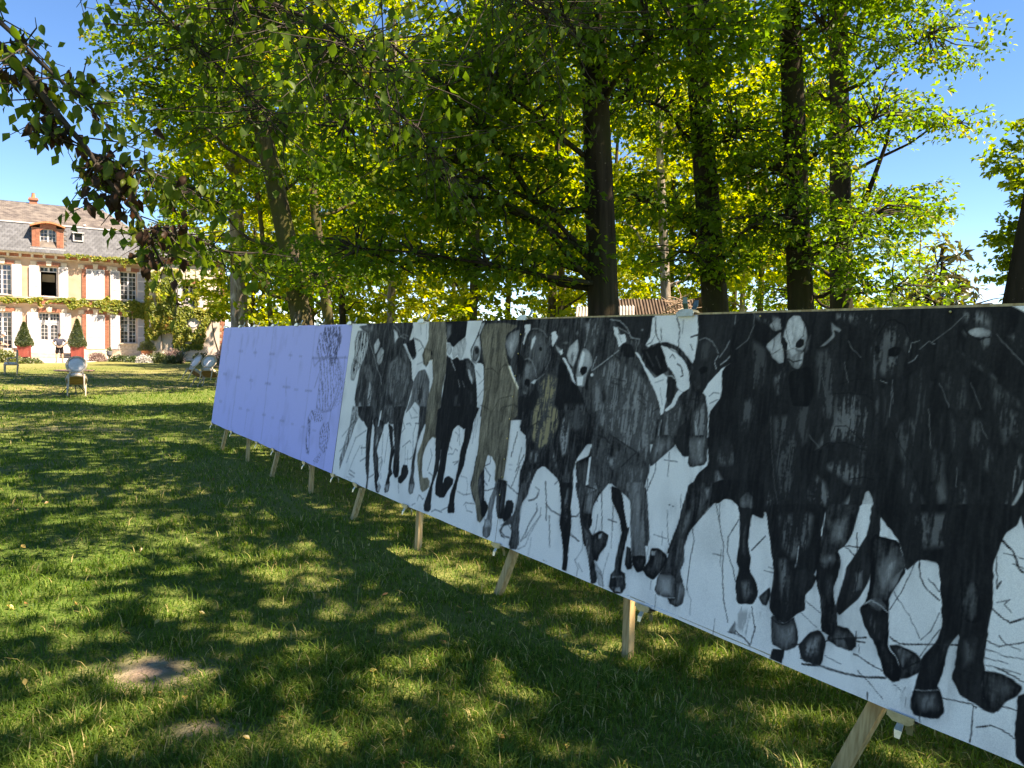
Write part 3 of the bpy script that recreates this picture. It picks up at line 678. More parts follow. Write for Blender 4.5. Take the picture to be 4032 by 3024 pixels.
# ------------------------------------------------------------------ the wing (forward of the main block)
WY = -1.7
wing = empty('house_wing', (-31.637, 56.747, 0), HZ, 'pale plastered wing of the house with brick corner, half covered in creeper', 'house wing')
WH = [(6.50, 7.52, 4.16, 5.72), (4.97, 5.73, .02, 1.86)]
ww = MB(); facade(ww, 4.22, 9.62, 0, 7.2, WY, WH)
ww.quad((4.22, 9, 0), (4.22, WY, 0), (4.22, WY, 7.2), (4.22, 9, 7.2)); ww.quad((9.62, WY, 0), (9.62, 9, 0), (9.62, 9, 7.2), (9.62, WY, 7.2)); ww.quad((9.62, 9, 0), (4.22, 9, 0), (4.22, 9, 7.2), (9.62, 9, 7.2))
ww.build('wall', G['wing_plaster'], wing)
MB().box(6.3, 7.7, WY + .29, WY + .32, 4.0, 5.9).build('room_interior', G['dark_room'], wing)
casement(wing, 6.50, 7.52, 4.16, 5.72, WY + .14, 4, 6)
shutter(wing, 6.03, 6.47, 4.05, 5.79, WY - .06); shutter(wing, 7.58, 8.09, 4.03, 5.79, WY - .06, -.05)
pd = MB()
for k in range(6): pd.box(4.98 + .125 * k, 4.98 + .125 * k + .12, WY + .1, WY + .14, .03, 1.85)
pd.build('plank_door', G['trim'], wing)
qm = MB().box(0, 1, -.5, .5, 0, 1).mesh('brick', G['brick']); z = .05; k = 0
while z < 7.15:
    w = .40 if (k // 3) % 2 else .27
    for q in range(2): inst('brick', qm, wing, (9.64 - w + q * w / 2 + .004, WY - .01, z), scale=(w / 2 - .012, .05, .068))
    z += .082; k += 1
MB().box(9.22, 9.635, WY - .012, WY - .001, .02, 7.18).build('quoin_mortar', G['brick_wall'], wing)
for k in range(13): inst('brick', qm, wing, (6.5 + .08 * k, WY - .02, 5.80), (0, (k - 6) * .03, 0), (.065, .06, .25))
sc = MB(); sc.box(4.18, 9.68, WY - .09, WY - .001, 3.80, 3.92); sc.box(4.0, 9.85, WY - .35, WY + .1, 7.62, 7.78); sc.build('string_course', G['trim'], wing)
MB().box(4.18, 9.66, WY - .06, WY + .1, 7.205, 7.615).build('brick_cornice', G['brick'], wing)
oc = MB()
for k in range(20):
    t0, t1 = 2 * math.pi * k / 20, 2 * math.pi * (k + 1) / 20
    V = [(7.26 + r_ * math.cos(t), WY - dy, 2.85 + r_ * math.sin(t)) for dy in (.05, .001) for t in (t0, t1) for r_ in (.27, .36)]
    oc.add(V, [(0, 2, 3, 1), (0, 4, 6, 2), (1, 3, 7, 5)])
for k in range(9):
    zz = -.22 + .055 * k; hw = math.sqrt(max(.01, .28 ** 2 - zz * zz)); oc.box(7.26 - hw, 7.26 + hw, WY - .04, WY - .02, 2.85 + zz - .02, 2.85 + zz + .02)
oc.build('round_shutter', G['white_paint'], wing)
wr_ = MB(); wr_.add([(3.9, WY - .4, 7.785), (9.95, WY - .4, 7.785), (9.95, 9.3, 7.785), (3.9, 9.3, 7.785), (4.9, 3.6, 10.6), (8.9, 3.6, 10.6)], [(0, 1, 5, 4), (1, 2, 5), (2, 3, 4, 5), (3, 0, 4), (3, 2, 1, 0)])
wr_.build('roof', G['slate'], wing)

# ------------------------------------------------------------------ creeper on the walls
def in_poly(px, pz, poly):
    ins = np.zeros(len(px), bool); n = len(poly)
    for i in range(n):
        (x1, z1), (x2, z2) = poly[i], poly[(i + 1) % n]
        c = ((z1 > pz) != (z2 > pz)); ins ^= c & (px < (x2 - x1) * (pz - z1) / (z2 - z1 + 1e-9) + x1)
    return ins
def creeper(name, label, polys, n, y, size, holes=(), tone=(.5, .2), side=None):
    root = empty(name, (-31.637, 56.747, 0), HZ, label, 'creeper')
    xs = [p[0] for q in polys for p in q]; zs = [p[1] for q in polys for p in q]
    px = RNG.uniform(min(xs), max(xs), n * 4); pz = RNG.uniform(min(zs), max(zs), n * 4); ok = np.zeros(n * 4, bool)
    wx = px + (vnoise(px * 3, pz * 3, 5) - .5) * .35; wz = pz + (vnoise(px * 3, pz * 3, 6) - .5) * .35
    for q in polys: ok |= in_poly(wx, wz, q)
    for hx, hz, rx, rz in holes: ok &= np.hypot((px - hx) / rx, (pz - hz) / rz) > .8 + .5 * vnoise(px * 5, pz * 5, 8)
    ok &= vnoise(px * 2.2, pz * 2.2, 12) > .16
    px, pz = px[ok][:n], pz[ok][:n]; m = len(px)
    P = np.c_[px, y - .02 - RNG.random(m) * .22 * (.5 + vnoise(px * 2, pz * 2, 9)), pz]
    if side is not None:
        k = int(m * .12); P[:k, 0] = side - RNG.random(k) * .12; P[:k, 1] = RNG.uniform(y - .05, 0, k)
    D = unit(np.c_[RNG.normal(0, .5, m), -.35 + RNG.normal(0, .2, m), -.9 + RNG.normal(0, .35, m)]); Nn = unit(np.c_[RNG.normal(0, .45, m), -1 + RNG.normal(0, .25, m), .5 + RNG.normal(0, .3, m)])
    link(bpy.data.objects.new('leaves', leaf_mesh('leaves', P, D, Nn, size * RNG.uniform(.7, 1.3, m), RNG.normal(tone[0], tone[1], m) + (vnoise(px * 1.3, pz * 1.3, 4) - .5) * .5, G['leaf_ivy'], .42, 'leaf')), root)
    stm = MB()
    for i in range(6):
        x_ = RNG.uniform(min(xs), max(xs)); stm.tube([(x_ + RNG.normal(0, .12), y - .03, zz) for zz in np.linspace(min(zs), max(zs), 7)], list(np.linspace(.03, .012, 7)), 5)
    if (max(zs) - min(zs)) > 2: tag(stm.build('stems', G['bark_moss'], root), kind='stuff')
creeper('wall_creeper', 'yellow-green creeper covering the pale wing wall', [[(4.2, 1.7), (4.2, 6.35), (4.6, 6.6), (5.3, 7.0), (6.2, 6.95), (6.5, 6.6), (6.1, 6.2), (6.0, 5.2), (6.0, 4.6), (6.5, 4.05), (7.5, 4.0), (8.2, 3.9), (9.6, 4.0), (9.55, 3.6), (8.6, 3.5), (8.6, 3.0), (8.1, 2.5), (8.2, 1.6), (7.8, .9), (6.5, .7), (5.8, .8), (5.75, 1.95), (4.95, 1.95), (4.6, 1.4)], [(6.1, 5.85), (7.3, 5.92), (7.9, 5.8), (8.4, 5.3), (8.2, 5.3), (7.7, 5.7), (6.2, 5.75)], [(7.35, 4.1), (7.55, 4.1), (7.75, 5.4), (7.45, 5.6)]],
        9500, WY, .17, [(7.26, 2.85, .5, .5)], side=4.2)
creeper('string_creeper', 'thin creeper trailing along the string course of the tan facade', [[(-5.4, 3.95), (-4, 4.05), (-3, 3.95), (-2.6, 3.8), (-2.5, 4.2), (-3.4, 4.3), (-5.4, 4.35)], [(-2.3, 4.1), (-1.2, 3.95), (-.7, 3.7), (0, 3.85), (2, 3.75), (3, 3.3), (4.25, 3.0), (4.25, 4.4), (0, 4.32), (-2.2, 4.3)], [(1.0, 3.5), (2.1, 3.3), (2.2, 3.5), (1.2, 3.7)], [(1.3, 4.3), (1.7, 4.3), (1.6, 4.75), (1.4, 4.7)]], 3600, -.1, .14)
creeper('eave_creeper', 'sparse creeper hanging from the eave above the closed shutters', [[(-1.3, 7.42), (.2, 7.3), (.5, 7.1), (.9, 7.3), (2.3, 7.3), (2.6, 6.9), (2.9, 7.2), (4.3, 7.2), (4.3, 7.6), (-1.2, 7.6)]], 650, -.36, .14)

# ------------------------------------------------------------------ the display wall of charcoal drawings
PO = np.array([-4.5011, 12.0450, 1.8510]); PS = np.array([.55302, -.83316, 0]); PE = np.array([.10718, .07114, .99169]); PN = np.array([.82624, .54843, -.12864])
BL0 = PO - PE * 1.5
def pp(s, t, n=0.0): return tuple(BL0 + PS * s + PE * t + PN * n)     # n > 0 is behind the sheet
PBASE = BL0.copy(); PBASE[2] = 0
wall_root = empty('display_wall', (0, 0, 0), 0, 'long low wall of tall paper sheets with charcoal running horses', 'display board')
PIM = Matrix(((PS[0], PN[0], PE[0], BL0[0]), (PS[1], PN[1], PE[1], BL0[1]), (PS[2], PN[2], PE[2], BL0[2]), (0, 0, 0, 1)))
wall_root.matrix_world = PIM
SPLIT = [(-.02, 5.245), (5.255, 8.27), (8.275, 12.45)]
bdm = MB()
for i, (a, b) in enumerate(SPLIT): MB().box(a + .004, b - .004, .016, .030, .004, 1.497).build('backing_board', G['ply'], wall_root)
MB().box(8.3, 12.4, .009, .034, 1.499, 1.512).build('top_batten', G['timber'], wall_root)
for k, t in enumerate((.32, .44, .56, .70, .83, .98, 1.12, 1.27, 1.40)):
    o = MB().lathe([(.006, 0), (.006, .003), (.002, .005)], 8).build('screw', G['brass'], wall_root); o.location = (8.262, -.006, t); o.rotation_euler = (math.pi / 2, 0, 0)
for s in (10.2, 11.05, 11.62):
    o = MB().lathe([(.005, 0), (.005, .003), (.002, .005)], 8).build('screw', G['brass'], wall_root); o.location = (s, -.006, 1.485); o.rotation_euler = (math.pi / 2, 0, 0)

DRAWING = '''X .55 -|4471,1483,4939,1479,5011,1365,4969,1236,4933,1093,4848,1032,4731,1130,4629,1289,4453,1362
H .8 75|4450,1483,4958,1479,5018,1365,4969,1236,4935,1064,4731,1130,4629,1289,4453,1362
H .7 70|4349,1408,4510,1437,4681,1260,4684,1143,4460,1122,4317,1209
H .45 80|4460,1122,5000,1152,5138,931,5018,840,4986,611,4756,578,4555,605,4524,960
H .35 60|5000,1152,5276,911,5253,717,5005,613,5018,840
H .7 60|4418,564,4582,592,4721,560,4828,497,4714,472,4573,451,4404,487
H .8 80|4339,481,4416,481,4443,281,4503,109,4424,107,4361,227,4347,407
H .6 70|4839,470,5008,500,5038,348,5030,234,4955,168,4791,219,4752,374
H .6 50|4833,167,4908,162,4816,49,4701,19,4667,50
S .75 5.7|4349,1408,4321,1209,4460,1122,4538,901,4555,605,4756,578,4986,611,5200,865,5164,1170
S .75 5.8|4230,1146,4317,1042,4423,1106,4664,1143,4714,1173,5005,1137
S .8 7.4|4481,958,4414,819
S .7 4.1|5005,1137,5138,931,5000,627,4980,469,5038,348,4955,168,4791,219,4752,374,4839,470
S .75 4.3|4418,564,4339,481,4361,227,4424,107,4503,109,4451,282,4429,482
S .7 4.1|4214,1130,5222,1164
S .45 4.2|400,1483,422,1366
S .4 3.9|1131,1388,1138,648,1185,54
S .45 3.5|2624,1476,2647,805,2728,54
S .35 3.3|3431,1466,3433,1375
S .4 3.0|4192,1469,4227,701,4260,2
S .35 3.8|1909,1474,1956,1352
S .35 3.6|1858,821,1941,656
S .3 3.6|1911,372,1891,70
S .3 3.1|3371,360,3468,24
S .5 4.0|4990,180,5003,-9
S .5 3.9|1049,1150,1255,1150
S .5 3.7|1833,1146,1983,1146
S .6 3.5|2592,1142,2777,1143
S .5 3.3|3375,1145,3506,1144
S .5 3.2|3759,1142,3858,1140
S .5 4.1|301,783,490,785
S .5 3.9|1071,773,1270,776
S .5 3.6|1831,763,1982,765
S .6 5.1|2563,761,2798,765
S .6 4.8|3329,759,3575,767
S .5 3.2|3405,868,3469,662
S .6 4.4|4133,763,4335,772
S .5 3.1|3749,753,3872,756
S .4 4.0|295,362,451,368
S .4 3.7|1465,351,1611,355
S .4 3.6|1869,358,2007,362
S .5 3.4|2641,364,2762,367
S .4 3.3|3032,362,3117,365
S .5 3.1|3383,358,3521,363
S .4 3.0|3792,360,3882,361
S .5 3.0|4171,363,4272,367
S .4 3.0|4521,361,4629,364
S .45 4.2|363,1197,415,1103
S .45 3.7|1893,1191,1926,1097
S .45 3.3|3430,1176,3441,1101
S .45 3.2|3437,407,3458,310
M .80 -|5588,1540,5732,1548,6208,1540,6590,1539,6664,1361,6745,1230,6719,1031,6772,996,6708,785,6654,714,6667,637,6406,612,6377,630,6349,606,6222,593,6212,715,6188,622,6151,586,5967,568,5944,599,5820,577,5711,620,5615,697,5558,779,5581,954,5592,1085,5687,1206,5701,1324
F .6 -|5429,1476,5776,1497,5775,1420,5672,1409,5525,1442
F .25 -|5418,1426,5542,1434,5657,1415,5678,1313,5677,1195,5615,1096,5524,1038,5484,949,5412,951,5378,1032,5375,1099,5415,1189,5383,1321
X .75 -|5418,1426,5542,1434,5657,1415,5678,1313,5677,1195,5615,1096,5524,1038,5483,993,5398,1033,5415,1189,5383,1321
S .9 4.3|5426,1200,5369,1321,5418,1426,5542,1434,5657,1415,5678,1313,5677,1195,5615,1096
S .9 4.3|5375,1099,5378,1032,5412,951,5484,949,5524,1038
F .95 -|5595,1301,5594,1292,5585,1287,5571,1286,5558,1292,5551,1301,5552,1310,5561,1315,5575,1315,5588,1310
F .95 -|5474,1053,5473,1042,5462,1036,5447,1035,5432,1041,5423,1051,5424,1061,5435,1068,5451,1069,5466,1063
S .9 4.3|5402,1144,5522,1126,5615,1096
S .12 6.1|5686,1409,5765,1293,5906,1179,5987,1088,6099,1011,6138,942
F .2 -|5843,1294,5921,1368,5988,1316,5940,1232,5896,1211
F .35 -|5946,1212,6023,1286,6109,1246,6081,1143,6030,1111,5970,1140
S .95 5.1|5946,1212,6020,1296,6106,1256,6092,1184
S .95 5.1|6004,1151,6083,1215
X .58 -|6219,1127,6399,1222,6601,1140,6704,1011,6607,834,6447,774,6300,871
X .64 -|6420,1301,6545,1254,6668,1133,6719,1031,6618,1083
X .3 -|5818,935,5872,969,5950,890,5965,767,5937,619,5851,758
X .4 -|5634,720,5700,768,5824,682,5922,587,5809,607
X .62 -|5646,1087,5791,1134,5935,1014,5937,931,5769,964
F .15 -|6236,1449,6315,1419,6365,1370,6317,1339,6303,1309,6267,1389
F .06 -|6460,1316,6526,1317,6656,1209,6696,1181,6769,1216,6755,1051,6735,1013,6681,1162,6630,1189
F .95 -|6525,1322,6589,1327,6664,1361,6758,1221,6668,1204,6589,1255
F .1 -|6583,1346,6604,1419,6622,1466,6669,1380,6624,1351
S .3 5.9|6224,1488,6358,1429,6396,1380,6513,1360
S .3 4.9|6376,1370,6457,1399,6551,1380
F .1 -|6686,1357,6797,1334,6869,1260,6890,1150,6826,1092,6758,1042,6784,1165,6791,1212,6723,1305
S .75 9.2|6684,1363,6795,1339,6886,1270,6906,1233
S .8 3.7|6777,1259,6841,1288
S .8 3.7|6790,1147,6875,1168
S .8 3.7|6865,1483,6889,1363
S .8 3.7|6756,1475,6788,1399
S .95 6.6|6460,1316,6638,1199,6735,1013
M .58 -|6766,1014,6826,1092,6940,1115,7043,1028,7065,885,7085,679,6960,666,6931,803,6838,842,6758,761,6701,737,6763,883
X .85 -|6843,963,6937,986,6959,841,6886,817
S .9 4.6|6719,1031,6767,977,6763,883,6701,737
M .05 -|6704,728,6791,791,6839,837,6921,802,6960,666,6677,638
S .85 3.6|6760,751,6818,701
S .85 3.6|6811,793,6907,746
S .85 3.6|6818,701,6915,719
M .62 .15,.14,.115|6889,1538,7186,1533,7265,1242,7291,1111,7269,961,7277,830,7286,698,7085,679,7041,866,7100,1031,7033,1200,6877,1196,6857,1232,6891,1289,6932,1354
F .55 .15,.135,.105|6867,1233,6900,1289,6994,1272,7028,1254,7014,1200,6955,1134,6898,1159
S .85 3.6|6857,1232,6898,1159,6955,1134,7014,1200
F .85 -|7028,1245,7028,1235,7021,1228,7011,1228,7000,1234,6994,1245,6994,1255,7001,1262,7012,1262,7022,1256
F .06 -|6981,1180,7044,1196,7081,1030,7041,1037
F .97 -|7167,1533,7519,1527,7531,1383,7432,1340,7357,1296,7295,1330,7239,1338
F .6 -|7189,1487,7288,1487,7294,1400,7245,1347
S .08 4.4|7207,1409,7241,1329
M .93 -|7265,1242,7365,1201,7468,1204,7552,1206,7690,1177,7774,1033,7822,874,7799,749,7286,698,7274,874,7292,1076
F .22 -|7357,1296,7431,1344,7525,1375,7555,1324,7527,1239,7502,1205,7440,1246,7380,1210,7351,1252
S .85 3.4|7405,1314,7450,1271
S .85 3.4|7466,1340,7518,1273
F .28 -|7250,1329,7315,1321,7346,1270,7312,1234,7269,1259
F .97 -|7365,1201,7444,1229,7546,1164,7648,1026,7587,1006,7482,1085
S .06 6.8|7347,1200,7437,1126
S .1 5.0|7500,1052,7538,1003
S .12 4.1|7568,1047,7604,1007
F .72 -|7533,1214,7614,1220,7706,1177,7758,1065,7712,1030,7631,1092
F .12 -|7618,1141,7653,1134,7711,1062,7712,1030,7649,1084
X .8 -|7438,929,7534,952,7620,816,7533,767
X .82 -|7657,993,7740,982,7784,871,7702,881
M .28 -|5544,699,5666,709,5715,606,5647,525,5602,413,5533,285,5466,146,5433,76,5399,170,5462,320,5538,514
X .7 -|5544,699,5666,709,5715,606,5647,525,5602,413,5533,285,5466,146,5433,76,5399,170,5462,320,5538,514
S .9 4.2|5544,699,5538,514,5462,320,5399,170
S .9 4.2|5715,606,5647,525,5602,413,5533,285,5466,146,5433,76
X .6 -|6262,769,6613,815,6667,637,6406,612
M .86 -|5725,618,5807,614,5908,551,5953,535,5961,432,5999,282,6027,184,6089,91,6094,-15,6133,-3,6116,176,6085,294,6059,484,6057,607,6026,737,5666,709
F .82 -|6057,607,6129,654,6171,638,6312,611,6291,530,6240,424,6227,353,6284,290,6300,203,6341,150,6314,87,6366,37,6365,2,6315,8,6268,79,6212,211,6157,303,6134,411,6116,541
F .04 -|6196,710,6218,717,6193,569,6176,568
X .35 -|6196,560,6293,560,6243,454,6194,378,6173,406
X .35 -|6260,287,6335,317,6374,283,6349,201,6309,175
S .9 3.8|6260,287,6335,317,6374,283,6349,201,6318,147
F .35 -|6345,102,6405,63,6375,9,6335,21
F .86 -|6380,618,6493,590,6514,486,6575,397,6550,298,6557,241,6600,210,6547,163,6575,110,6560,50,6498,30,6478,55,6496,145,6511,206,6501,310,6504,407,6436,516
M .85 -|6448,771,6685,789,6666,674,6663,541,6677,391,6715,265,6714,199,6654,180,6597,219,6579,350,6547,490,6490,599
F .92 -|6757,271,6777,311,6849,317,6890,263,6859,212,6782,153,6728,154,6706,188,6760,225
F .4 -|6482,95,6562,117,6559,55,6509,32
S .05 4.6|6485,579,6523,419
S .04 5.9|6057,607,6124,441
M .78 -|6929,809,7045,818,7068,739,7057,675,7010,598,6975,512,6974,412,6970,357,6986,305,6984,241,7019,192,7010,119,6966,97,6930,114,6919,185,6935,270,6916,368,6956,510,6961,629
F .45 -|6922,176,7009,191,7010,119,6966,97,6934,114
M .64 .14,.128,.10|7051,764,7249,834,7282,584,7214,593,7159,552,7118,493,7091,419,7109,323,7138,256,7220,273,7264,250,7267,206,7211,171,7169,150,7126,165,7082,247,7015,363,7001,424,7049,530,7076,641
M .93 -|7231,833,7859,882,7807,781,7685,696,7587,723,7522,679,7498,575,7485,497,7482,378,7471,257,7491,312,7545,337,7620,324,7626,291,7559,222,7521,169,7454,157,7380,165,7359,239,7371,327,7387,432,7261,590
F .9 -|7264,581,7355,583,7373,482,7379,363,7322,242,7321,146,7340,46,7310,21,7236,18,7215,57,7254,152,7297,264,7313,405
F .94 -|7691,704,7803,797,7789,666,7752,532,7749,450,7695,344,7669,191,7704,90,7592,68,7604,213,7651,320,7670,438,7669,537,7696,623
S .04 4.1|7375,508,7385,441
S .8 3.2|7824,807,7798,691
S .8 3.1|7850,793,7846,656
S .8 3.1|7830,751,7818,613
S .85 5.2|5379,388,5632,566
S .85 5.2|5372,243,5552,353
S .85 6.0|5713,414,5936,507
S .85 6.2|5713,414,5577,162
S .85 5.1|5660,88,5727,214,5842,356
S .85 6.9|5862,337,5988,353
S .85 5.0|5880,360,5908,281
S .85 6.9|5890,216,5993,261
S .85 6.0|5683,102,5799,88
S .9 8.0|5668,67,5797,56
S .9 5.7|6113,95,6222,142
S .85 4.7|6369,174,6381,137
S .85 4.7|6407,278,6411,523
S .85 4.8|6340,338,6308,512
S .85 5.4|6723,454,6840,519,6860,503
S .85 5.4|6884,372,6926,405,6883,584,6909,669
S .85 5.5|6658,559,6719,608,6656,673
S .85 4.5|6740,643,6799,659,6824,643
S .85 6.2|6899,668,6950,669
S .8 3.6|6774,460,6804,324
S .8 3.5|6823,438,6851,322
S .6 3.0|6794,360,6914,376
S .85 5.1|7204,495,7245,448,7204,328
S .85 5.0|7227,314,7296,302
S .85 4.8|7585,443,7656,461
S .85 4.8|7606,429,7650,452
S .85 4.8|7502,495,7569,503,7592,544,7629,532
S .85 4.9|7505,550,7544,534
S .85 4.0|7560,666,7615,647,7609,604
S .85 4.0|7610,696,7650,576
S .85 4.9|7353,32,7409,59,7517,59
S .85 4.7|7497,68,7589,110
S .85 4.6|7814,169,7833,189,7954,203
S .85 3.8|7837,173,7862,138,7939,141
S .85 3.9|7704,247,7788,237,7885,262
S .7 3.1|7722,364,7804,361,7831,317,7834,245
S .85 5.1|7104,72,7110,118,7146,115,7185,96,7200,107
S .85 4.2|7019,21,7072,44
S .85 4.4|6730,145,6763,76
S .5 3.0|5625,29,5761,40
S .5 3.0|5674,10,5742,15
F .86 -|7955,613,7986,617,8088,205,8068,161,8027,153,7911,251,7864,322,7887,406,7895,526
M .86 -|7747,1519,9194,1520,9290,920,7876,787,7885,995,7832,1178,7660,1205,7623,1288,7682,1371
F .2 -|7639,1288,7684,1363,7730,1400,7779,1485,7732,1485,7711,1413,7760,1314,7764,1298,7768,1217,7730,1183,7668,1205,7641,1246
F .6 -|7673,1313,7720,1314,7750,1290,7755,1241,7726,1199,7676,1206,7659,1272
F .93 -|7742,1280,7740,1264,7728,1255,7711,1254,7694,1263,7685,1279,7686,1294,7698,1304,7716,1304,7732,1295
S .9 4.1|7626,1288,7641,1246,7668,1205,7730,1183
M .62 .14,.128,.10|7781,1478,8048,1479,8219,1458,8081,1397,8085,1319,8156,1197,8247,1101,8312,1052,8350,831,7891,788,7885,995,7840,1178,7775,1315,7739,1396
X .75 .1,.09,.07|7798,1470,7964,1468,8029,1318,7961,1238,7852,1316
F .05 -|7720,1158,7775,1192,7832,1178,7876,1003,7830,911,7784,1030
S .85 3.2|7742,1134,7816,1088
S .85 3.2|7805,1039,7858,1074
S .85 3.2|7814,942,7868,1002
S .9 4.7|7863,1147,7950,1158,8055,1119
S .9 4.6|8050,1138,8103,1187,8185,1194
S .9 4.6|7866,890,7975,875,8023,832
S .9 3.8|8019,847,8101,955,8247,984
S .9 4.4|8132,857,8144,896,8275,926,8385,908
F .45 -|8080,1342,8121,1404,8237,1435,8247,1336,8190,1228,8135,1258
X .2 -|8141,1350,8195,1328,8162,1289,8140,1296
S .75 3.8|8080,1342,8121,1257,8149,1227
F .07 -|8152,1185,8187,1182,8244,1116,8312,1052,8311,1029,8242,1093
S .3 5.3|8102,1249,8160,1181
F .96 -|8259,1283,8337,1233,8345,1166,8308,1127,8260,1193
F .06 -|8291,1465,8355,1468,8364,1427,8329,1382,8315,1329,8298,1344,8312,1397
F .74 -|8364,1427,8432,1438,8510,1423,8567,1383,8609,1326,8620,1219,8567,1160,8504,1114,8453,1031,8424,989,8377,1000,8332,1053,8313,1104,8350,1173,8350,1233,8316,1322,8327,1390
X .55 -|8441,1397,8518,1383,8571,1311,8530,1216,8476,1236,8445,1324
X .9 -|8342,1382,8376,1404,8393,1301,8366,1248
F .06 -|8397,1367,8429,1393,8437,1368,8415,1316,8405,1286,8394,1323
F .97 -|8524,1307,8523,1299,8515,1293,8505,1293,8495,1298,8490,1306,8491,1314,8499,1319,8509,1320,8519,1315
S .3 3.0|8510,1319,8524,1303
S .25 5.1|8350,1233,8387,1241,8430,1220,8480,1164,8502,1121
X .5 -|8366,1219,8435,1199,8474,1134,8431,1103,8354,1099,8341,1158
F .97 -|8438,1081,8436,1065,8423,1054,8404,1053,8387,1062,8377,1078,8379,1095,8392,1106,8411,1106,8429,1097
X .3 -|8394,1064,8421,1058,8412,1043
X .45 -|8356,1032,8423,1022,8417,992,8377,1000
S .3 4.4|8382,1434,8445,1436,8510,1420,8555,1383
S .35 4.2|8614,1305,8622,1241,8588,1175
F .1 -|8448,1082,8481,1105,8505,1107,8487,1077
S .3 4.3|8484,1091,8582,1146
F .04 -|8597,1412,8636,1422,8673,1383,8656,1355,8629,1319,8615,1355
S .1 4.3|8589,1383,8597,1333
F .3 -|8655,1334,8724,1306,8746,1286,8732,1268,8694,1285
F .06 -|8704,1292,8736,1307,8746,1282,8727,1268
F .05 -|8742,1254,8771,1255,8853,1186,8900,1113,8980,1024,9044,969,9074,919,9056,917,8966,1016,8890,1099,8830,1178
X .65 -|8686,1433,8728,1454,8783,1432,8773,1398,8717,1397
F .45 -|8847,1404,8861,1425,8877,1408,8863,1389
F .5 -|8733,1347,8759,1359,8789,1350,8766,1335
F .2 -|8784,1266,8800,1322,8877,1374,8899,1309,8884,1234,8864,1200,8820,1226
X .55 -|8802,1259,8848,1302,8887,1275,8873,1234,8856,1213
X .5 -|8936,1452,9007,1464,9082,1444,9074,1332,9020,1292,8968,1344
S .25 4.0|8965,1492,8955,1411,8950,1331
F .32 -|8901,1154,8910,1242,8925,1296,8951,1324,8996,1311,9040,1272,9051,1239,9023,1199,9006,1158,8999,1111,8979,1084,8924,1094,8910,1134
F .06 -|8922,1236,8945,1304,8966,1290,8961,1237,8940,1182,8927,1155
F .97 -|8940,1169,8944,1203,8979,1214,9006,1198,8999,1165,8966,1146
F .06 -|8913,1147,8976,1150,8970,1103,8933,1101
F .05 -|9060,1162,9059,1157,9054,1153,9046,1153,9040,1156,9036,1161,9037,1167,9043,1170,9050,1170,9057,1167
S .15 4.6|9034,1199,9050,1246,9065,1273
S .2 4.5|9042,1183,9124,1229,9219,1293
S .9 4.0|8922,1310,8950,1331,9006,1311,9044,1266
F .95 -|9001,1131,9052,1134,9055,1068,9001,1078
M .95 -|8722,1208,8750,1230,8820,1171,8882,1085,8965,996,9040,936,9068,899,8793,873,8725,978,8733,1104
X .5 .17,.14,.08|8524,1079,8616,1155,8727,1132,8733,1048,8721,943,8701,766,8548,692,8513,846,8512,962,8552,1008
M .92 -|8326,993,8432,985,8513,1071,8552,1008,8516,890,8513,846,8350,831
M .25 -|8834,890,8844,939,8880,935,8907,884,8832,876
S .9 3.5|8505,882,8601,894,8672,897
M .82 -|8830,1534,9506,1526,9520,1382,9475,1336,9577,1356,9819,1263,9812,1192,9853,1117,9927,1108,9963,1001,9980,866,8939,741,8870,1072,9053,1017,8959,1295
M .95 -|8860,1123,8950,1077,9054,952,9105,761,8939,741
F .32 -|8903,1176,8913,1261,8940,1320,8996,1305,9038,1256,9040,1214,9019,1189,8992,1129,9000,1092,8961,1086,8918,1100
F .05 -|8916,1210,8937,1303,8960,1287,8959,1228,8931,1169
F .97 -|8932,1177,8944,1203,8982,1212,9001,1201,8997,1171,8961,1153
F .06 -|8910,1142,8975,1150,8973,1095,8933,1093
S .15 5.7|9042,1190,9068,1265
F .05 -|9062,1162,9061,1156,9056,1153,9049,1153,9042,1156,9039,1161,9040,1166,9045,1170,9052,1170,9059,1167
S .2 5.7|9046,1186,9125,1230,9255,1309
X .5 -|8910,1472,8998,1488,9080,1462,9066,1339,8996,1305,8955,1379
S .25 5.0|8966,1489,8960,1421,8952,1329
X .52 -|9053,1149,9213,1277,9314,1240,9421,1213,9534,1127,9604,1086,9645,972,9630,824,9226,775,9088,971
X .4 -|9246,984,9266,1001,9321,787,9284,782
X .42 -|9332,1147,9363,1164,9383,995,9352,1039
X .42 -|9538,1045,9589,1056,9612,925,9568,935
X .42 -|9416,1059,9457,1077,9505,929,9471,881
X .88 -|9122,1120,9164,1154,9213,1029,9177,962
X .88 -|9486,1154,9545,1127,9609,1057,9645,972,9596,1012,9542,1082
F .94 -|9294,1349,9364,1342,9399,1273,9354,1272,9296,1279
S .93 4.4|9395,1296,9486,1215,9576,1129,9621,1051,9645,972
S .93 4.7|9185,1300,9275,1262,9297,1145,9285,1026
S .93 3.9|9238,1150,9345,1139
S .93 3.9|9230,1126,9291,1117
S .93 3.7|9462,1047,9510,1024
S .93 3.0|9540,1037,9478,1078
S .93 3.6|9580,988,9636,1023
S .93 3.7|9462,1077,9495,1078
F .9 -|9118,1519,9496,1522,9486,1397,9447,1374,9411,1328,9334,1381,9216,1453
S .35 6.3|9149,1486,9235,1476,9301,1436,9345,1381,9414,1374
S .4 5.5|9218,1441,9305,1412,9357,1381
F .4 -|9436,1424,9435,1419,9431,1416,9425,1417,9420,1419,9418,1424,9419,1428,9423,1431,9428,1431,9433,1428
X .5 -|9358,1373,9422,1389,9432,1336,9389,1327
F .08 -|9181,1449,9219,1437,9250,1397,9289,1405,9310,1357,9282,1349,9252,1325,9231,1373,9203,1397
S .8 3.2|9237,1405,9269,1357
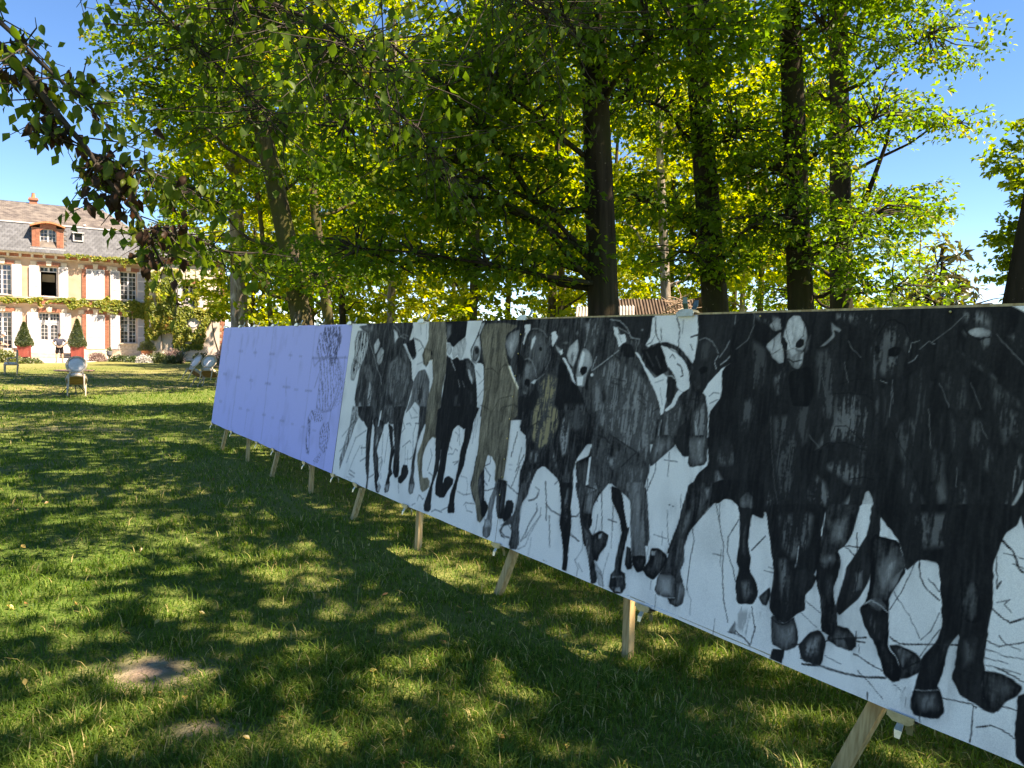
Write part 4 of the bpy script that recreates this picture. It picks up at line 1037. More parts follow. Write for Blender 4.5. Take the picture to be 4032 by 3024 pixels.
F .04 -|9496,1492,9524,1491,9536,1382,9498,1329,9468,1344,9498,1389
S .8 3.8|9479,1344,9509,1356,9530,1390
F .02 -|9518,1525,9818,1525,9843,1405,9833,1348,9826,1277,9814,1266,9730,1340,9638,1360,9578,1352,9544,1382
S .92 6.0|9518,1488,9535,1405,9571,1360
S .9 5.8|9676,1485,9706,1426,9707,1361,9711,1310
S .8 3.6|9722,1473,9726,1405
S .85 4.5|9569,1434,9584,1367
S .92 6.3|9789,1387,9847,1403
S .9 4.9|9791,1351,9810,1320
F .72 -|9577,1356,9638,1359,9733,1325,9810,1263,9809,1213,9751,1275,9684,1324,9601,1338
F .04 -|9584,1345,9643,1327,9707,1303,9762,1268,9804,1213,9823,1129,9780,1105,9738,1124,9712,1188,9649,1236,9619,1294
S .85 5.1|9662,1280,9674,1295,9698,1274
S .9 5.7|9721,1249,9755,1225,9765,1190,9752,1182
S .6 3.6|9688,1186,9710,1173
F .96 -|9436,1313,9483,1321,9539,1337,9571,1360,9606,1308,9663,1214,9617,1190,9567,1181,9491,1245
S .5 3.0|9481,1306,9547,1232
S .5 3.0|9559,1285,9601,1219
F .05 -|9388,1304,9416,1301,9483,1230,9546,1180,9569,1166,9626,1195,9659,1178,9674,1091,9662,988,9644,976,9631,1022,9594,1086,9542,1142,9447,1252
S .6 3.6|9573,1144,9632,1162
S .5 3.0|9619,1117,9645,1031
F .9 -|9659,1178,9710,1173,9729,1145,9726,1080,9693,1042,9669,1062
S .12 4.3|9658,1185,9698,1183,9726,1167
F .07 -|9749,1117,9780,1105,9755,1082,9734,1030,9681,997,9669,1007,9712,1043,9733,1095
S .96 8.6|9633,949,9628,824
S .1 3.6|9653,951,9645,826
S .96 5.0|9665,952,9658,827
X .5 -|9662,988,9767,1069,9793,1028,9774,913,9728,836,9680,830
M .9 -|9781,927,9839,976,9867,922,9860,852,9767,841
X .5 -|9862,1006,9932,1080,9963,973,9980,866,9914,858,9875,930
F .25 -|9877,972,9892,967,9911,906,9898,901
S .9 3.4|9762,1068,9932,1080
S .9 3.4|9783,1084,9934,1067
F .90 -|9809,1522,10159,1523,10173,1320,10008,1235,9997,1221,9923,1135,9902,1096,9874,1104,9838,1123,9814,1185,9814,1242,9828,1270,9837,1383
X .76 -|9859,1362,9919,1384,9965,1315,9919,1273,9848,1257
X .78 -|9868,1475,9912,1481,9932,1412,9891,1391
S .55 5.5|9848,1373,9883,1384,9930,1367,9979,1309
F .98 -|9863,1222,9888,1241,9924,1239,9923,1218,9885,1202
X .5 -|9814,1242,9836,1250,9855,1215,9831,1193
X .7 -|9836,1165,9880,1174,9896,1133,9861,1124
S .5 5.4|10053,1489,10056,1418,10022,1337,9987,1289
S .4 6.0|10164,1382,10097,1345,10032,1276,10001,1255
S .3 4.8|9977,1295,9959,1267,9974,1234
F .04 -|10009,1228,10030,1114,10012,1073,9976,1029,9960,1042,9927,1108,9933,1156,9982,1207
S .8 3.4|9952,1096,9979,1118,10015,1113
S .8 3.0|9962,1062,10010,1086
M .92 -|10012,1235,10172,1326,10237,897,9989,867,9965,1015,10029,1101
X .8 -|10133,1055,10191,1093,10215,933,10159,940
M .66 .14,.128,.10|7893,859,8265,881,8283,732,8286,573,8273,412,8332,236,8322,169,8263,166,8229,235,8228,348,8168,414,8163,508,8097,557,8042,559,8027,470,7956,380,7993,269,8052,182,8122,234,8140,199,8093,132,8057,91,8018,98,7957,223,7868,307,7893,400,7907,571,7896,730
F .93 -|8041,229,8091,247,8135,217,8108,145,8053,143
F .5 -|8204,410,8236,387,8211,307,8196,191,8205,117,8205,41,8168,9,8113,12,8106,77,8138,132,8135,255
F .82 -|8103,76,8205,103,8205,41,8169,7,8113,12
F .9 -|8210,421,8322,420,8339,172,8261,175
F .95 -|8344,293,8398,312,8437,283,8411,187,8335,153,8332,236
F .03 -|8318,652,8358,768,8463,733,8495,628,8459,469,8450,367,8336,255,8327,402
M .88 -|8393,901,9084,958,9096,772,9003,653,8992,577,9012,481,9009,365,9039,223,9026,155,8981,145,8938,251,8915,397,8869,516,8697,580,8631,540,8569,406,8513,306,8508,188,8531,121,8541,43,8434,18,8445,112,8413,178,8459,260,8462,388,8451,504,8493,601,8471,734,8390,771
S .92 8.1|8370,751,8333,589
S .92 6.2|8474,616,8404,497
S .92 5.3|8440,658,8418,545
S .92 6.2|8379,392,8443,539
S .9 6.1|8300,407,8460,360
S .5 3.6|8321,531,8354,536
S .5 3.6|8329,500,8353,503
S .85 5.6|8025,479,8091,508,8080,555
S .85 5.6|8016,478,8112,424,8103,384
S .85 5.6|7977,408,8093,354
S .85 5.5|7984,306,8101,321,8215,365
X .5 .17,.14,.08|8481,935,8775,958,8800,840,8752,731,8634,664,8529,723
X .72 -|8799,977,9051,997,9064,866,8970,815,8882,848
X .45 -|8727,711,8771,707,8836,605,8833,553,8774,630
X .42 -|8821,876,8866,923,8912,834,8916,683,8868,651,8818,756
X .6 -|8890,545,8965,581,8987,411,8948,403
X .55 -|8514,649,8632,673,8651,587,8549,564
X .55 -|8543,518,8614,546,8539,401,8509,323
S .93 5.2|8512,585,8579,568,8664,593
S .93 6.1|8511,802,8586,845
F .1 -|8309,120,8383,163,8443,120,8423,62,8358,56
S .92 7.0|8315,93,8372,68,8429,72
S .92 5.3|8316,126,8383,163,8443,120
F .82 -|9005,645,9112,693,9125,751,9317,580,9249,498,9204,418,9113,369,9098,382,9113,434,9063,490,9020,573
X .3 -|9137,502,9197,576,9233,519,9202,426,9145,399
F .03 -|9119,685,9133,694,9139,535,9120,524
F .87 -|9099,374,9195,401,9216,325,9185,263,9199,195,9169,188,9135,260
F .8 -|9234,266,9288,301,9362,286,9355,231,9246,206
M .8 -|9084,958,9562,998,9618,687,9593,595,9614,583,9686,307,9554,277,9502,504,9441,531,9318,576,9249,498,9170,588,9125,751
X .5 -|9101,1000,9556,1035,9618,687,9530,763,9394,784,9266,847,9163,876
X .55 -|9412,687,9585,697,9582,593,9491,562
X .45 -|9238,741,9304,710,9365,757,9409,702,9340,645,9250,679
X .5 -|9299,921,9386,945,9489,871,9509,761,9417,779
X .5 -|9468,983,9542,989,9576,799,9517,837
X .42 -|9491,562,9575,577,9595,404,9544,393
F .93 -|9333,559,9415,550,9448,495,9486,381,9494,308,9470,318,9432,400,9354,477
F .04 -|9437,523,9456,511,9481,410,9462,421
S .95 5.4|9174,821,9237,812,9278,785
S .95 4.4|9280,833,9502,767,9393,669
S .95 5.4|9120,524,9209,515,9233,455
S .92 5.8|8739,487,8775,355,8793,260
S .9 4.8|8768,354,8839,324,8939,314,9068,336,9112,377
S .9 4.8|8818,290,8860,117
S .9 5.1|8676,336,8685,294,8628,213,8597,144,8557,78
S .8 4.2|8734,278,8650,182,8604,111
S .9 5.1|8583,341,8641,356,8685,399
S .9 4.2|8639,435,8686,426,8668,370
S .9 4.9|8833,485,8869,516
S .9 4.6|9039,223,9121,205
S .9 4.5|9257,523,9304,312
S .9 3.7|9371,450,9390,323
S .9 3.7|9345,375,9414,374
F .64 -|9623,863,9681,877,9738,883,9777,838,9699,772,9621,704,9597,751
F .66 -|9762,886,9983,910,9990,771,9893,740,9850,782,9777,835
F .9 -|9762,886,9858,896,9875,796,9830,790,9777,835
X .4 -|9905,888,9949,893,9968,775,9935,763
F .92 -|9973,916,10304,952,10340,704,10242,706,10205,643,10127,629,10058,591,10010,569,9977,502,9882,483,9881,544,9903,630,9942,717,10005,773
F .9 -|9870,561,9940,663,9995,767,10155,718,10065,597,9970,485,9879,369,9833,303,9805,297,9861,476
X .7 -|9950,603,10007,688,10044,620,10003,552,9951,542
X .68 -|10041,800,10057,863,10129,885,10183,852,10176,793,10080,772
X .45 -|10041,747,10071,751,10117,699,10083,647,10059,663
X .5 -|10206,649,10240,687,10266,672,10259,614,10220,613
X .55 -|10256,633,10284,657,10291,608,10261,602
X .55 -|10287,689,10351,712,10385,681,10368,647,10313,662
S .6 3.6|10343,1023,10350,899,10380,767,10426,652
S .9 4.9|9614,639,9603,556,9623,443,9661,320
S .9 3.4|9711,754,9799,756
S .9 3.5|9739,795,9750,675
S .9 4.3|9655,784,9657,689,9604,549
F .06 -|9846,787,9869,791,9879,702,9848,746
F .91 -|10002,1537,11362,1527,11435,808,11362,807,11280,791,10849,707,10818,701,10742,686,10686,676,10197,581
X 0.71 -|10142,1081,10204,1115,10235,1058,10208,942,10158,930
X 0.75 -|10163,1386,10249,1345,10276,1262,10244,1142,10202,1175
S .5 3.7|10100,1602,10165,1496,10170,1441,10143,1374,10081,1330
F .3 -|10251,1440,10287,1475,10315,1469,10327,1422,10289,1413
S .9 3.0|10260,1464,10288,1416
X 0.50 -|10154,1496,10241,1497,10308,1475,10256,1443,10188,1465
F .22 -|10249,1351,10323,1416,10340,1358,10358,1277,10331,1269,10292,1298
S .9 3.0|10292,1393,10290,1310,10328,1334
F .2 -|10353,1465,10374,1487,10408,1484,10435,1453,10457,1399,10458,1376,10453,1348,10441,1319,10398,1318,10372,1312,10351,1340,10335,1381,10344,1439
X 0.45 -|10341,1457,10357,1465,10370,1399,10344,1387
X 0.45 -|10429,1450,10455,1399,10441,1387,10421,1439
F .92 -|10329,1387,10344,1386,10365,1358,10364,1328,10346,1334,10331,1363
F .92 -|10406,1364,10425,1383,10445,1378,10447,1354,10431,1342,10410,1342
X .5 -|10368,1480,10382,1480,10404,1370,10386,1358
S .85 3.0|10344,1438,10362,1381,10381,1341
S .85 3.0|10435,1450,10440,1393,10428,1387
F .48 -|10360,1326,10395,1341,10449,1331,10450,1268,10434,1249,10407,1255,10376,1286
F .15 -|10373,1332,10401,1340,10423,1319,10394,1301
F .15 -|10438,1316,10450,1324,10449,1274,10435,1268
S .96 5.1|10375,1292,10403,1279,10442,1288
S .95 4.7|10315,1492,10327,1387,10364,1277
S .95 5.2|10350,1468,10374,1487,10411,1484,10441,1453,10466,1399
X 0.45 -|10454,1359,10473,1396,10470,1337,10457,1319
X 0.60 -|10305,1204,10361,1259,10374,1231,10359,1132,10337,1127
X 0.75 -|10381,1248,10460,1246,10519,1148,10528,943,10494,912,10419,1073
F .97 -|10384,1231,10489,1269,10525,1148,10508,1091,10424,1085
F .35 -|10561,1454,10584,1437,10617,1421,10606,1409,10582,1420,10591,1393,10553,1355,10523,1346,10556,1377,10577,1399
X 0.57 -|10583,1492,10763,1493,10775,1435,10754,1419,10702,1430,10636,1452,10587,1462
X 0.45 -|10583,1490,10636,1491,10634,1464,10589,1465
S .6 3.2|10652,1372,10680,1335,10717,1309
X 0.65 -|10754,1352,10776,1415,10803,1456,10856,1461,10891,1425,10913,1379,10912,1344,10890,1313,10889,1283,10872,1252,10847,1230,10810,1233,10790,1259,10774,1300,10756,1310
X 0.63 -|10794,1399,10831,1446,10871,1420,10887,1374,10815,1363
S .97 4.1|10781,1399,10804,1454,10840,1460,10885,1432,10909,1379
F .97 -|10828,1343,10848,1353,10880,1349,10880,1328,10858,1313,10831,1317
F .97 -|10768,1352,10781,1358,10794,1337,10788,1319,10773,1331
X 0.57 -|10832,1312,10879,1313,10867,1282,10836,1281
X 0.50 -|10755,1347,10768,1347,10791,1275,10807,1167,10818,1121,10820,1029,10815,964,10807,976,10809,1079,10795,1156,10766,1279
S .45 3.0|10912,1334,10918,1369,10947,1377
S .45 3.5|10915,1292,10936,1305,10944,1320
S .5 3.0|10951,1345,10982,1375,11007,1365
S .6 3.0|11105,1478,11057,1424,10992,1370
X 0.55 -|11063,1491,11175,1488,11197,1451,11196,1418,11159,1432,11100,1442
X 0.59 -|11095,1414,11146,1437,11209,1414,11222,1377,11202,1354,11178,1338,11154,1365,11121,1383
F .3 -|11196,1408,11190,1398,11171,1392,11146,1392,11125,1398,11116,1408,11123,1418,11142,1424,11167,1424,11188,1418
S .97 3.7|11097,1433,11123,1400,11160,1383,11194,1393
X 0.55 -|11252,1395,11298,1422,11304,1360,11282,1350
X 0.45 -|11080,1342,11122,1326,11184,1286,11231,1247,11232,1236,11181,1272,11129,1310
S .6 3.1|11214,1400,11311,1298
X 0.61 -|11233,1231,11325,1165,11328,1135,11280,1175
X 0.65 -|11262,1151,11328,1130,11340,1021,11315,1036,11280,1099
X 0.69 -|10564,1316,10615,1296,10635,1199,10634,1118,10650,1038,10639,1026,10602,1034,10536,1160
X 0.61 -|10629,1144,10684,1169,10760,1153,10788,1103,10795,975,10788,902,10771,894,10731,941,10700,964,10625,949,10559,903,10575,960,10626,1036
X 0.55 -|10690,1122,10707,1123,10706,1044,10690,1037
X 0.55 -|10744,1100,10784,1093,10786,989,10766,971,10751,1048
X 0.61 -|10597,848,10658,884,10738,890,10778,900,10791,845,10785,793,10728,794,10654,824
S .96 3.0|10640,1196,10707,1219,10795,1218
S .96 3.0|10581,1147,10680,1161,10759,1158,10795,1135
S .96 3.1|10559,903,10614,948,10695,958,10787,938
S .96 3.1|10616,927,10640,1021,10686,1026,10785,958
S .96 3.0|10725,814,10790,835,10833,831
X 0.73 -|10877,1035,10951,1092,10988,1071,10990,973,10950,894,10901,962
X 0.71 -|11086,1128,11118,1083,11153,1017,11144,932,11106,988
X 0.73 -|10964,1108,10989,1105,10994,1023,10978,1031
X 0.71 -|11213,1024,11259,984,11246,915,11210,932
X 0.73 -|10925,851,10953,914,11006,839,11049,761,10983,748
X 0.71 -|10999,1228,11014,1219,11002,1160,10991,1169
S .6 3.0|10204,1260,10213,1152
S .62 3.0|10542,1249,10581,1141
S .62 3.0|10524,971,10581,922
S .6 3.0|10646,1286,10674,1201
S .6 3.0|11011,1122,11038,979
S .62 3.0|11038,1221,11085,1137
S .62 3.0|11137,922,11140,852
S .6 3.0|11147,1226,11192,1137
S .6 3.0|11193,1091,11224,1035
S .55 3.0|10859,1221,10873,1131
S .45 3.0|10812,1219,10839,1210
S .5 3.0|10861,1181,10866,1079
X 0.67 -|11054,838,11094,892,11127,803,11090,769
X 0.67 -|11151,877,11188,860,11187,787,11153,780
X .74 -|10500,1331,10572,1349,10616,1198,10602,1034,10546,1083
X .76 -|10923,1239,10977,1286,11011,1122,10994,1023,10943,1116
X .74 -|11032,1269,11125,1263,11157,1134,11116,1107,11062,1174
X .72 -|11151,1110,11204,1101,11240,1005,11199,954,11161,1018
X .74 -|11025,1002,11096,963,11100,845,11051,861
X .76 -|10821,1183,10861,1201,10879,1060,10846,1032
X .72 -|10348,1009,10411,1038,10464,852,10445,708,10394,785
X .76 -|10166,1368,10251,1333,10281,1180,10229,1141
X .7 -|11205,1253,11278,1189,11312,1058,11277,1009,11236,1118
S .7 3.4|10324,1030,10347,893,10389,727,10421,642
X 0.73 -|10330,1037,10423,1051,10478,938,10513,775,10475,685,10417,674,10366,838
S .96 3.0|10883,1026,10967,917,11019,813
X 0.55 -|11301,972,11342,1004,11349,931,11335,841,11322,813,11283,805,11298,852
F .15 -|11351,918,11355,879,11341,842,11326,813,11322,813,11329,840
X 0.63 -|10214,662,10355,727,10394,693,10394,647,10335,625,10216,603
X 0.57 -|10540,719,10577,813,10622,798,10669,720,10649,685,10563,690
F .12 -|10803,775,10817,787,10831,770,10845,722,10794,713
X 0.35 -|10701,695,10743,760,10755,736,10745,703
F .06 -|10059,595,10096,602,10122,627,10166,632,10206,613,10232,584,10294,587,10350,579,10360,558,10348,517,10425,-5,10053,4,9954,309,9972,496
F .06 -|10294,587,10356,586,10405,254,10339,291
M .6 -|8183,390,8251,401,8167,259,8199,162,8216,72,8172,9,8113,15,8110,92,8152,153,8140,271,8191,323
F .35 -|8110,127,8180,141,8207,95,8124,69
F .94 -|8049,237,8096,250,8139,219,8106,143,8076,129
M .86 -|8198,392,8311,411,8306,284,8321,174,8276,169,8239,212
F .93 -|8339,290,8373,309,8432,290,8431,233,8368,171,8322,168,8354,226
M .78 -|8469,436,8585,455,8569,372,8504,296,8522,202,8505,134,8543,61,8522,14,8453,0,8431,28,8454,123,8430,159,8347,129,8325,78,8383,54,8333,59,8303,90,8355,160,8444,227,8476,339
M .94 -|8891,505,9000,522,9012,376,9037,284,9037,196,9047,10,9002,6,8996,105,8958,215,8922,268,8927,360
M .86 -|9020,526,9094,538,9119,483,9143,466,9123,397,9176,313,9229,260,9286,251,9263,154,9282,117,9312,75,9311,12,9270,-3,9246,65,9205,155,9154,243,9117,301,9089,390
F .82 -|9240,262,9307,305,9364,290,9356,232,9313,180,9298,131,9265,134,9232,190
F .3 -|9280,278,9310,292,9305,263,9286,251
F .55 -|9129,478,9252,535,9210,442,9201,376,9129,365
F .2 -|9264,140,9352,79,9376,9,9334,4,9308,53
S .8 3.0|9382,197,9359,94,9366,6
S .8 3.0|9303,80,9354,65,9376,9
F .93 -|9338,535,9419,542,9473,429,9505,354,9474,314,9448,390,9386,446
F .78 -|9467,340,9523,372,9505,273,9496,197,9497,130,9528,124,9547,56,9519,13,9461,-3,9417,27,9418,89,9447,124,9443,198
F .45 -|9434,86,9510,110,9517,101,9436,73
F .3 -|9469,35,9502,47,9517,21,9469,8
F .93 -|9417,68,9464,88,9473,42,9430,24
M .64 -|9440,594,9592,618,9619,425,9651,300,9674,227,9654,169,9621,154,9575,183,9548,277,9517,404,9507,503
F .5 -|9527,554,9571,575,9600,388,9595,287,9553,411
F .85 -|9567,228,9663,251,9674,227,9654,169,9621,154,9577,184
F .8 -|9515,269,9551,264,9579,164,9543,148,9518,176
F .82 -|9653,177,9690,231,9696,298,9748,310,9805,291,9820,264,9786,204,9741,147,9695,149
F .25 -|9698,285,9733,294,9729,267,9707,262
M .86 -|9894,667,10051,693,10101,665,10058,598,9987,505,9934,433,9914,361,9926,290,9910,236,9935,187,9958,151,9952,88,9913,60,9870,64,9849,88,9780,82,9756,101,9771,181,9805,241,9820,301,9865,443,9874,539
F .72 -|9984,670,10045,680,10048,614,9993,562
F .55 -|9770,186,9880,203,9899,104,9824,81,9769,92,9759,114
F .62 -|9895,167,9933,190,9957,145,9928,69,9861,66,9899,102
S .1 3.0|9774,87,9824,82,9894,101
S .9 3.0|9893,176,9901,107
S .95 3.0|9778,190,9836,210,9880,204
M .93 -|10049,704,10332,749,10357,580,10294,587,10232,583,10206,612,10166,631,10122,627,10096,602,10059,597
F .93 -|10203,630,10298,631,10286,560,10288,458,10311,396,10312,340,10352,306,10373,256,10353,206,10308,177,10264,185,10244,265,10256,331,10236,366,10238,447,10228,548
F .65 -|10206,637,10251,688,10285,662,10292,615,10221,606
F .4 -|10239,49,10291,148,10356,179,10406,205,10419,159,10379,92,10379,48,10359,23,10314,48,10271,50
F .15 -|10274,80,10314,138,10339,107,10325,69
S .95 4.3|10237,46,10271,48,10314,46,10358,21
S .85 4.5|10078,598,10115,508,10152,416,10163,301,10189,181,10229,86
S .85 3.4|10100,600,10113,519
S .85 4.5|10222,553,10174,462,10178,393,10216,338,10247,272
S .9 4.7|9955,450,9972,399,9960,298,9965,159
S .6 3.0|9965,159,9998,120,10005,52
S .85 3.7|9776,508,9786,440,9813,344
S .8 3.0|9706,370,9791,369
S .7 3.0|9760,396,9768,327
S .8 3.0|9767,78,9775,5
S .85 3.0|10095,367,10159,368
S .8 3.0|10140,395,10148,321
S .8 3.0|10155,78,10155,2
S .85 5.2|8736,480,8774,362,8796,261
S .8 3.0|8769,357,8821,324,8900,313,8998,317,9087,342
S .85 3.6|8822,290,8859,106
S .85 3.5|9039,233,9121,204
S .85 3.0|9154,243,9158,165,9114,97
S .85 3.4|9103,94,9146,54,9138,9
S .85 3.4|9141,81,9180,45
S .85 3.0|9263,522,9305,291
S .8 3.0|9368,457,9396,228
S .8 3.0|9348,373,9410,374
S .8 3.0|9629,624,9605,548,9613,450,9655,321
S .8 3.0|9638,310,9677,300,9670,239
S .8 3.0|8660,119,8658,8
S .85 3.8|8674,335,8695,300,8612,180,8599,114,8558,77
S .85 3.8|8724,321,8723,266,8637,130,8611,61,8536,19
S .85 3.8|8672,406,8665,373,8590,340
S .8 3.0|9855,601,9858,536
F .9 -|9791,538,9790,536,9787,534,9784,533,9781,534,9779,536,9780,538,9783,539,9786,540,9790,539
F .9 -|9816,536,9815,534,9813,532,9811,532,9808,533,9807,535,9808,537,9810,539,9812,539,9814,538
S .7 3.0|9725,137,9728,93
S .95 3.4|9254,383,9253,308,9234,261
F .06 -|10290,541,10357,555,10384,523,10407,417,10439,352,10358,299,10317,364
F .06 -|10259,177,10435,228,10610,280,10837,456,11044,571,11115,573,11149,368,11208,357,11291,648,11305,723,11349,761,11435,779,11517,-31,11425,-3,10287,-2
M .06 -|10729,541,10748,636,10792,727,10837,735,10834,621,10788,516,10758,419,10739,465
M .925 -|10352,645,10645,699,10635,578,10649,529,10642,480,10633,426,10598,317,10607,255,10570,226,10553,204,10519,171,10472,179,10436,210,10433,246,10439,352,10423,415
X .66 -|10414,622,10598,658,10591,509,10520,433,10457,478
X .7 -|10920,705,11076,735,11081,613,11017,582,10973,630
X .7 -|11125,745,11264,773,11272,619,11175,565
X .66 -|11211,496,11272,532,11277,403,11240,367
F .74 -|10470,439,10493,438,10522,356,10529,232,10503,308
F .7 -|10448,190,10519,169,10562,212,10590,145,10589,98,10538,61,10466,68
F .93 -|10476,50,10534,66,10529,3,10468,2
F .9 -|10539,396,10590,421,10641,399,10629,355,10593,307,10552,307
S .15 3.0|10541,504,10543,468,10537,413
F .72 -|10374,241,10425,299,10436,272,10423,219,10400,217
M .88 -|10645,699,10791,726,10771,607,10747,551,10720,528,10738,487,10733,429,10721,380,10725,347,10746,286,10761,217,10726,188,10687,194,10671,315,10640,387,10630,460,10639,497
F .68 -|10653,640,10749,671,10744,568,10667,533
F .7 -|10636,497,10707,516,10733,486,10680,437,10634,467
F .925 -|10631,461,10680,435,10735,478,10733,429,10719,380,10669,326
F .9 -|10594,105,10638,172,10680,197,10718,164,10708,61,10655,51,10614,59
F .72 -|10715,174,10757,239,10799,241,10833,219,10843,194,10828,161,10780,157,10742,161
F .92 -|10787,198,10836,214,10843,184,10816,158
M .9 -|10788,516,10834,621,10837,735,10871,741,10884,632,10872,547,10863,447,10831,367,10795,323,10758,277,10737,292,10744,347,10758,419,10762,470
F .6 -|10808,454,10834,478,10838,402,10810,388
M .925 -|10831,734,11363,833,11349,761,11314,725,11302,674,11289,623,11301,482,11297,390,11294,289,11275,253,11204,227,11210,352,11150,368,11128,508,11111,574,11044,571,10998,514,10964,617
F .88 -|10851,625,10964,617,10978,557,10999,515,10977,467,10947,411,10953,349,10963,277,10966,225,11000,195,11021,161,11026,121,11000,105,10965,119,10943,164,10914,218,10860,277,10837,330,10861,364,10869,437
F .7 -|10878,522,10959,611,10995,539,10968,454,10944,388,10882,379
F .45 -|10944,468,10987,522,10972,465,10944,421
F .6 -|10861,364,10908,399,10949,363,10909,343
F .93 -|10839,328,10869,345,10954,341,10962,277,10914,218,10860,277
F .82 -|10968,231,10999,244,11068,239,11092,222,11092,176,11054,141,11024,125,11012,189
F .55 -|11022,234,11059,231,11029,169,11016,190
S .95 4.0|10979,230,11030,164,11087,215
F .94 -|11126,532,11209,357,11177,297,11171,220,11163,172,11155,149,11172,131,11191,75,11172,41,11129,28,11089,22,11070,41,11078,110,11090,186,11091,227,11137,303,11150,368
F .82 -|11074,108,11165,143,11190,79,11158,35,11109,25,11072,36
F .925 -|11209,362,11297,395,11295,289,11302,263,11297,218,11308,161,11357,170,11347,133,11321,127,11279,139,11237,147,11215,172,11199,196,11211,259
F .84 -|11293,255,11341,268,11389,262,11417,245,11406,213,11372,180,11355,140,11324,143,11302,173
F .86 -|11194,525,11243,548,11275,426,11250,399,11212,407
F .94 -|11406,213,11426,230,11451,226,11475,-7,11423,14,11412,77
M .9 -|11346,829,11428,845,11435,779,11367,756
S .85 4.8|10311,432,10372,508
S .8 3.0|10406,380,10431,380
S .8 3.0|10386,361,10434,364
S .85 3.8|10753,553,10812,561
S .85 3.8|10790,612,10801,541
S .85 3.8|10744,550,10799,522
S .85 3.0|10608,291,10671,263
S .7 3.0|10589,238,10667,202
S .9 4.8|10567,99,10669,136,10752,184,10878,231
S .9 4.2|10835,241,10840,205,10877,212
S .8 3.1|10853,198,10857,161
S .9 6.3|10620,36,10705,60,10792,64,10885,82,10972,111
S .85 4.4|10614,59,10642,52
S .85 4.1|10838,154,10877,146,10953,131
S .85 3.0|10863,98,10968,33
S .7 3.0|10719,105,10788,96
S .9 4.5|10969,263,11004,249,11055,263,11129,288,11208,312
S .8 3.1|11030,559,10996,446,10955,360
S .8 3.0|10963,428,11033,357,11077,294
S .9 4.5|11044,563,11052,508,11082,469,11130,447
S .85 3.4|11082,511,11127,477
S .7 3.0|11083,291,11113,331,11135,404
S .8 3.0|11085,230,11117,297,11142,345
S .85 3.0|11035,62,11045,103
S .8 3.0|11006,98,11032,87
S .85 3.0|11052,69,11054,34
S .9 3.7|11180,117,11270,133,11289,129
S .9 3.5|11365,162,11409,166
S .9 3.7|11279,127,11282,50,11280,6
S .9 3.6|11296,65,11338,89,11373,91,11410,77
S .9 3.6|10910,35,10912,3
S .8 3.0|11107,40,11112,2
S .95 5.5|11303,706,11346,666,11368,619,11382,611
S .95 4.5|11297,467,11358,436,11398,464
S .85 3.2|11296,640,11310,538
S .8 3.0|11316,659,11378,655
S .85 3.0|11348,631,11381,623
S .85 3.2|11318,564,11310,538,11314,558
S .8 3.0|11312,491,11350,511,11338,493,11358,471
S .85 3.2|11291,360,11336,351,11406,388
S .85 3.2|11332,387,11352,366,11400,359
S .85 3.0|11299,329,11356,325,11411,335
S .8 3.0|11298,300,11367,305
S .8 3.0|11304,278,11407,285
S .85 3.5|11339,281,11419,264
S .8 3.0|10279,49,10327,46,10361,26
S .7 3.6|10292,174,10299,125
S .85 4.1|10347,190,10374,111
X .58 -|10450,428,10490,444,10526,345,10536,222,10512,191,10475,301
X .45 -|10647,493,10702,507,10712,486,10664,463
X .74 -|10683,416,10707,428,10721,369,10710,309,10686,342
X .45 -|10801,458,10837,484,10839,440,10817,385,10791,350
S .97 3.2|10819,507,10814,450,10811,383
X .4 -|10891,492,10937,574,10968,544,10949,470,10922,425
X .28 -|10961,468,10990,520,10997,504,10954,429
S .35 4.2|10854,351,10882,376,10912,368,10948,350
X .7 -|10855,319,10888,329,10935,268,10934,236,10899,246
X .5 -|10984,232,11026,246,11016,190
X .74 -|11165,313,11192,332,11159,241,11138,203,11127,219
X .62 -|11085,102,11157,130,11173,77,11108,36
S .5 3.4|11081,109,11118,120,11163,140
X .72 -|11215,334,11264,355,11268,280,11231,237
X .5 -|11316,249,11364,253,11387,234,11353,192,11326,201
X .66 -|10972,731,11124,760,11128,634,11040,603
S .98 3.9|11150,368,11128,508,11111,574
S .98 3.8|11209,357,11207,455,11191,549
S .98 3.7|10851,625,10869,437,10861,364
S .98 3.9|10671,315,10641,388,10630,460,10635,578
X .16 -|10995,99,11062,114,11079,19,11014,33
X .2 -|11178,198,11207,160,11204,60,11185,102
X .3 -|10263,152,10337,181,10405,183,10378,113,10367,35,10308,65,10276,68
S .85 4.7|10277,62,10327,46,10361,26,10378,113
X .5 -|10608,104,10652,165,10690,177,10688,97,10639,68
X .5 -|10466,165,10517,163,10569,185,10580,106,10500,79
S .95 4.0|10451,172,10489,160,10519,169,10562,207
X .4 -|9781,178,9857,191,9871,108,9804,95
X .45 -|9510,538,9564,560,9607,323,9597,222,9555,345
X .62 -|9887,510,9944,565,9940,490,9894,369,9866,337
X .5 -|9993,659,10039,673,10032,617,9991,573
X .66 -|10233,572,10268,579,10271,466,10289,391,10259,406
X .6 -|10264,282,10317,302,10346,248,10305,197
X .5 -|9144,292,9205,269,9237,162,9227,103,9189,180
X .6 -|8915,478,8974,488,9001,299,8971,271
S .97 4.2|10066,599,9987,505,9934,433,9913,361
S .97 3.8|9528,124,9547,56,9519,13,9461,-3,9417,27'''

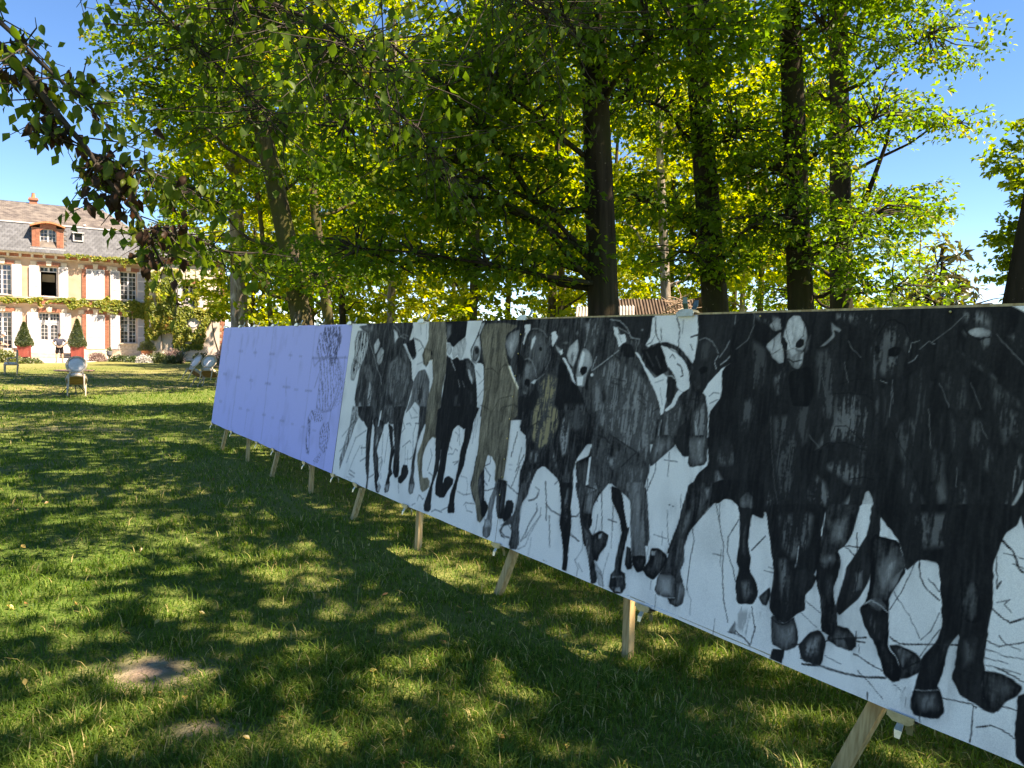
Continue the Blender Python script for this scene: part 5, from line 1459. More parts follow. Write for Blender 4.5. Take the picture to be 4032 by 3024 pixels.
def sheet_pixels(S, T, paper, RS, res):
    """charcoal drawing evaluated on the points of one sheet; S,T in mm on the whole wall"""
    n = len(S); dark = np.zeros(n); tint = np.tile(np.array(paper, float), (n, 1)); tw_ = np.zeros(n)
    streak = fbm(S / 26, T / 150, 3, 3) - .47; grain = fbm(S / 9, T / 9, 8, 2) - .37; smear = fbm(S / 160, T / 260, 12, 3) - .45
    fine = fbm(S / 9 + 3 * smear, T / 70 + streak * 2, 33, 2) - .37; wob = (vnoise(S / 18, T / 18, 20) - .5) * 7
    dark += np.clip(smear * .30 - .01, 0, .12)
    for line in DRAWING.strip().splitlines():
        h, p = line.split('|'); k, d, ex = h.split(); mass = k == 'M'; k = 'F' if mass else k; d = float(d); q = np.array(p.split(','), float).reshape(-1, 2)
        
        if k in 'FX' and len(q) > 4:                             # round the outline off, as a hand would
            nx_ = np.roll(q, -1, 0); q = np.stack([q * .88 + nx_ * .12, q * .12 + nx_ * .88], 1).reshape(-1, 2)
        mgn = 40; lo = q.min(0) - mgn; hi = q.max(0) + mgn
        I = np.nonzero((S > lo[0]) & (S < hi[0]) & (T > lo[1]) & (T < hi[1]))[0]
        if not len(I): continue
        x = S[I] + wob[I] * .6; y = T[I] + wob[I] * .6; cl = k != 'S'; m = len(q); dist = np.full(len(I), 1e9); ins = np.zeros(len(I), bool)
        for i in range(m if cl else m - 1):
            a = q[i]; b = q[(i + 1) % m]; ab = b - a; L2 = ab @ ab + 1e-9
            t = np.clip(((x - a[0]) * ab[0] + (y - a[1]) * ab[1]) / L2, 0, 1); dist = np.minimum(dist, np.hypot(x - a[0] - t * ab[0], y - a[1] - t * ab[1]))
            if cl:
                c = ((a[1] > y) != (b[1] > y)); ins ^= c & (x < (b[0] - a[0]) * (y - a[1]) / (b[1] - a[1] + 1e-9) + a[0])
        if k == 'S':
            rl = np.maximum(RS[I], res) * .55; w = np.maximum(float(ex) * .68, rl * .9) + wob[I] * .08; al = np.clip((w - dist) / np.maximum(rl, w * .5) + .5, 0, 1) * np.clip(.8 + grain[I] * 1.2, .35, 1) * np.clip(float(ex) * .5 / np.maximum(rl, 1) * 1.25, .3, 1)
            dark[I] = dark[I] * (1 - al) + d * al; continue
        sd = np.where(ins, dist, -dist); soft = np.maximum(2.5, np.maximum(res, RS[I]) * .45)
        if k == 'F' and .12 < d < .85: soft = soft * 1.3
        if k == 'F' and d > .6: dark[I] = dark[I] + (1 - dark[I]) * .13 * np.exp(np.clip(sd, -200, 0) / 16) * np.clip(.5 + streak[I] * 3, 0, 1)
        al = np.clip(sd / soft * .5 + .5, 0, 1); al = al * al * (3 - 2 * al)
        if k == 'H':
            an = math.radians(float(ex)); c_ = (x * math.sin(an) - y * math.cos(an)); ln = np.abs(((c_ + (fbm(x / 90, y / 90, 5) - .5) * 40) / 30) % 1 - .5)
            al = al * np.clip((.24 - ln) * 9, 0, 1) * np.clip(.6 + grain[I] * 2, .1, 1); dark[I] = np.maximum(dark[I], d * al); continue
        if k == 'X':                                            # loose strokes: patchy cover, strongest inside
            al = np.clip(sd / 26 + .25, 0, 1) * np.clip(.46 + 4.2 * streak[I] + 3.8 * fine[I] + 1.6 * grain[I], 0, 1); dark[I] = dark[I] * (1 - al) + d * al
            if ',' in ex: tc = np.array([float(v) for v in ex.split(',')]); tint[I] = tint[I] * (1 - al[:, None]) + (np.array(paper) * tc / tc.mean()) * al[:, None]
            continue
        body = d
        if d > .4:
            mod = streak[I] * (.34 if d < .9 else .10) + fine[I] * (.34 if d < .9 else .12) + grain[I] * (.16 if d < .9 else .06) + smear[I] * (.16 if d < .9 else .04); small = max(hi[0] - lo[0], hi[1] - lo[1]) < 900 and not mass; rim = (.20 if small else .02) * np.exp(-np.clip(sd, 0, None) / 22) * (d < .9)
            vol = (.05 if d > .86 else .12) * np.clip((sd - 8) / 45, 0, 1) * (.6 + 1.6 * streak[I]) * small; body = np.clip(d + mod + rim - vol, .25, .985)
        elif d > .1: body = np.clip(d + streak[I] * .35 + grain[I] * .2 + .25 * np.exp(-np.clip(sd, 0, None) / 9), .03, .9)
        else: body = np.clip(d + smear[I] * .3 + grain[I] * .06 - .04, 0, .3)
        dark[I] = dark[I] * (1 - al) + body * al
        if ',' in ex:
            tc = np.array([float(v) for v in ex.split(',')]); tc = tc / tc.mean(); tint[I] = tint[I] * (1 - al[:, None]) + (np.array(paper) * tc * np.array([1.06, 1.0, .92])) * al[:, None]
        elif d > .3: tint[I] = tint[I] * (1 - al[:, None] * .9) + np.array(paper) * al[:, None] * .9
    al = ((1 - dark) ** 1.85)[:, None]
    return tint * al + .011 * (1 - al)

G['paper'] = attr_mat('charcoal_on_paper', 'ink', .92, .12, .10, 260)
PAPER = [(.56, .56, .92), (.93, .885, .80), (.93, .88, .79)]
for (a, b), (nc, nr), paper, lab in zip(SPLIT, ((170, 140), (240, 240), (640, 370)), PAPER,
        ('lavender sheet with a light sketch of one horse', 'white sheet with a pack of grey charcoal horses', 'white sheet with large black charcoal horses')):
    depth = lambda s: 12.6 - .833 * s
    u0, u1 = 1 / depth(a), 1 / depth(b); s = (12.6 - 1 / np.linspace(u0, u1, nc)) / .833
    if b > 12: s = np.concatenate([(12.05 - 1 / np.linspace(1 / (12.05 - .833 * a), 1 / (12.05 - .833 * 11.58), nc - 40)) / .833, np.linspace(11.6, b, 40)])
    t = np.linspace(0, 1.5, nr)
    Sg, Tg = np.meshgrid(s, t); off = (fbm(Sg * 1.1, Tg * .7, 61) - .5) * (.010 if a > 1 else .022) + np.sin(Sg * 9) * .0012
    V = np.c_[Sg.ravel(), (off - .004).ravel(), Tg.ravel()]; V[:, 1] = np.minimum(V[:, 1], .012)
    V[:, 2] += (np.where(Tg < .02, -1, 0) * (fbm(Sg * 1.3, Sg * 0 + 2, 70) - .5) * .02).ravel()
    ii = np.arange(nc * nr).reshape(nr, nc); Fq = np.stack([ii[:-1, :-1], ii[:-1, 1:], ii[1:, 1:], ii[1:, :-1]], -1).reshape(-1, 4)
    RS = np.tile(np.gradient(s) * 1000, nr); col = sheet_pixels(Sg.ravel() * 1000, Tg.ravel() * 1000, paper, RS, 1500 / nr)
    o = link(bpy.data.objects.new('sheet', np_mesh('sheet', V, Fq, G['paper'], {'ink': col}, True)), wall_root); o['label'] = lab

# timber props
def prop(s0, s1, label):
    b = np.array([*np.round(np.array(pp(s0, -.36, .06))[:2], 3), 0]); root = empty('easel_prop', tuple(b), 0, label, 'easel', 'timber props behind the display wall')
    MB().bar(np.array(pp(s0 - .18, -.43, .085)) - b, np.array(pp(s0 + .46, 1.22, .07)) - b, .058, .040, PN).build('left_leg', G['timber'], root)
    MB().bar(np.array(pp(s1 + .03, -.43, .15)) - b, np.array(pp(s1 - .1, 1.22, .07)) - b, .054, .040, PN).build('right_leg', G['timber'], root)
    MB().bar(np.array(pp(s0 + .1, 1.15, .125)) - b, np.array(pp(s1, 1.15, .125)) - b, .045, .04, PN).build('brace', G['timber'], root)
for l in [(.64, 1.67, 'timber prop under the far left end of the display wall'), (3.22, 4.29, 'timber prop under the lavender sheet near the horse sketch'),
          (5.86, 6.92, 'timber prop under the sheet of small grey horses'), (8.41, 9.45, 'timber prop below the blaze-faced horses'), (10.93, 11.97, 'nearest timber prop under the large black horses')]: prop(*l)

# spring clips along both edges
def clip_proto(dark):
    m1 = G['clip_dark'] if dark else G['steel']
    jaw = MB(); jaw.box(-.05, .05, -.020, -.012, -.022, -.002); jaw.box(-.05, .05, .034, .042, -.022, -.002); jaw.prism([(-.05, -.002), (.05, -.002), (.03, .012), (-.03, .012)], -.014, .037)
    jm = jaw.mesh('jaw', G['steel'])
    h = MB()
    for sy, y0 in ((-1, -.012), (1, .036)):
        h.add([(-.012, y0, .01), (.012, y0, .01), (.015, y0 + sy * .014, .035), (.010, y0 + sy * .018, .062), (-.010, y0 + sy * .018, .062), (-.015, y0 + sy * .014, .035)] + [(-.012, y0 + .003, .01), (.012, y0 + .003, .01), (.015, y0 + sy * .014 + .003, .035), (.010, y0 + sy * .018 + .003, .062), (-.010, y0 + sy * .018 + .003, .062), (-.015, y0 + sy * .014 + .003, .035)],
              [(0, 1, 2, 5), (5, 2, 3, 4), (11, 8, 7, 6), (10, 9, 8, 11), (0, 5, 11, 6), (1, 7, 8, 2), (3, 9, 10, 4), (4, 10, 11, 5), (2, 8, 9, 3)])
    return jm, h.mesh('handle', m1)
CL = {False: clip_proto(False), True: clip_proto(True)}
def clip(s, t, down, label, dark=False, sc=1.0, tilt=0.0):
    root = bpy.data.objects.new('spring_clip', None); root.empty_display_size = .05; link(root); tag(root, label, 'clip', 'spring clips holding the paper')
    loc = Matrix.Translation((s, -.003, t)); rot = Matrix.Rotation(math.pi if down else 0, 4, 'Y') @ Matrix.Rotation(tilt, 4, 'Y')
    root.matrix_world = PIM @ loc @ rot @ Matrix.Diagonal((sc, 1, sc, 1))
    inst('jaw', CL[dark][0], root); inst('handle', CL[dark][1], root)
TOPC = [(.03, 'top corner at the far end of the lavender sheet'), (.93, 'top edge, second from the far end'), (1.72, 'top edge, third from the far end'), (2.58, 'top edge above the pencil crosses'), (3.53, 'top edge left of the horse sketch'), (4.27, 'top edge above the horse sketch'), (5.2, 'top edge at the seam of lavender and white sheets'), (6.78, 'top edge above the first dark rider'), (8.27, 'top edge above the blaze-faced horse')]
BOTC = [(.06, 'bottom corner at the far end'), (1.28, 'bottom edge, second from the far end'), (2.58, 'bottom edge, third from the far end'), (3.29, 'bottom edge left of the horse sketch hooves'), (4.43, 'bottom edge under the horse sketch'), (5.30, 'bottom edge at the seam of the sheets'), (5.88, 'bottom edge beside the third timber prop'), (6.93, 'bottom edge below the first dark horse'), (8.31, 'bottom edge above the fourth timber prop'), (9.70, 'bottom edge right of the pale hoof'), (11.05, 'bottom edge beside the nearest prop')]
for s, w in TOPC: clip(s, 1.515, False, 'metal spring clip on the ' + w, tilt=RNG.normal(0, .03))
clip(9.74, 1.515, False, 'largest clip, dark green, on the top edge before the black horse', True, 1.15)
for s, w in BOTC: clip(s, -.012, True, 'metal spring clip on the ' + w, tilt=RNG.normal(0, .05), sc=1.0)

# ------------------------------------------------------------------ garden chairs and tables
def oval_ring(cx, cz, rx, rz, y, r, n=28):
    mb = MB(); V = []
    for k in range(n):
        t = 2 * math.pi * k / n; c = Vector((cx + rx * math.cos(t), y, cz + rz * math.sin(t))); o = Vector((math.cos(t), 0, math.sin(t)))
        for j in range(6):
            a = 2 * math.pi * j / 6; V.append(c + o * r * math.cos(a) + Vector((0, r * .8 * math.sin(a), 0)))
    F = [(k * 6 + j, k * 6 + (j + 1) % 6, ((k + 1) % n) * 6 + (j + 1) % 6, ((k + 1) % n) * 6 + j) for k in range(n) for j in range(6)]
    return mb.add(V, F)
def disc_pad(cx, cz, rx, rz, y0, y1, n=24):
    mb = MB(); V = []
    for y, f in ((y0, .0), (y0, .75), ((y0 + y1) / 2, 1.0), (y1, .75), (y1, 0)):
        V += [(cx + rx * f * math.cos(2 * math.pi * k / n), y, cz + rz * f * math.sin(2 * math.pi * k / n)) for k in range(n)]
    return mb.add(V, [(i * n + k, i * n + (k + 1) % n, (i + 1) * n + (k + 1) % n, (i + 1) * n + k) for i in range(4) for k in range(n)])
CH = {}
def chair_meshes():
    if CH: return CH
    P, W = G['chair_paint'], G['chair_cloth']
    pr = lambda s: [(.013, 0), (.016, .05), (.024, .33), (.027, .37), (.022, .385), (.028, .40), (.028, .44)]
    CH['leg'] = MB().lathe(pr(1), 10).mesh('leg', P, True)
    sf = MB(); n = 26; ring = []
    for k in range(n):                                         # rounded seat rail: wide front, narrower back
        t = 2 * math.pi * k / n; c, s = math.cos(t), math.sin(t); x = .255 * math.copysign(abs(c) ** .7, c); y = -.215 + .245 * math.copysign(abs(s) ** .75, s); x *= 1 + .10 * (s)
        ring.append((x, y))
    V = [(x * f, (y + .215) * f - .215, z) for z, f in ((.385, .94), (.385, 1), (.45, 1.02), (.455, .96)) for x, y in ring]
    sf.add(V, [(i * n + k, i * n + (k + 1) % n, (i + 1) * n + (k + 1) % n, (i + 1) * n + k) for i in range(3) for k in range(n)]); CH['seat_rail'] = sf.mesh('seat_rail', P, True)
    cu = MB(); V = [(x * f, (y + .215) * f - .215, z) for z, f in ((.452, .95), (.48, .97), (.50, .85), (.507, .4), (.508, 0)) for x, y in ring]
    cu.add(V, [(i * n + k, i * n + (k + 1) % n, (i + 1) * n + (k + 1) % n, (i + 1) * n + k) for i in range(4) for k in range(n)]); CH['seat'] = cu.mesh('seat', W, True)
    wb = MB(); wb.add([(x * .93, (y + .215) * .93 - .215, .392) for x, y in ring], [tuple(range(n - 1, -1, -1))]); CH['webbing'] = wb.mesh('seat_underside', G['webbing'])
    CH['back'] = oval_ring(0, .755, .235, .255, 0, .030).mesh('back_frame', P, True)
    CH['pad'] = disc_pad(0, .755, .215, .235, -.022, .025).mesh('back_pad', W, True)
    st = MB()
    for s in (-1, 1): st.tube([(s * .20, .02, .40), (s * .155, .01, .47), (s * .15, 0, .555)], [.024, .022, .02], 8)
    CH['stile'] = st.mesh('back_post', P, True)
    ar = MB(); ar.tube([(0, -.44, .70), (0, -.33, .685), (0, -.16, .68), (0, -.09, .665), (0, -.10, .57), (0, -.16, .45)], [.018, .02, .022, .02, .018, .02], 8); CH['arm'] = ar.mesh('arm', P, True)
    return CH
def chair(label, loc, yaw, tip=0.0, arms=False, group='oval-back garden chairs'):
    M_ = chair_meshes(); r = empty('garden_chair', loc, 0, label, 'chair', group); r.rotation_euler = (-tip, 0, yaw)
    for x, y in ((-.215, 0), (.215, 0), (-.185, -.42), (.185, -.42)): inst('leg', M_['leg'], r, (x, y, 0), (.0 if y == 0 else .10, 0, 0))
    inst('seat_rail', M_['seat_rail'], r); inst('seat', M_['seat'], r); inst('seat_underside', M_['webbing'], r)
    for k in ('back', 'pad', 'stile'): inst({'back': 'back_frame', 'pad': 'back_pad', 'stile': 'back_post'}[k], M_[k], r, (0, -.44, 0) if k == 'stile' else (0, -.36 if 0 else -.44, 0), (.0, 0, 0))
    if arms:
        for s in (-1, 1): inst('arm', M_['arm'], r, (s * .25, 0, 0))
    return r
chair('cream oval-back chair tipped forward against the bistro table in mid lawn', (-11.90, 20.98, 0), R(29), R(33))
chair('cream oval-back chair tipped steeply, leftmost of the pair by the display wall', (-11.02, 26.6, 0), R(-38), R(36))
chair('cream oval-back chair tipped beside the display wall, right one of the pair', (-10.45, 26.45, 0), R(2), R(34))
chair('cream oval-back armchair standing upright on the sunny lawn', (-20.95, 31.72, 0), R(118), 0, True)
def bistro(loc, rad, h, label):
    r = empty('bistro_table', loc, RNG.uniform(0, 2), label, 'table', 'round garden tables')
    MB().lathe([(rad * .98, -.012), (rad, -.005), (rad, .008), (rad * .98, .012)], 36, (0, 0, h)).build('table_top', G['table_wood'], r, False)
    MB().tube([(0, 0, .33), (0, 0, h - .02)], .022, 10).build('column', G['iron'], r)
    for k in range(3):
        a = 2 * math.pi * k / 3; c, s = math.cos(a), math.sin(a)
        MB().tube([(0, 0, .36), (.08 * c, .08 * s, .30), (.22 * c, .22 * s, .16), (.34 * c, .34 * s, .03), (.42 * c, .42 * s, .0)], .014, 7).build('leg', G['iron'], r)
        MB().tube([(0, 0, .55), (.10 * c, .10 * s, .62), (rad * .55 * c, rad * .55 * s, h - .014)], .012, 6).build('brace', G['iron'], r)
bistro((-12.45, 21.85, 0), .52, .68, 'round bistro table behind the tipped chair in mid lawn')
bistro((-10.15, 27.5, 0), .60, .68, 'round garden table behind the pair of tipped chairs')

# ------------------------------------------------------------------ topiary in red planters, urn, pots
def planter(a, label):
    x, y, z = hp(a, 1.45, .02); r = empty('planter_box', (x, y, 0), HZ, label, 'planter', 'red wooden planters by the front door')
    s = .375
    for sx in (-1, 1):
        for sy in (-1, 1): MB().box(sx * s - .035, sx * s + .035, sy * s - .035, sy * s + .035, .02, .92).build('post', G['red_wood'], r)
    for k in range(4):
        w = MB()
        for q in range(6): w.box(-s + .036 + q * .113, -s + .036 + q * .113 + .108, -s - .012, -s + .012, .16, .84)
        w.box(-s + .036, s - .036, -s - .02, -s + .02, .845, .89); w.box(-s + .036, s - .036, -s - .02, -s + .02, .11, .155)
        o = w.build('panel', G['red_wood'], r); o.rotation_euler = (0, 0, k * math.pi / 2)
    MB().box(-s, s, -s, s, .5, .80).build('soil', G['bark'], r)
    return (x, y)
def topiary(xy, h, rad, label):
    r = empty('topiary_cone', (*xy, .80), 0, label, 'topiary', 'clipped cone shrubs by the front door')
    MB().tube([(0, 0, -.1), (0, 0, h * .7)], [.03, .015], 7).build('stem', G['bark'], r)
    MB().lathe([(rad * .55, .05), (rad * .78, .3), (rad * .45, h * .55), (.03, h * .93)], 14).build('inner_mass', G['leaf_box'], r)
    n = 5200; t = RNG.random(n) ** 1.5 * h; prof = rad * np.interp(t / h, [0, .06, .18, .5, .8, 1], [.72, .95, 1.0, .60, .28, .05])
    a = RNG.uniform(0, 6.283, n); rr = prof * RNG.uniform(.84, 1.06, n) * (1 + .07 * np.sin(a * 3 + t * 4))
    P = np.c_[rr * np.cos(a), rr * np.sin(a), t]; d = np.c_[np.cos(a), np.sin(a), .5 + 0 * a]
    link(bpy.data.objects.new('foliage', leaf_mesh('foliage', P, unit(d + RNG.normal(size=(n, 3)) * .6), unit(d + RNG.normal(size=(n, 3)) * .7), .075 * RNG.uniform(.6, 1.3, n), RNG.normal(.5, .25, n), G['leaf_box'], .4, 'quad')), r)
xy = planter(-3.72, 'red wooden planter box left of the white front door'); topiary(xy, 1.72, .52, 'dark green cone shrub left of the white front door')
xy = planter(-.50, 'red wooden planter box right of the white front door'); topiary(xy, 2.05, .55, 'taller cone shrub with loose tip right of the white front door')
def urn(loc, label):
    r = empty('garden_urn', loc, 0, label, 'urn'); m_ = mat('urn_lead', (.10, .11, .12), (.2, .21, .22), 12, .5)
    MB().lathe([(.14, 0), (.14, .06), (.06, .10), (.045, .22), (.07, .26)], 16).build('foot', m_, r, True); MB().lathe([(.06, .26), (.15, .32), (.17, .42), (.155, .52), (.20, .60), (.19, .62), (.1, .60)], 18).build('bowl', m_, r, True)
    shr = shrub('urn_plant', 'small yellow-green plant growing in the grey urn', (loc[0], loc[1], loc[2] + .6), (.14, .14, .3), 160, .07, G['leaf_shrub'], cat='plant', stems=3)
urn((-26.9, 51.3, .06), 'grey lead urn on a stem in the flower bed')
px_, py_, _ = hp(4.0, 1.9, 0)
r_ = empty('clay_pot', (px_, py_, 0), 0, 'large red clay pot at the corner of the wing', 'pot'); MB().lathe([(.26, 0), (.34, .35), (.40, .62), (.44, .64), (.44, .74), (.38, .74), (.36, .6)], 20).build('body', G['terracotta'], r_, True); MB().lathe([(.02, .66), (.37, .665)], 16).build('soil', G['bark'], r_)
shrub('pot_shrub', 'rounded light green shrub growing in the red clay pot', (px_, py_, .66), (.66, .6, .75), 2200, .10, G['leaf_shrub'], tone=(.62, .2), width=.16)

# flower bed along the wing and forecourt
def yucca(loc, label, n=90, L_=1.05):
    r = empty('yucca', loc, 0, label, 'plant'); V = []; T = []; tn = []
    for i in range(n):
        a = RNG.uniform(0, 6.283); el = RNG.uniform(.05, 1.5); l = L_ * RNG.uniform(.7, 1.05); d = np.array([math.cos(a) * math.cos(el), math.sin(a) * math.cos(el), math.sin(el)]); s = np.array([-math.sin(a), math.cos(a), 0]) * .024
        b = len(V); mid = d * l * .55; tip = d * l - np.array([0, 0, .12 * math.cos(el) * l]); V += [-s * .6, s * .6, mid + s, mid - s, tip]; T += [(b, b + 1, b + 2), (b, b + 2, b + 3), (b + 3, b + 2, b + 4)]; tn += [RNG.random()] * 5
    V = np.array(V) + np.array([0, 0, .15]); link(bpy.data.objects.new('blades', np_mesh('blades', V, np.array(T), G['leaf_yucca'], {'tone': tn})), r)
    MB().tube([(0, 0, -.05), (0, 0, .2)], [.07, .05], 8).build('stem', G['bark'], r)
yucca((-21.3, 49.4, 0), 'dark spiky yucca clump in front of the creeper wall')
bedc = [((-27.2, 50.4), (.55, .45, .62), 'leaf_pink', 'dry purple-brown flower clump left of the grey urn', .16), ((-25.9, 50.9), (.8, .5, .42), 'leaf_box', 'dark low shrub right of the grey urn', .3), ((-24.8, 50.4), (.9, .5, .40), 'leaf_box', 'dark spreading shrub in the middle of the flower bed', .3),
        ((-23.9, 49.9), (.55, .45, .50), 'leaf_white', 'pale flowering clump in the flower bed', .3), ((-23.2, 50.3), (.7, .55, .70), 'leaf_shrub', 'leafy green shrub below the clay pot', .32), ((-22.6, 51.0), (.75, .6, 1.05), 'leaf_pink', 'tall hazy lilac flower clump before the wing', .14),
        ((-22.0, 49.8), (.7, .5, .50), 'leaf_shrub', 'low green shrub left of the yucca', .3), ((-20.2, 50.0), (.8, .6, .75), 'leaf_shrub', 'green shrub right of the yucca', .3), ((-19.0, 50.6), (.9, .6, .95), 'leaf_pink', 'reddish dry shrub below the brick corner', .25), ((-18.2, 49.8), (.8, .6, .8), 'leaf_box', 'dark shrub with pale flowers behind the tipped chairs', .3), ((-17.2, 50.4), (.9, .7, 1.0), 'leaf_shrub', 'shrub at the end of the bed beside the display wall', .3)]
for (x, y), rr_, lm, lb_, wd in bedc: shrub('bed_shrub', lb_, (x, y, 0), rr_, 900, .13, G[lm], 'shrubs in the flower bed', width=wd)
shrub('lawn_shrub', 'bright yellow-green shrub behind the armchair at the forecourt edge', (-30.0, 45.2, 0), (.95, .7, .75), 1500, .13, G['leaf_shrub'], tone=(.75, .18))
shrub('edge_plant', 'low green ground plant at the gravel edge right of the armchair', (-27.9, 44.4, 0), (.95, .5, .32), 900, .10, G['leaf_shrub'], tone=(.55, .2))
shrub('edge_plant', 'low shrub at the left picture edge by the gravel', (-31.9, 44.6, 0), (.7, .6, .45), 700, .11, G['leaf_shrub'], tone=(.6, .2))

# ------------------------------------------------------------------ two people
def skin_obj(name, parent, verts, edges, radii, material, root_i=0, sub=2):
    me = bpy.data.meshes.new(name); me.from_pydata(verts, edges, []); me.materials.append(material); o = link(bpy.data.objects.new(name, me), parent)
    md = o.modifiers.new('skin', 'SKIN'); md.use_smooth_shade = True
    for i, r_ in enumerate(radii): me.skin_vertices[0].data[i].radius = (r_, r_) if not isinstance(r_, tuple) else r_
    me.skin_vertices[0].data[root_i].use_root = True
    s = o.modifiers.new('sub', 'SUBSURF'); s.levels = sub; s.render_levels = sub
    return o
def person(label, loc, yaw, J, shirt, legs, shorts, hair, cap=None, shoes=None):
    """J: joint positions, faces +y locally"""
    r = empty('person', loc, yaw, label, 'person')
    V = []; E_ = []; Rr = []; ix = {}
    def ad(k, p, rad, par=None):
        ix[k] = len(V); V.append(p); Rr.append(rad)
        if par is not None: E_.append((ix[par], ix[k]))
    ad('pelvis', J['pelvis'], (.15, .11)); ad('belly', J['belly'], (.145, .11), 'pelvis'); ad('chest', J['chest'], (.165, .115), 'belly'); ad('neck0', J['neck'], .06, 'chest'); ad('neck1', J['neck1'], .055, 'neck0')
    ad('jaw', J['jaw'], (.07, .08), 'neck1'); ad('skull', J['skull'], (.082, .10), 'jaw'); ad('crown', J['crown'], (.06, .075), 'skull')
    hd = Vector(J['face']); ad('nose', Vector(J['jaw']) * .45 + Vector(J['skull']) * .55 + hd * .105, .016, 'skull')
    for s in 'lr':
        ad('sh' + s, J['sh' + s], .068, 'chest'); ad('el' + s, J['el' + s], .045, 'sh' + s); ad('wr' + s, J['wr' + s], .030, 'el' + s); ad('pa' + s, J['pa' + s], (.038, .022), 'wr' + s)
        d = (Vector(J['pa' + s]) - Vector(J['wr' + s])).normalized(); sd = d.cross(Vector((0, 1, .3))).normalized()
        for q in range(4):
            b = Vector(J['pa' + s]) + sd * (.022 * (q - 1.5)) + d * .03; l = (.06, .072, .068, .052)[q]
            ad('f%s%d' % (s, q), b, .010, 'pa' + s); ad('g%s%d' % (s, q), b + d * l * .6, .009, 'f%s%d' % (s, q)); ad('h%s%d' % (s, q), b + d * l + Vector((0, .015, -.01)), .008, 'g%s%d' % (s, q))
        tb = Vector(J['wr' + s]) + d * .035 + sd * .035; ad('t' + s, tb, .011, 'pa' + s); ad('u' + s, tb + sd * .03 + d * .03, .009, 't' + s)
        ad('hp' + s, J['hp' + s], .095, 'pelvis'); ad('kn' + s, J['kn' + s], .058, 'hp' + s); ad('ca' + s, J['ca' + s], .056, 'kn' + s); ad('an' + s, J['an' + s], .036, 'ca' + s); ad('to' + s, J['to' + s], .036, 'an' + s)
    skin_obj('body', r, V, E_, Rr, G['skin'])
    sm = mat('shirt', shirt, tuple(c * 1.3 for c in shirt), 14, .9); lm = mat('trousers', legs, tuple(c * 1.3 for c in legs), 14, .9)
    mx = lambda a, b, t: tuple(Vector(J[a]) * (1 - t) + Vector(J[b]) * t)
    skin_obj('shirt', r, [J['pelvis'], J['belly'], J['chest'], mx('neck', 'chest', .15)] + [q for s in 'lr' for q in (J['sh' + s], mx('sh' + s, 'el' + s, .75))], [(0, 1), (1, 2), (2, 3), (2, 4), (4, 5), (2, 6), (6, 7)],
             [(.175, .135), (.17, .135), (.19, .14), .07, .085, .07, .085, .07], sm)
    end = .8 if shorts else 1.0
    lv = [mx('pelvis', 'belly', .3)]; le = []; lr_ = [(.165, .13)]
    for s in 'lr':
        b = len(lv); lv += [J['hp' + s], mx('hp' + s, 'kn' + s, .95 if shorts else 1.0)]; le += [(0, b), (b, b + 1)]; lr_ += [.115, .092 if shorts else .085]
        if not shorts: lv += [J['ca' + s], mx('ca' + s, 'an' + s, .95)]; le += [(b + 1, b + 2), (b + 2, b + 3)]; lr_ += [.078, .07]
    skin_obj('trousers', r, lv, le, lr_, lm)
    h = MB(); hs = Vector(J['skull']) * .55 + Vector(J['crown']) * .45
    h.lathe([(.088, -.04), (.098, .0), (.09, .06), (.06, .10), (.0, .115)], 14, (0, 0, 0), .92, 1.08); o = h.build('hair', mat('hair', hair, None, 30, .7), r, True); o.location = hs - hd * .018; o.rotation_euler = (J.get('nod', 0), 0, 0)
    if cap:
        c = MB(); c.lathe([(.105, 0), (.108, .03), (.095, .085), (.05, .12), (.0, .125)], 16, (0, 0, 0), .93, 1.08); c.add([(-.08, .06, .01), (.08, .06, .01), (.06, .19, -.005), (-.06, .19, -.005), (-.08, .06, .02), (.08, .06, .02), (.06, .19, .005), (-.06, .19, .005)], [(3, 2, 1, 0), (4, 5, 6, 7), (2, 3, 7, 6), (1, 2, 6, 5), (0, 4, 7, 3)])
        o = c.build('cap', mat('cap', cap, None, 12, .9), r); o.location = hs + Vector((0, 0, .015)); o.rotation_euler = (J.get('nod', 0), 0, 0)
    for s in 'lr':
        a = Vector(J['an' + s]); t = Vector(J['to' + s]); f_ = MB(); f_.tube([a + Vector((0, -.05, -.05)), a + Vector((0, .02, -.03)), t + Vector((0, -.02, 0)), t + Vector((0, .05, -.01))], [.04, .05, .045, .028], 10); f_.build('shoe', mat('shoe', shoes or (.05, .05, .06), None, 10, .6), r, True)
    return r
def legs_up(w=.11, k=0.0):
    d = {}
    for s, sg in (('l', -1), ('r', 1)):
        d['hp' + s] = (sg * .095, 0, .90); d['kn' + s] = (sg * (w), .015, .50); d['ca' + s] = (sg * (w + .005), -.015, .36); d['an' + s] = (sg * (w + .01), -.01, .085); d['to' + s] = (sg * (w + .035), .12, .04)
    return d
J1 = dict(pelvis=(0, 0, .96), belly=(0, 0, 1.12), chest=(0, -.01, 1.34), neck=(0, -.01, 1.47), neck1=(0, .005, 1.51), jaw=(0, .03, 1.56), skull=(0, .015, 1.63), crown=(0, .005, 1.69), face=(0, 1, 0),
          shl=(-.19, -.01, 1.40), ell=(-.35, -.06, 1.18), wrl=(-.23, .05, 1.03), pal=(-.17, .08, 1.0), shr=(.19, -.01, 1.40), elr=(.40, -.06, 1.20), wrr=(.24, .04, 1.05), par=(.18, .07, 1.02)); J1.update(legs_up(.15))
person('man in grey t-shirt and dark shorts, hands on hips, seen from behind', (-27.2, 46.17, .016), R(28), J1, (.055, .06, .085), (.012, .012, .016), True, (.05, .03, .02), shoes=(.12, .12, .14))
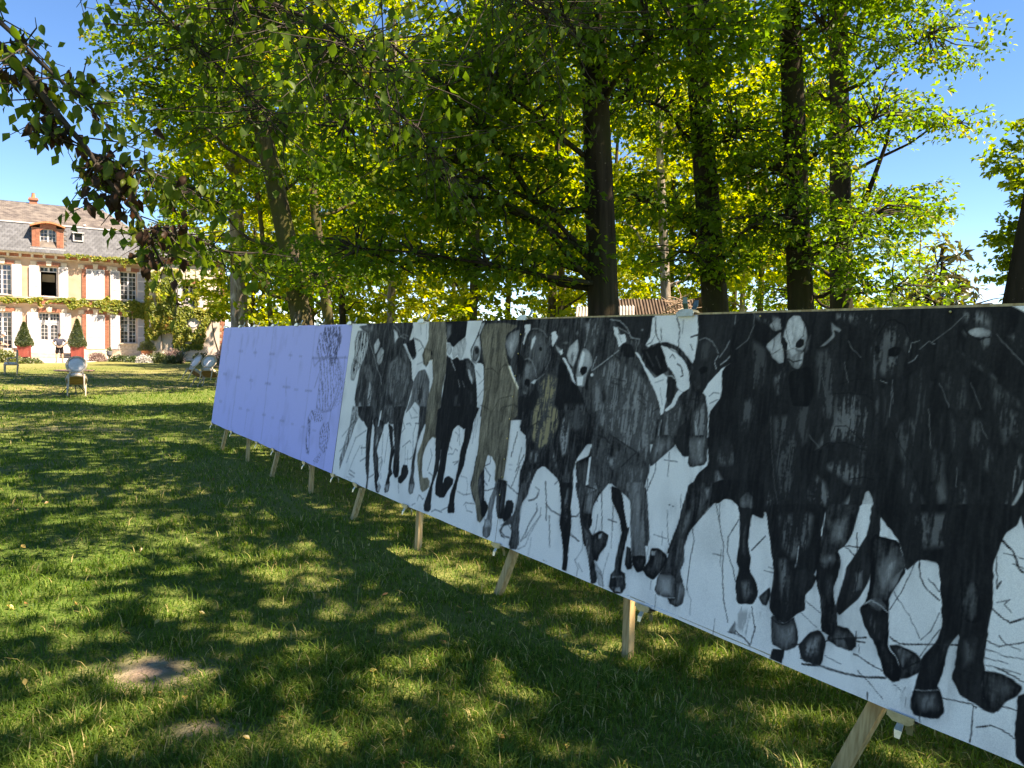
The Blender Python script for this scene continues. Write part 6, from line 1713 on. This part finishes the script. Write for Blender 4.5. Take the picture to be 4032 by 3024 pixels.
J0 = dict(pelvis=(0, -.02, .96), belly=(0, -.03, 1.12), chest=(0, .02, 1.33), neck=(0, .05, 1.46), neck1=(0, .085, 1.50), jaw=(0, .135, 1.53), skull=(0, .13, 1.60), crown=(0, .125, 1.66), face=(0, .8, -.6), nod=-.45,
          shl=(-.19, .02, 1.39), ell=(-.24, .06, 1.10), wrl=(-.17, .27, 1.02), pal=(-.12, .33, 1.01), shr=(.19, .02, 1.39), elr=(.24, .05, 1.10), wrr=(.16, .26, 1.0), par=(.11, .32, .99)); J0.update(legs_up(.10))
person('man in dark green t-shirt, pale trousers and white cap looking down', (-31.0, 46.6, .016), R(-62), J0, (.018, .035, .045), (.22, .19, .15), False, (.25, .22, .2), (.75, .74, .72))

# ------------------------------------------------------------------ sheds behind the trees
def corrugated(name, p0, ux, uy, w, l, material, parent, amp=.025, pitch=.09):
    n = int(w / pitch * 6); V = []; ux = Vector(ux).normalized(); uy = Vector(uy).normalized(); nn = ux.cross(uy)
    for j in (0, 1):
        for i in range(n + 1):
            s = w * i / n; V.append(Vector(p0) + ux * s + uy * (l * j) + nn * (amp * math.sin(2 * math.pi * s / pitch)))
    V2 = [v - nn * .003 for v in V]; m = n + 1
    F = [(i, i + 1, m + i + 1, m + i) for i in range(n)]; b = len(V)
    F += [(b + m + i, b + m + i + 1, b + i + 1, b + i) for i in range(n)] + [(i, b + i, b + i + 1, i + 1) for i in range(n)]
    return MB().add(V + V2, F).build(name, material, parent)
sh = empty('old_shed', (4.2, 22.5, 0), 0, 'old shed with rusty corrugated roof behind the large trunk', 'shed')
for i in range(3): corrugated('roof_sheet', (-1.25 + .82 * i, -.35, 2.30 + .01 * i), (1, 0, .02), (0, .8, .62), .85, 1.35, G['rust'], sh)
corrugated('roof_sheet', (-.35, -.75, 2.05), (1, .1, .03), (0, .8, .66), .62, .8, G['rust'], sh)
w = MB(); w.box(-1.2, 1.2, 0, 1.9, 0, 2.35); w.build('wall', G['bark_moss'], sh)
w = MB(); w.add([(1.25, -.3, 3.2), (2.2, -.3, 2.3), (2.2, 1.4, 2.3), (1.25, 1.4, 3.2), (1.2, -.3, 3.15), (2.15, -.3, 2.25), (2.15, 1.4, 2.25), (1.2, 1.4, 3.15)], [(0, 1, 2, 3), (7, 6, 5, 4), (0, 4, 5, 1), (3, 2, 6, 7), (1, 5, 6, 2)]); w.build('gable_roof', G['rust'], sh)
sh2 = empty('pale_shed', (1.6, 21.5, 0), 0, 'shed with pale corrugated roof left of the large trunk', 'shed'); corrugated('roof_sheet', (.1, 0, 2.05), (1, 0, .05), (.1, .8, .6), 1.7, 1.3, G['grey_sheet'], sh2); MB().box(.2, 1.6, .15, 1.2, 0, 2.05).build('wall', G['bark_moss'], sh2)
bp_ = empty('brush_pile', (4.5, 21.2, 0), 0, 'heap of bare dead branches in front of the rusty shed', 'brush pile'); b = MB()
for i in range(150):
    h0 = RNG.uniform(0, 1) ** .7; a = RNG.uniform(0, 6.28); c = np.array([RNG.normal(0, .5) * (1.25 - h0), RNG.normal(0, .35), h0 * 3.0]); d = unit(np.array([math.cos(a), math.sin(a) * .5, RNG.normal(0, .45)])); l = RNG.uniform(.5, 1.2)
    b.tube(wander(c - d * l / 2, c + d * l / 2, 4, .12), [.016, .014, .010, .005], 4, False)
tag(b.build('branches', G['dead_wood'], bp_), kind='stuff'); MB().lathe([(.95, 0), (.75, .9), (.35, 1.9), (.05, 2.5)], 9, (0, .15, 0), 1, .6).build('heap', G['dead_wood'], bp_)
gw = empty('garden_wall', (-9.5, 38, 0), R(4), 'low tan garden wall beyond the trees right of the house', 'wall'); MB().box(0, 16, 0, .35, 0, 1.9).build('wall', G['plaster'], gw); MB().box(-.05, 16.05, -.08, .43, 1.902, 2.02).build('coping', G['terracotta'], gw)

# ------------------------------------------------------------------ trees beside and behind the display wall
HB = 'tall trees behind the display wall'
lobA = [(-1.5, 8.6, 4.2, 1.3, 0.9, 0.7), (-0.3, 8.8, 4.6, 1.3, 1.0, 0.7), (-0.1, 9.2, 3.5, 1.1, 0.8, 0.45), (-1.7, 9.6, 2.75, 1.4, 0.8, 0.3), (0.1, 9.4, 2.75, 1.0, 0.7, 0.3), (0.5, 9.0, 5.4, 1.4, 1.1, 0.7), (-1.1, 9.2, 3.45, 1.2, 0.8, 0.4), (1.8, 8.6, 5.2, 1.0, 0.9, 0.6)]
lobAu = [(0.3, 8.5, 7.2, 2.2, 2, 1.2), (2.0, 8.0, 9, 2.8, 2.6, 1.8), (0.5, 10, 11.5, 3.2, 3, 2.4), (1.2, 9.3, 15, 3, 3, 2.2), (-1.5, 8, 8.6, 2.2, 2, 1.2)]
brA = [([(1.05, 9.6, 3.42), (.8, 9.58, 3.36), (.5, 9.5, 3.3), (.2, 9.3, 3.42), (-.1, 9.0, 3.8), (-.4, 8.8, 4.1), (-.8, 8.5, 4.45), (-1.4, 8.3, 4.85)], .055), ([(.35, 9.4, 3.36), (-.1, 9.1, 3.5), (-.7, 8.9, 3.75), (-1.3, 8.8, 3.95), (-1.9, 8.7, 4.1)], .03),
       ([(.95, 9.4, 2.45), (.4, 9.2, 2.5), (-.3, 9.1, 2.62), (-1.2, 9.2, 2.75), (-1.9, 9.3, 2.8)], .03)]
tree('hornbeam_tree', 'thickest dark trunk in the centre, with a limb sweeping left', (1.25, 9.6, 0), (-.065, 0), 17, .40, G['bark'], lobA, G['leaf_hornbeam'], .095, 540, 38, .42, HB, upper=lobAu, n_up=140, extra_limbs=brA, sides=18)
lobB = [(2.6, 11.6, 6.6, 1.4, 1.2, 0.8), (2.0, 11.8, 3.9, 1.0, 0.9, 0.45), (3.2, 11.4, 4.9, 1.2, 1, 0.5), (1.7, 11.6, 5.4, 1.2, 1, 0.6), (3.6, 11.2, 3.6, 1.1, 0.8, 0.4), (2.6, 11.5, 3.1, 1.1, 0.8, 0.35)]
lobBu = [(2.4, 11, 9, 2.6, 2.4, 1.6), (2, 12, 12.5, 3, 3, 2.2), (1.6, 12, 16, 2.8, 2.8, 2.2)]
tree('hornbeam_tree', 'slim dark trunk just right of the rusty shed, leaning left', (3.39, 12, 0), (-.111, 0), 18, .42, G['bark'], lobB, G['leaf_hornbeam'], .10, 290, 38, .44, HB, upper=lobBu, n_up=80, sides=16)
lobC = [(4.3, 11, 6.2, 1.2, 1, 0.8), (3.8, 11.2, 4.3, 1.1, 0.9, 0.5), (4.9, 10.8, 4.9, 1.0, 0.9, 0.5), (4.5, 11.0, 3.2, 1.1, 0.8, 0.35), (5.2, 11.2, 3.7, 0.9, 0.8, 0.35), (4.9, 10.5, 7.0, 1.1, 1.1, 0.8), (5.4, 11, 2.6, 0.9, 0.8, 0.3)]
lobCu = [(4.4, 11, 9.5, 2.2, 2.4, 1.6), (3.8, 11.5, 13, 2.8, 2.8, 2.2)]
tree('hornbeam_tree', 'dark ribbed trunk right of centre with leafy sprays around it', (4.47, 11.5, 0), (-.082, 0), 17, .40, G['bark'], lobC, G['leaf_hornbeam'], .10, 260, 38, .44, HB, upper=lobCu, n_up=95, sides=16)
lobD = [(6.3, 17.3, 7.3, 1.3, 1.1, 0.8), (7.1, 15.0, 6.2, 1.1, 1, 0.45), (7.6, 14.6, 7.6, 1.3, 1, 0.6), (7.0, 17.2, 5.2, 1.0, 0.9, 0.45), (7.3, 14.9, 4.6, 0.9, 0.8, 0.4), (6.1, 17.3, 3.9, 1.2, 0.9, 0.45), (8.3, 14.8, 6.05, 0.75, 0.4, 0.22), (6.4, 17.5, 3.0, 1.3, 0.9, 0.4)]
lobDu = [(7.0, 15, 9.5, 2.0, 2.2, 1.2), (6.0, 16, 12.5, 2.6, 2.8, 2.2)]
tree('hornbeam_tree', 'trunk wrapped in yellow-green leaves with a pale forked branch', (6.95, 16, 0), (-.059, 0), 17, .50, G['bark'], lobD, G['leaf_hornbeam'], .115, 270, 38, .46, HB, upper=lobDu, n_up=110, sides=14, tone=(.6, .2), extra_limbs=[([(6.8, 15.8, 4.1), (7.1, 15.7, 4.9), (7.35, 15.6, 5.8), (7.5, 15.5, 6.8)], .07)])
lobE = [(6.6, 6.2, 8.0, 1.4, 1.4, 0.9)]
lobEu = [(6.6, 6.2, 8.0, 1.6, 1.6, 1.0), (5.8, 5.4, 9.5, 2.4, 2.4, 1.5), (4.5, 4.5, 9.0, 2.2, 2.2, 1.2), (6.2, 6.5, 12, 2.8, 2.8, 2), (3.0, 3.0, 9.5, 2.4, 2.2, 1.3), (5.2, 7.5, 9.2, 2.2, 2, 1.2), (2.5, 5.8, 10.5, 2.6, 2.2, 1.4), (0.5, 4.0, 10.5, 2.2, 2, 1.2)]
tree('hornbeam_tree', 'dark leaning trunk cut off by the right picture edge', (4.34, 7, 0), (.129, 0), 14, .36, G['bark'], lobE, G['leaf_hornbeam'], .13, 60, 36, .5, HB, upper=lobEu, n_up=235, sides=14)
lobF = [(-6.0, 16.4, 8.2, 1.8, 1.4, 1.0), (-7.2, 16.2, 6.4, 1.5, 1.2, 0.8), (-4.6, 17.6, 5.4, 1.4, 1.1, 0.6), (-6.8, 16.4, 4.8, 1.2, 1.0, 0.6), (-5.6, 18.2, 3.6, 1.3, 1, 0.5), (-6.9, 15.9, 3.6, 1.0, 0.9, 0.45), (-7.6, 16.2, 7.6, 1.1, 1, 0.8), (-4.2, 16.5, 3.1, 1.3, 0.9, 0.4), (-4.0, 16.6, 7.0, 1.8, 1.4, 0.9)]
lobFu = [(-6.5, 17, 11, 3, 3, 2), (-6, 17.5, 14.5, 3, 3, 2.2)]
tree('lime_tree', 'mossy trunk leaning left between the house and the lavender sheet', (-4.32, 17, 0), (-.215, 0), 16, .50, G['bark_moss'], lobF, G['leaf_hornbeam'], .125, 500, 40, .48, HB, upper=lobFu, n_up=90, sides=16, curve=.12, tone=(.55, .2))
# trees further into the wood
FAR = 'trees of the wood behind'
def far_tree(label, base, lean, h, diam, bark, spread, n_cl, tone=.5, leaf=.24, low=.16, lo_rad=1.0, name='wood_tree', cz=None, per=30, group=FAR):
    lb = []; rz = h
    for i in range(11):
        z = h * (low + (1 - low) * (i + .5) / 11); rr = spread * (1 - .45 * abs((z / h) - .5) * 2) * RNG.uniform(.6, 1.0); a = RNG.uniform(0, 6.28); o = spread * RNG.uniform(.15, .65)
        lb.append((base[0] + lean * z + math.cos(a) * o, base[1] + math.sin(a) * o, z, rr * .75, rr * .75, h * .075))
    tree(name, label, (*base, 0), (lean, 0), h * .97, diam, bark, lb, G['leaf_far'], leaf, n_cl, per, .62, group, shape='quad', tone=(tone, .22), sides=9, twigs=False, limb_r=.2, width=.36)
far_tree('slender trunk leaning left behind the lavender sheet', (-5.7, 25), -.131, 19, .38, G['bark_moss'], 4.2, 330)
far_tree('thick pale trunk right beside the house wing', (-9.89, 28), -.029, 20, .64, G['bark_pale'], 3.6, 260, low=.34, tone=.55)
far_tree('thin trunk left of the leaning slender trunk', (-7.93, 26), -.107, 15, .2, G['bark_moss'], 3.2, 170, low=.3)
far_tree('thin straight trunk seen above the lavender sheet', (-6.98, 32), -.044, 18, .3, G['bark'], 4.0, 260)
far_tree('pale trunk above the seam of the two sheets', (-5.72, 36), 0, 20, .42, G['bark_pale'], 4.5, 320, tone=.65)
far_tree('pale straight trunk between the two big central trunks', (5.35, 26), -.072, 20, .36, G['bark_pale'], 4.0, 320, tone=.68, low=.2)
far_tree('thin pale trunk right of the second big trunk', (8.87, 30), .003, 16, .24, G['bark_pale'], 3.4, 200, tone=.65, low=.22)
WD = [(-1.5, 27, 18, .34), (1.5, 31, 19, .36), (-2.8, 42, 21, .4), (2.5, 40, 20, .4), (7.5, 37, 19, .4), (10.5, 33, 15, .32), (-11.5, 44, 20, .4), (-8.0, 50, 21, .4), (-.5, 52, 22, .4), (6, 50, 21, .4), (12.5, 44, 18, .35), (-13.5, 56, 18, .4), (-4.5, 60, 22, .4), (3, 64, 22, .4), (10, 60, 20, .4), (-17.6, 54, 15, .35), (-14.6, 43, 12, .3)]
nm = ['in the gap right of the lavender sheet', 'left of the large central trunk', 'deep in the wood above the seam', 'far behind the large central trunk', 'far behind the rusty shed', 'at the right end of the wood against the sky', 'beyond the garden wall by the house', 'behind the thin straight trunks', 'at the back of the wood left of centre', 'at the back of the wood right of centre', 'at the far right rear of the wood', 'just behind the brick corner of the wing', 'rearmost above the sketch sheet', 'rearmost in the centre', 'rearmost right of the shed', 'beside the far right corner of the wing', 'low and bushy right of the thick pale trunk']
for (x, y, h, dd), w_ in zip(WD, nm): far_tree('sunlit yellow-green tree ' + w_, (x, y), RNG.normal(0, .02), h, dd, G['bark_moss'], 4.4 if y < 45 else 5.2, 300 if y < 45 else 260, tone=RNG.uniform(.5, .75), leaf=.27 if y < 45 else .36, low=.07 if y < 45 else .06)
far_tree('pale green tree rising behind the slate roof', (-36.5, 86), 0, 22, .5, G['bark_moss'], 5.0, 330, tone=.5, leaf=.42, low=.3, per=34)
far_tree('tall blue-green tree at the right edge against the sky', (24.9, 38), 0, 13, .35, G['bark'], 2.3, 200, tone=.35, leaf=.3, low=.2)
far_tree('small airy birch against the sky at right', (16.2, 31), 0, 7.2, .16, G['bark_pale'], 1.9, 110, tone=.6, leaf=.16, low=.3, name='birch_tree')
far_tree('small bright tree right of the leaf-wrapped trunk', (10.2, 25), 0, 7.6, .2, G['bark_moss'], 1.5, 120, tone=.7, leaf=.2, low=.25)
tree('magnolia', 'magnolia with large glossy olive and yellow leaves at right', (7.9, 14.2, 0), (-.02, 0), 3.7, .14, G['bark_moss'], [(7.75, 14.2, 3.35, .45, .45, .55), (7.5, 14, 2.7, .6, .5, .45), (8.4, 14.1, 2.6, .7, .5, .5), (8.1, 14, 2.1, .9, .6, .5), (7.3, 14.1, 2.2, .6, .5, .4)], G['leaf_magnolia'], .20, 95, 13, .22, None, sides=8, tone=(.45, .33), width=.2)
UND = [(-8.6, 30.5, 2.3), (-3.4, 24, 2.4), (-1.2, 21.5, 2.3), (.4, 24, 2.7), (6.8, 20.5, 2.3), (8.9, 19, 2.5), (10.6, 21.5, 2.6), (9.6, 16.2, 2.2), (12.5, 23, 2.2), (-6.3, 21.5, 2.2), (16.5, 27, 2.3), (21.5, 30, 2.6), (-11.2, 36, 2.6), (-7.2, 35, 2.6), (-3.6, 33, 2.7), (-12.6, 46, 3.2)]
un = ['behind the pale trunk by the wing', 'behind the slender leaning trunk', 'left of the pale shed', 'touching the pale shed', 'right of the brush pile', 'below the dark ribbed trunk', 'below the leaf-wrapped trunk', 'under the magnolia', 'behind the magnolia', 'below the mossy leaning trunk', 'below the airy birch', 'at the far right edge', 'beside the brick corner of the wing', 'between the thin trunks above the lavender sheet', 'above the horse sketch', 'far behind the pale trunk by the wing']
for (x, y, h), w_ in zip(UND, un): shrub('understorey_shrub', 'leafy yellow-green bush ' + w_, (x, y, 0), (1.6, 1.2, h), 1500, .17, G['leaf_far'], 'bushes at the edge of the wood', 'bush', tone=(.6, .22), width=.34, stems=5)

# unseen tree added outside the view; its crown dapples the near lawn
tree('shade_tree', 'unseen tree added right of the viewer to shade the near lawn', (8.2, 1.6, 0), (-.02, 0), 15, .5, G['bark'], [(6.2, 1.2, 7.2, 2.3, 2.0, 1.1), (4.0, 2.2, 9.2, 2.4, 2.2, 1.2), (7.5, 3.5, 9.0, 2.4, 2.2, 1.3), (5.0, -.5, 10, 2.6, 2.4, 1.4), (8, 1, 12, 3, 3, 2)], G['leaf_hornbeam'], .2, 230, 28, .6, shape='quad', twigs=False, width=.36)

# ------------------------------------------------------------------ the near overhanging branch (upper left)
nb_root = empty('overhanging_tree', (-6.6, 3.4, 0), 0, 'tree at the upper left whose drooping branches of dark withered leaves hang close', 'tree'); nb = np.array([-6.6, 3.4, 0])
MB().tube([(0, 0, -.1), (.05, .02, 2), (.1, .05, 4.5), (.2, .1, 8), (.2, .2, 12)], [.30, .24, .21, .16, .06], 16, True, .04).build('trunk', G['bark'], nb_root, True)
BR = [[(-6.5, 3.45, 4.2), (-4.6, 4.1, 4.3), (-3.5, 4.5, 3.75), (-3.0, 4.6, 3.3), (-2.87, 4.65, 3.15), (-2.75, 4.7, 2.98), (-2.62, 4.8, 2.8), (-2.5, 4.88, 2.6), (-2.35, 5.0, 2.38), (-2.25, 5.1, 2.12)],
      [(-6.45, 3.45, 4.8), (-4.5, 4.0, 4.7), (-3.6, 4.4, 4.0), (-3.0, 4.5, 3.52), (-2.72, 4.6, 3.22), (-2.5, 4.7, 3.0)],
      [(-6.4, 3.45, 5.3), (-4.4, 4.6, 5.2), (-3.2, 5.3, 4.6), (-2.2, 5.5, 4.2), (-1.4, 5.6, 3.9), (-.9, 5.6, 3.6)],
      [(-3.2, 5.3, 4.6), (-2.6, 5.6, 4.0), (-2.1, 5.7, 3.55), (-1.7, 5.8, 3.2)], [(-2.2, 5.5, 4.2), (-1.5, 5.9, 3.85), (-.8, 6.2, 3.4), (-.5, 6.3, 3.0)],
      [(-2.35, 5.0, 2.38), (-2.05, 5.3, 2.3), (-1.8, 5.6, 2.2)], [(-6.4, 3.5, 6.2), (-4, 5, 6.4), (-2, 6.2, 5.6), (-.4, 6.6, 4.9), (.5, 6.8, 4.4)], [(-2.62, 4.8, 2.8), (-2.35, 5.0, 2.75), (-2.1, 5.3, 2.6)]]
BRr = [.035, .03, .035, .018, .016, .012, .04, .010]
for p_, r0 in zip(BR, BRr):
    q = np.array(p_) - nb; t = np.linspace(0, 1, len(q)); tt = np.linspace(0, 1, 22); q2 = np.stack([np.interp(tt, t, q[:, k]) for k in range(3)], 1) + np.cumsum(RNG.normal(0, .006, (22, 3)), 0)
    MB().tube(q2, list(np.linspace(r0, r0 * .22, 22)), 7, True, .05).build('limb', G['twig'], nb_root, True)
def along(p_, n, t0=0.0, t1=1.0):
    q = np.array(p_); t = np.linspace(0, 1, len(q)); u = RNG.uniform(t0, t1, n); return np.stack([np.interp(u, t, q[:, k]) for k in range(3)], 1)
def hang_leaves(specs):
    P = []; T = []; S = []; tw = MB()
    for bi, n, t0, t1, sp, tone, size in specs:
        c = along(BR[bi], max(1, n // 4), t0, t1)
        for cc in c:
            e_ = cc + RNG.normal(0, 1, 3) * np.array([sp, sp, sp * .7]) + np.array([0, 0, -.06]); tw.tube([cc - nb, (cc + e_) / 2 - nb + RNG.normal(0, .02, 3), e_ - nb], [.005, .004, .002], 4, False)
            for k in range(4): u = RNG.uniform(.3, 1.05); P.append(cc + (e_ - cc) * u + RNG.normal(0, .035, 3)); T.append(RNG.normal(tone, .14)); S.append(size * RNG.uniform(.7, 1.25))
    tag(tw.build('twigs', G['twig'], nb_root), kind='stuff'); return np.array(P), np.array(T), np.array(S)
P1, T1, S1 = hang_leaves([(0, 220, .3, 1.0, .13, .95, .085), (0, 160, .25, .8, .18, .45, .08), (1, 220, .35, 1.0, .18, .5, .08), (2, 760, .3, 1.0, .45, .4, .085), (3, 420, 0, 1.0, .34, .4, .085), (4, 420, 0, 1.0, .34, .45, .085), (5, 160, 0, 1, .18, .6, .085), (6, 800, .35, 1.0, .65, .4, .085), (7, 160, 0, 1, .18, .6, .085)])
n_ = len(P1); D1 = unit(np.c_[RNG.normal(0, .45, n_), RNG.normal(0, .45, n_), -1 + RNG.normal(0, .35, n_)]); N1 = unit(np.c_[RNG.normal(0, .7, n_), -1 + RNG.normal(0, .6, n_), RNG.normal(0, .4, n_)])
o_ = np.argsort(np.hypot(P1[:, 0], P1[:, 1]) - 2.0 * (P1[:, 0] < -1.2) * (P1[:, 2] < 3.9)); big, rest_ = o_[:300], o_[300:]
tag(link(bpy.data.objects.new('leaves', leaf_mesh('leaves', P1[rest_] - nb, D1[rest_], N1[rest_], S1[rest_], T1[rest_], G['leaf_near'], .31)), nb_root), kind='stuff')
LM = []
for k, tn in enumerate((.2, .45, .65, .8, .93, 1.0)):           # six leaf shapes, some curled and withered
    cu = .05 if k < 3 else .35; out = np.array([[0, 0], [.10, .12], [.26, .27], [.50, .31], [.74, .22], [.90, .09], [1.0, 0]]); V = []
    for y_, w_ in out:
        for sx in (-1, 0, 1): V.append((sx * w_ * (1 - cu * .6), y_, (abs(sx) * w_ * (.25 + cu)) - .18 * y_ * y_ + (cu * .25 * math.sin(y_ * 7 + k) if k > 2 else 0)))
    Fq = [(i * 3 + j, i * 3 + j + 1, i * 3 + j + 4, i * 3 + j + 3) for i in range(6) for j in (0, 1)]
    me = np_mesh('leaf', np.array(V), np.array(Fq), G['leaf_near'] if k < 4 else G['leaf_dead'], {'tone': np.full(len(V), tn)}, True); LM.append(me)
for i in big:
    d = D1[i]; nn = N1[i]; s = unit(np.cross(d, nn)); u = np.cross(s, d); k = int(np.clip(T1[i] * 5.6 + RNG.normal(0, .6), 0, 5)); z = S1[i]
    ob = bpy.data.objects.new('leaf', LM[k]); link(ob, nb_root); p = P1[i] - nb
    ob.matrix_local = Matrix(((s[0] * z, d[0] * z, u[0] * z, p[0]), (s[1] * z, d[1] * z, u[1] * z, p[1]), (s[2] * z, d[2] * z, u[2] * z, p[2]), (0, 0, 0, 1)))

# ------------------------------------------------------------------ fallen leaves on the lawn
fm = []
for k in range(4):
    V = np.array([(0, 0, .0), (-.26, .35, .10), (-.24, .65, .14), (0, 1, .02), (.24, .65, .08), (.26, .35, .16), (0, .5, -.02)]); V[:, 2] += RNG.uniform(0, .10, 7)
    fm.append(np_mesh('fallen_leaf', V, np.array([(0, 6, 1), (1, 6, 2), (2, 6, 3), (3, 6, 4), (4, 6, 5), (5, 6, 0)]), G['litter'], {'tone': np.full(7, (.15, .5, .75, .95)[k])}))
cnt = 0
while cnt < 120:
    r_ = math.exp(RNG.uniform(math.log(2.9), math.log(10))); a = RNG.uniform(-.66, .30); x, y = r_ * math.sin(a), r_ * math.cos(a)
    if (np.array([x, y]) - PBASE[:2]) @ PN[:2] > -.05: continue
    z = float(ground_z(np.array([x]), np.array([y]))[0]); s = RNG.uniform(.03, .058)
    o = inst('fallen_leaf', fm[RNG.choice(4, p=[.25, .2, .3, .25])], None, (x, y, z + RNG.uniform(.012, .035)), (RNG.normal(0, .35), RNG.normal(0, .35), RNG.uniform(0, 6.28)), (s, s, s))
    kind_ = {fm[0]: 'reddish brown', fm[1]: 'ochre', fm[2]: 'yellow', fm[3]: 'bright yellow'}[o.data]; spot = 'on bare soil' if bare_amount(x, y) > .4 else 'in the grass'
    zone = 'near the bottom edge of the picture' if y < 3.6 else ('close to the display wall' if (np.array([x, y]) - PBASE[:2]) @ PN[:2] > -1.1 else ('in the middle of the lawn' if y < 6 else 'farther out on the lawn'))
    tag(o, 'small %s fallen leaf lying %s %s' % (kind_, spot, zone), 'fallen leaf', 'fallen leaves, %s, %s, %s' % (kind_, spot, zone)); cnt += 1
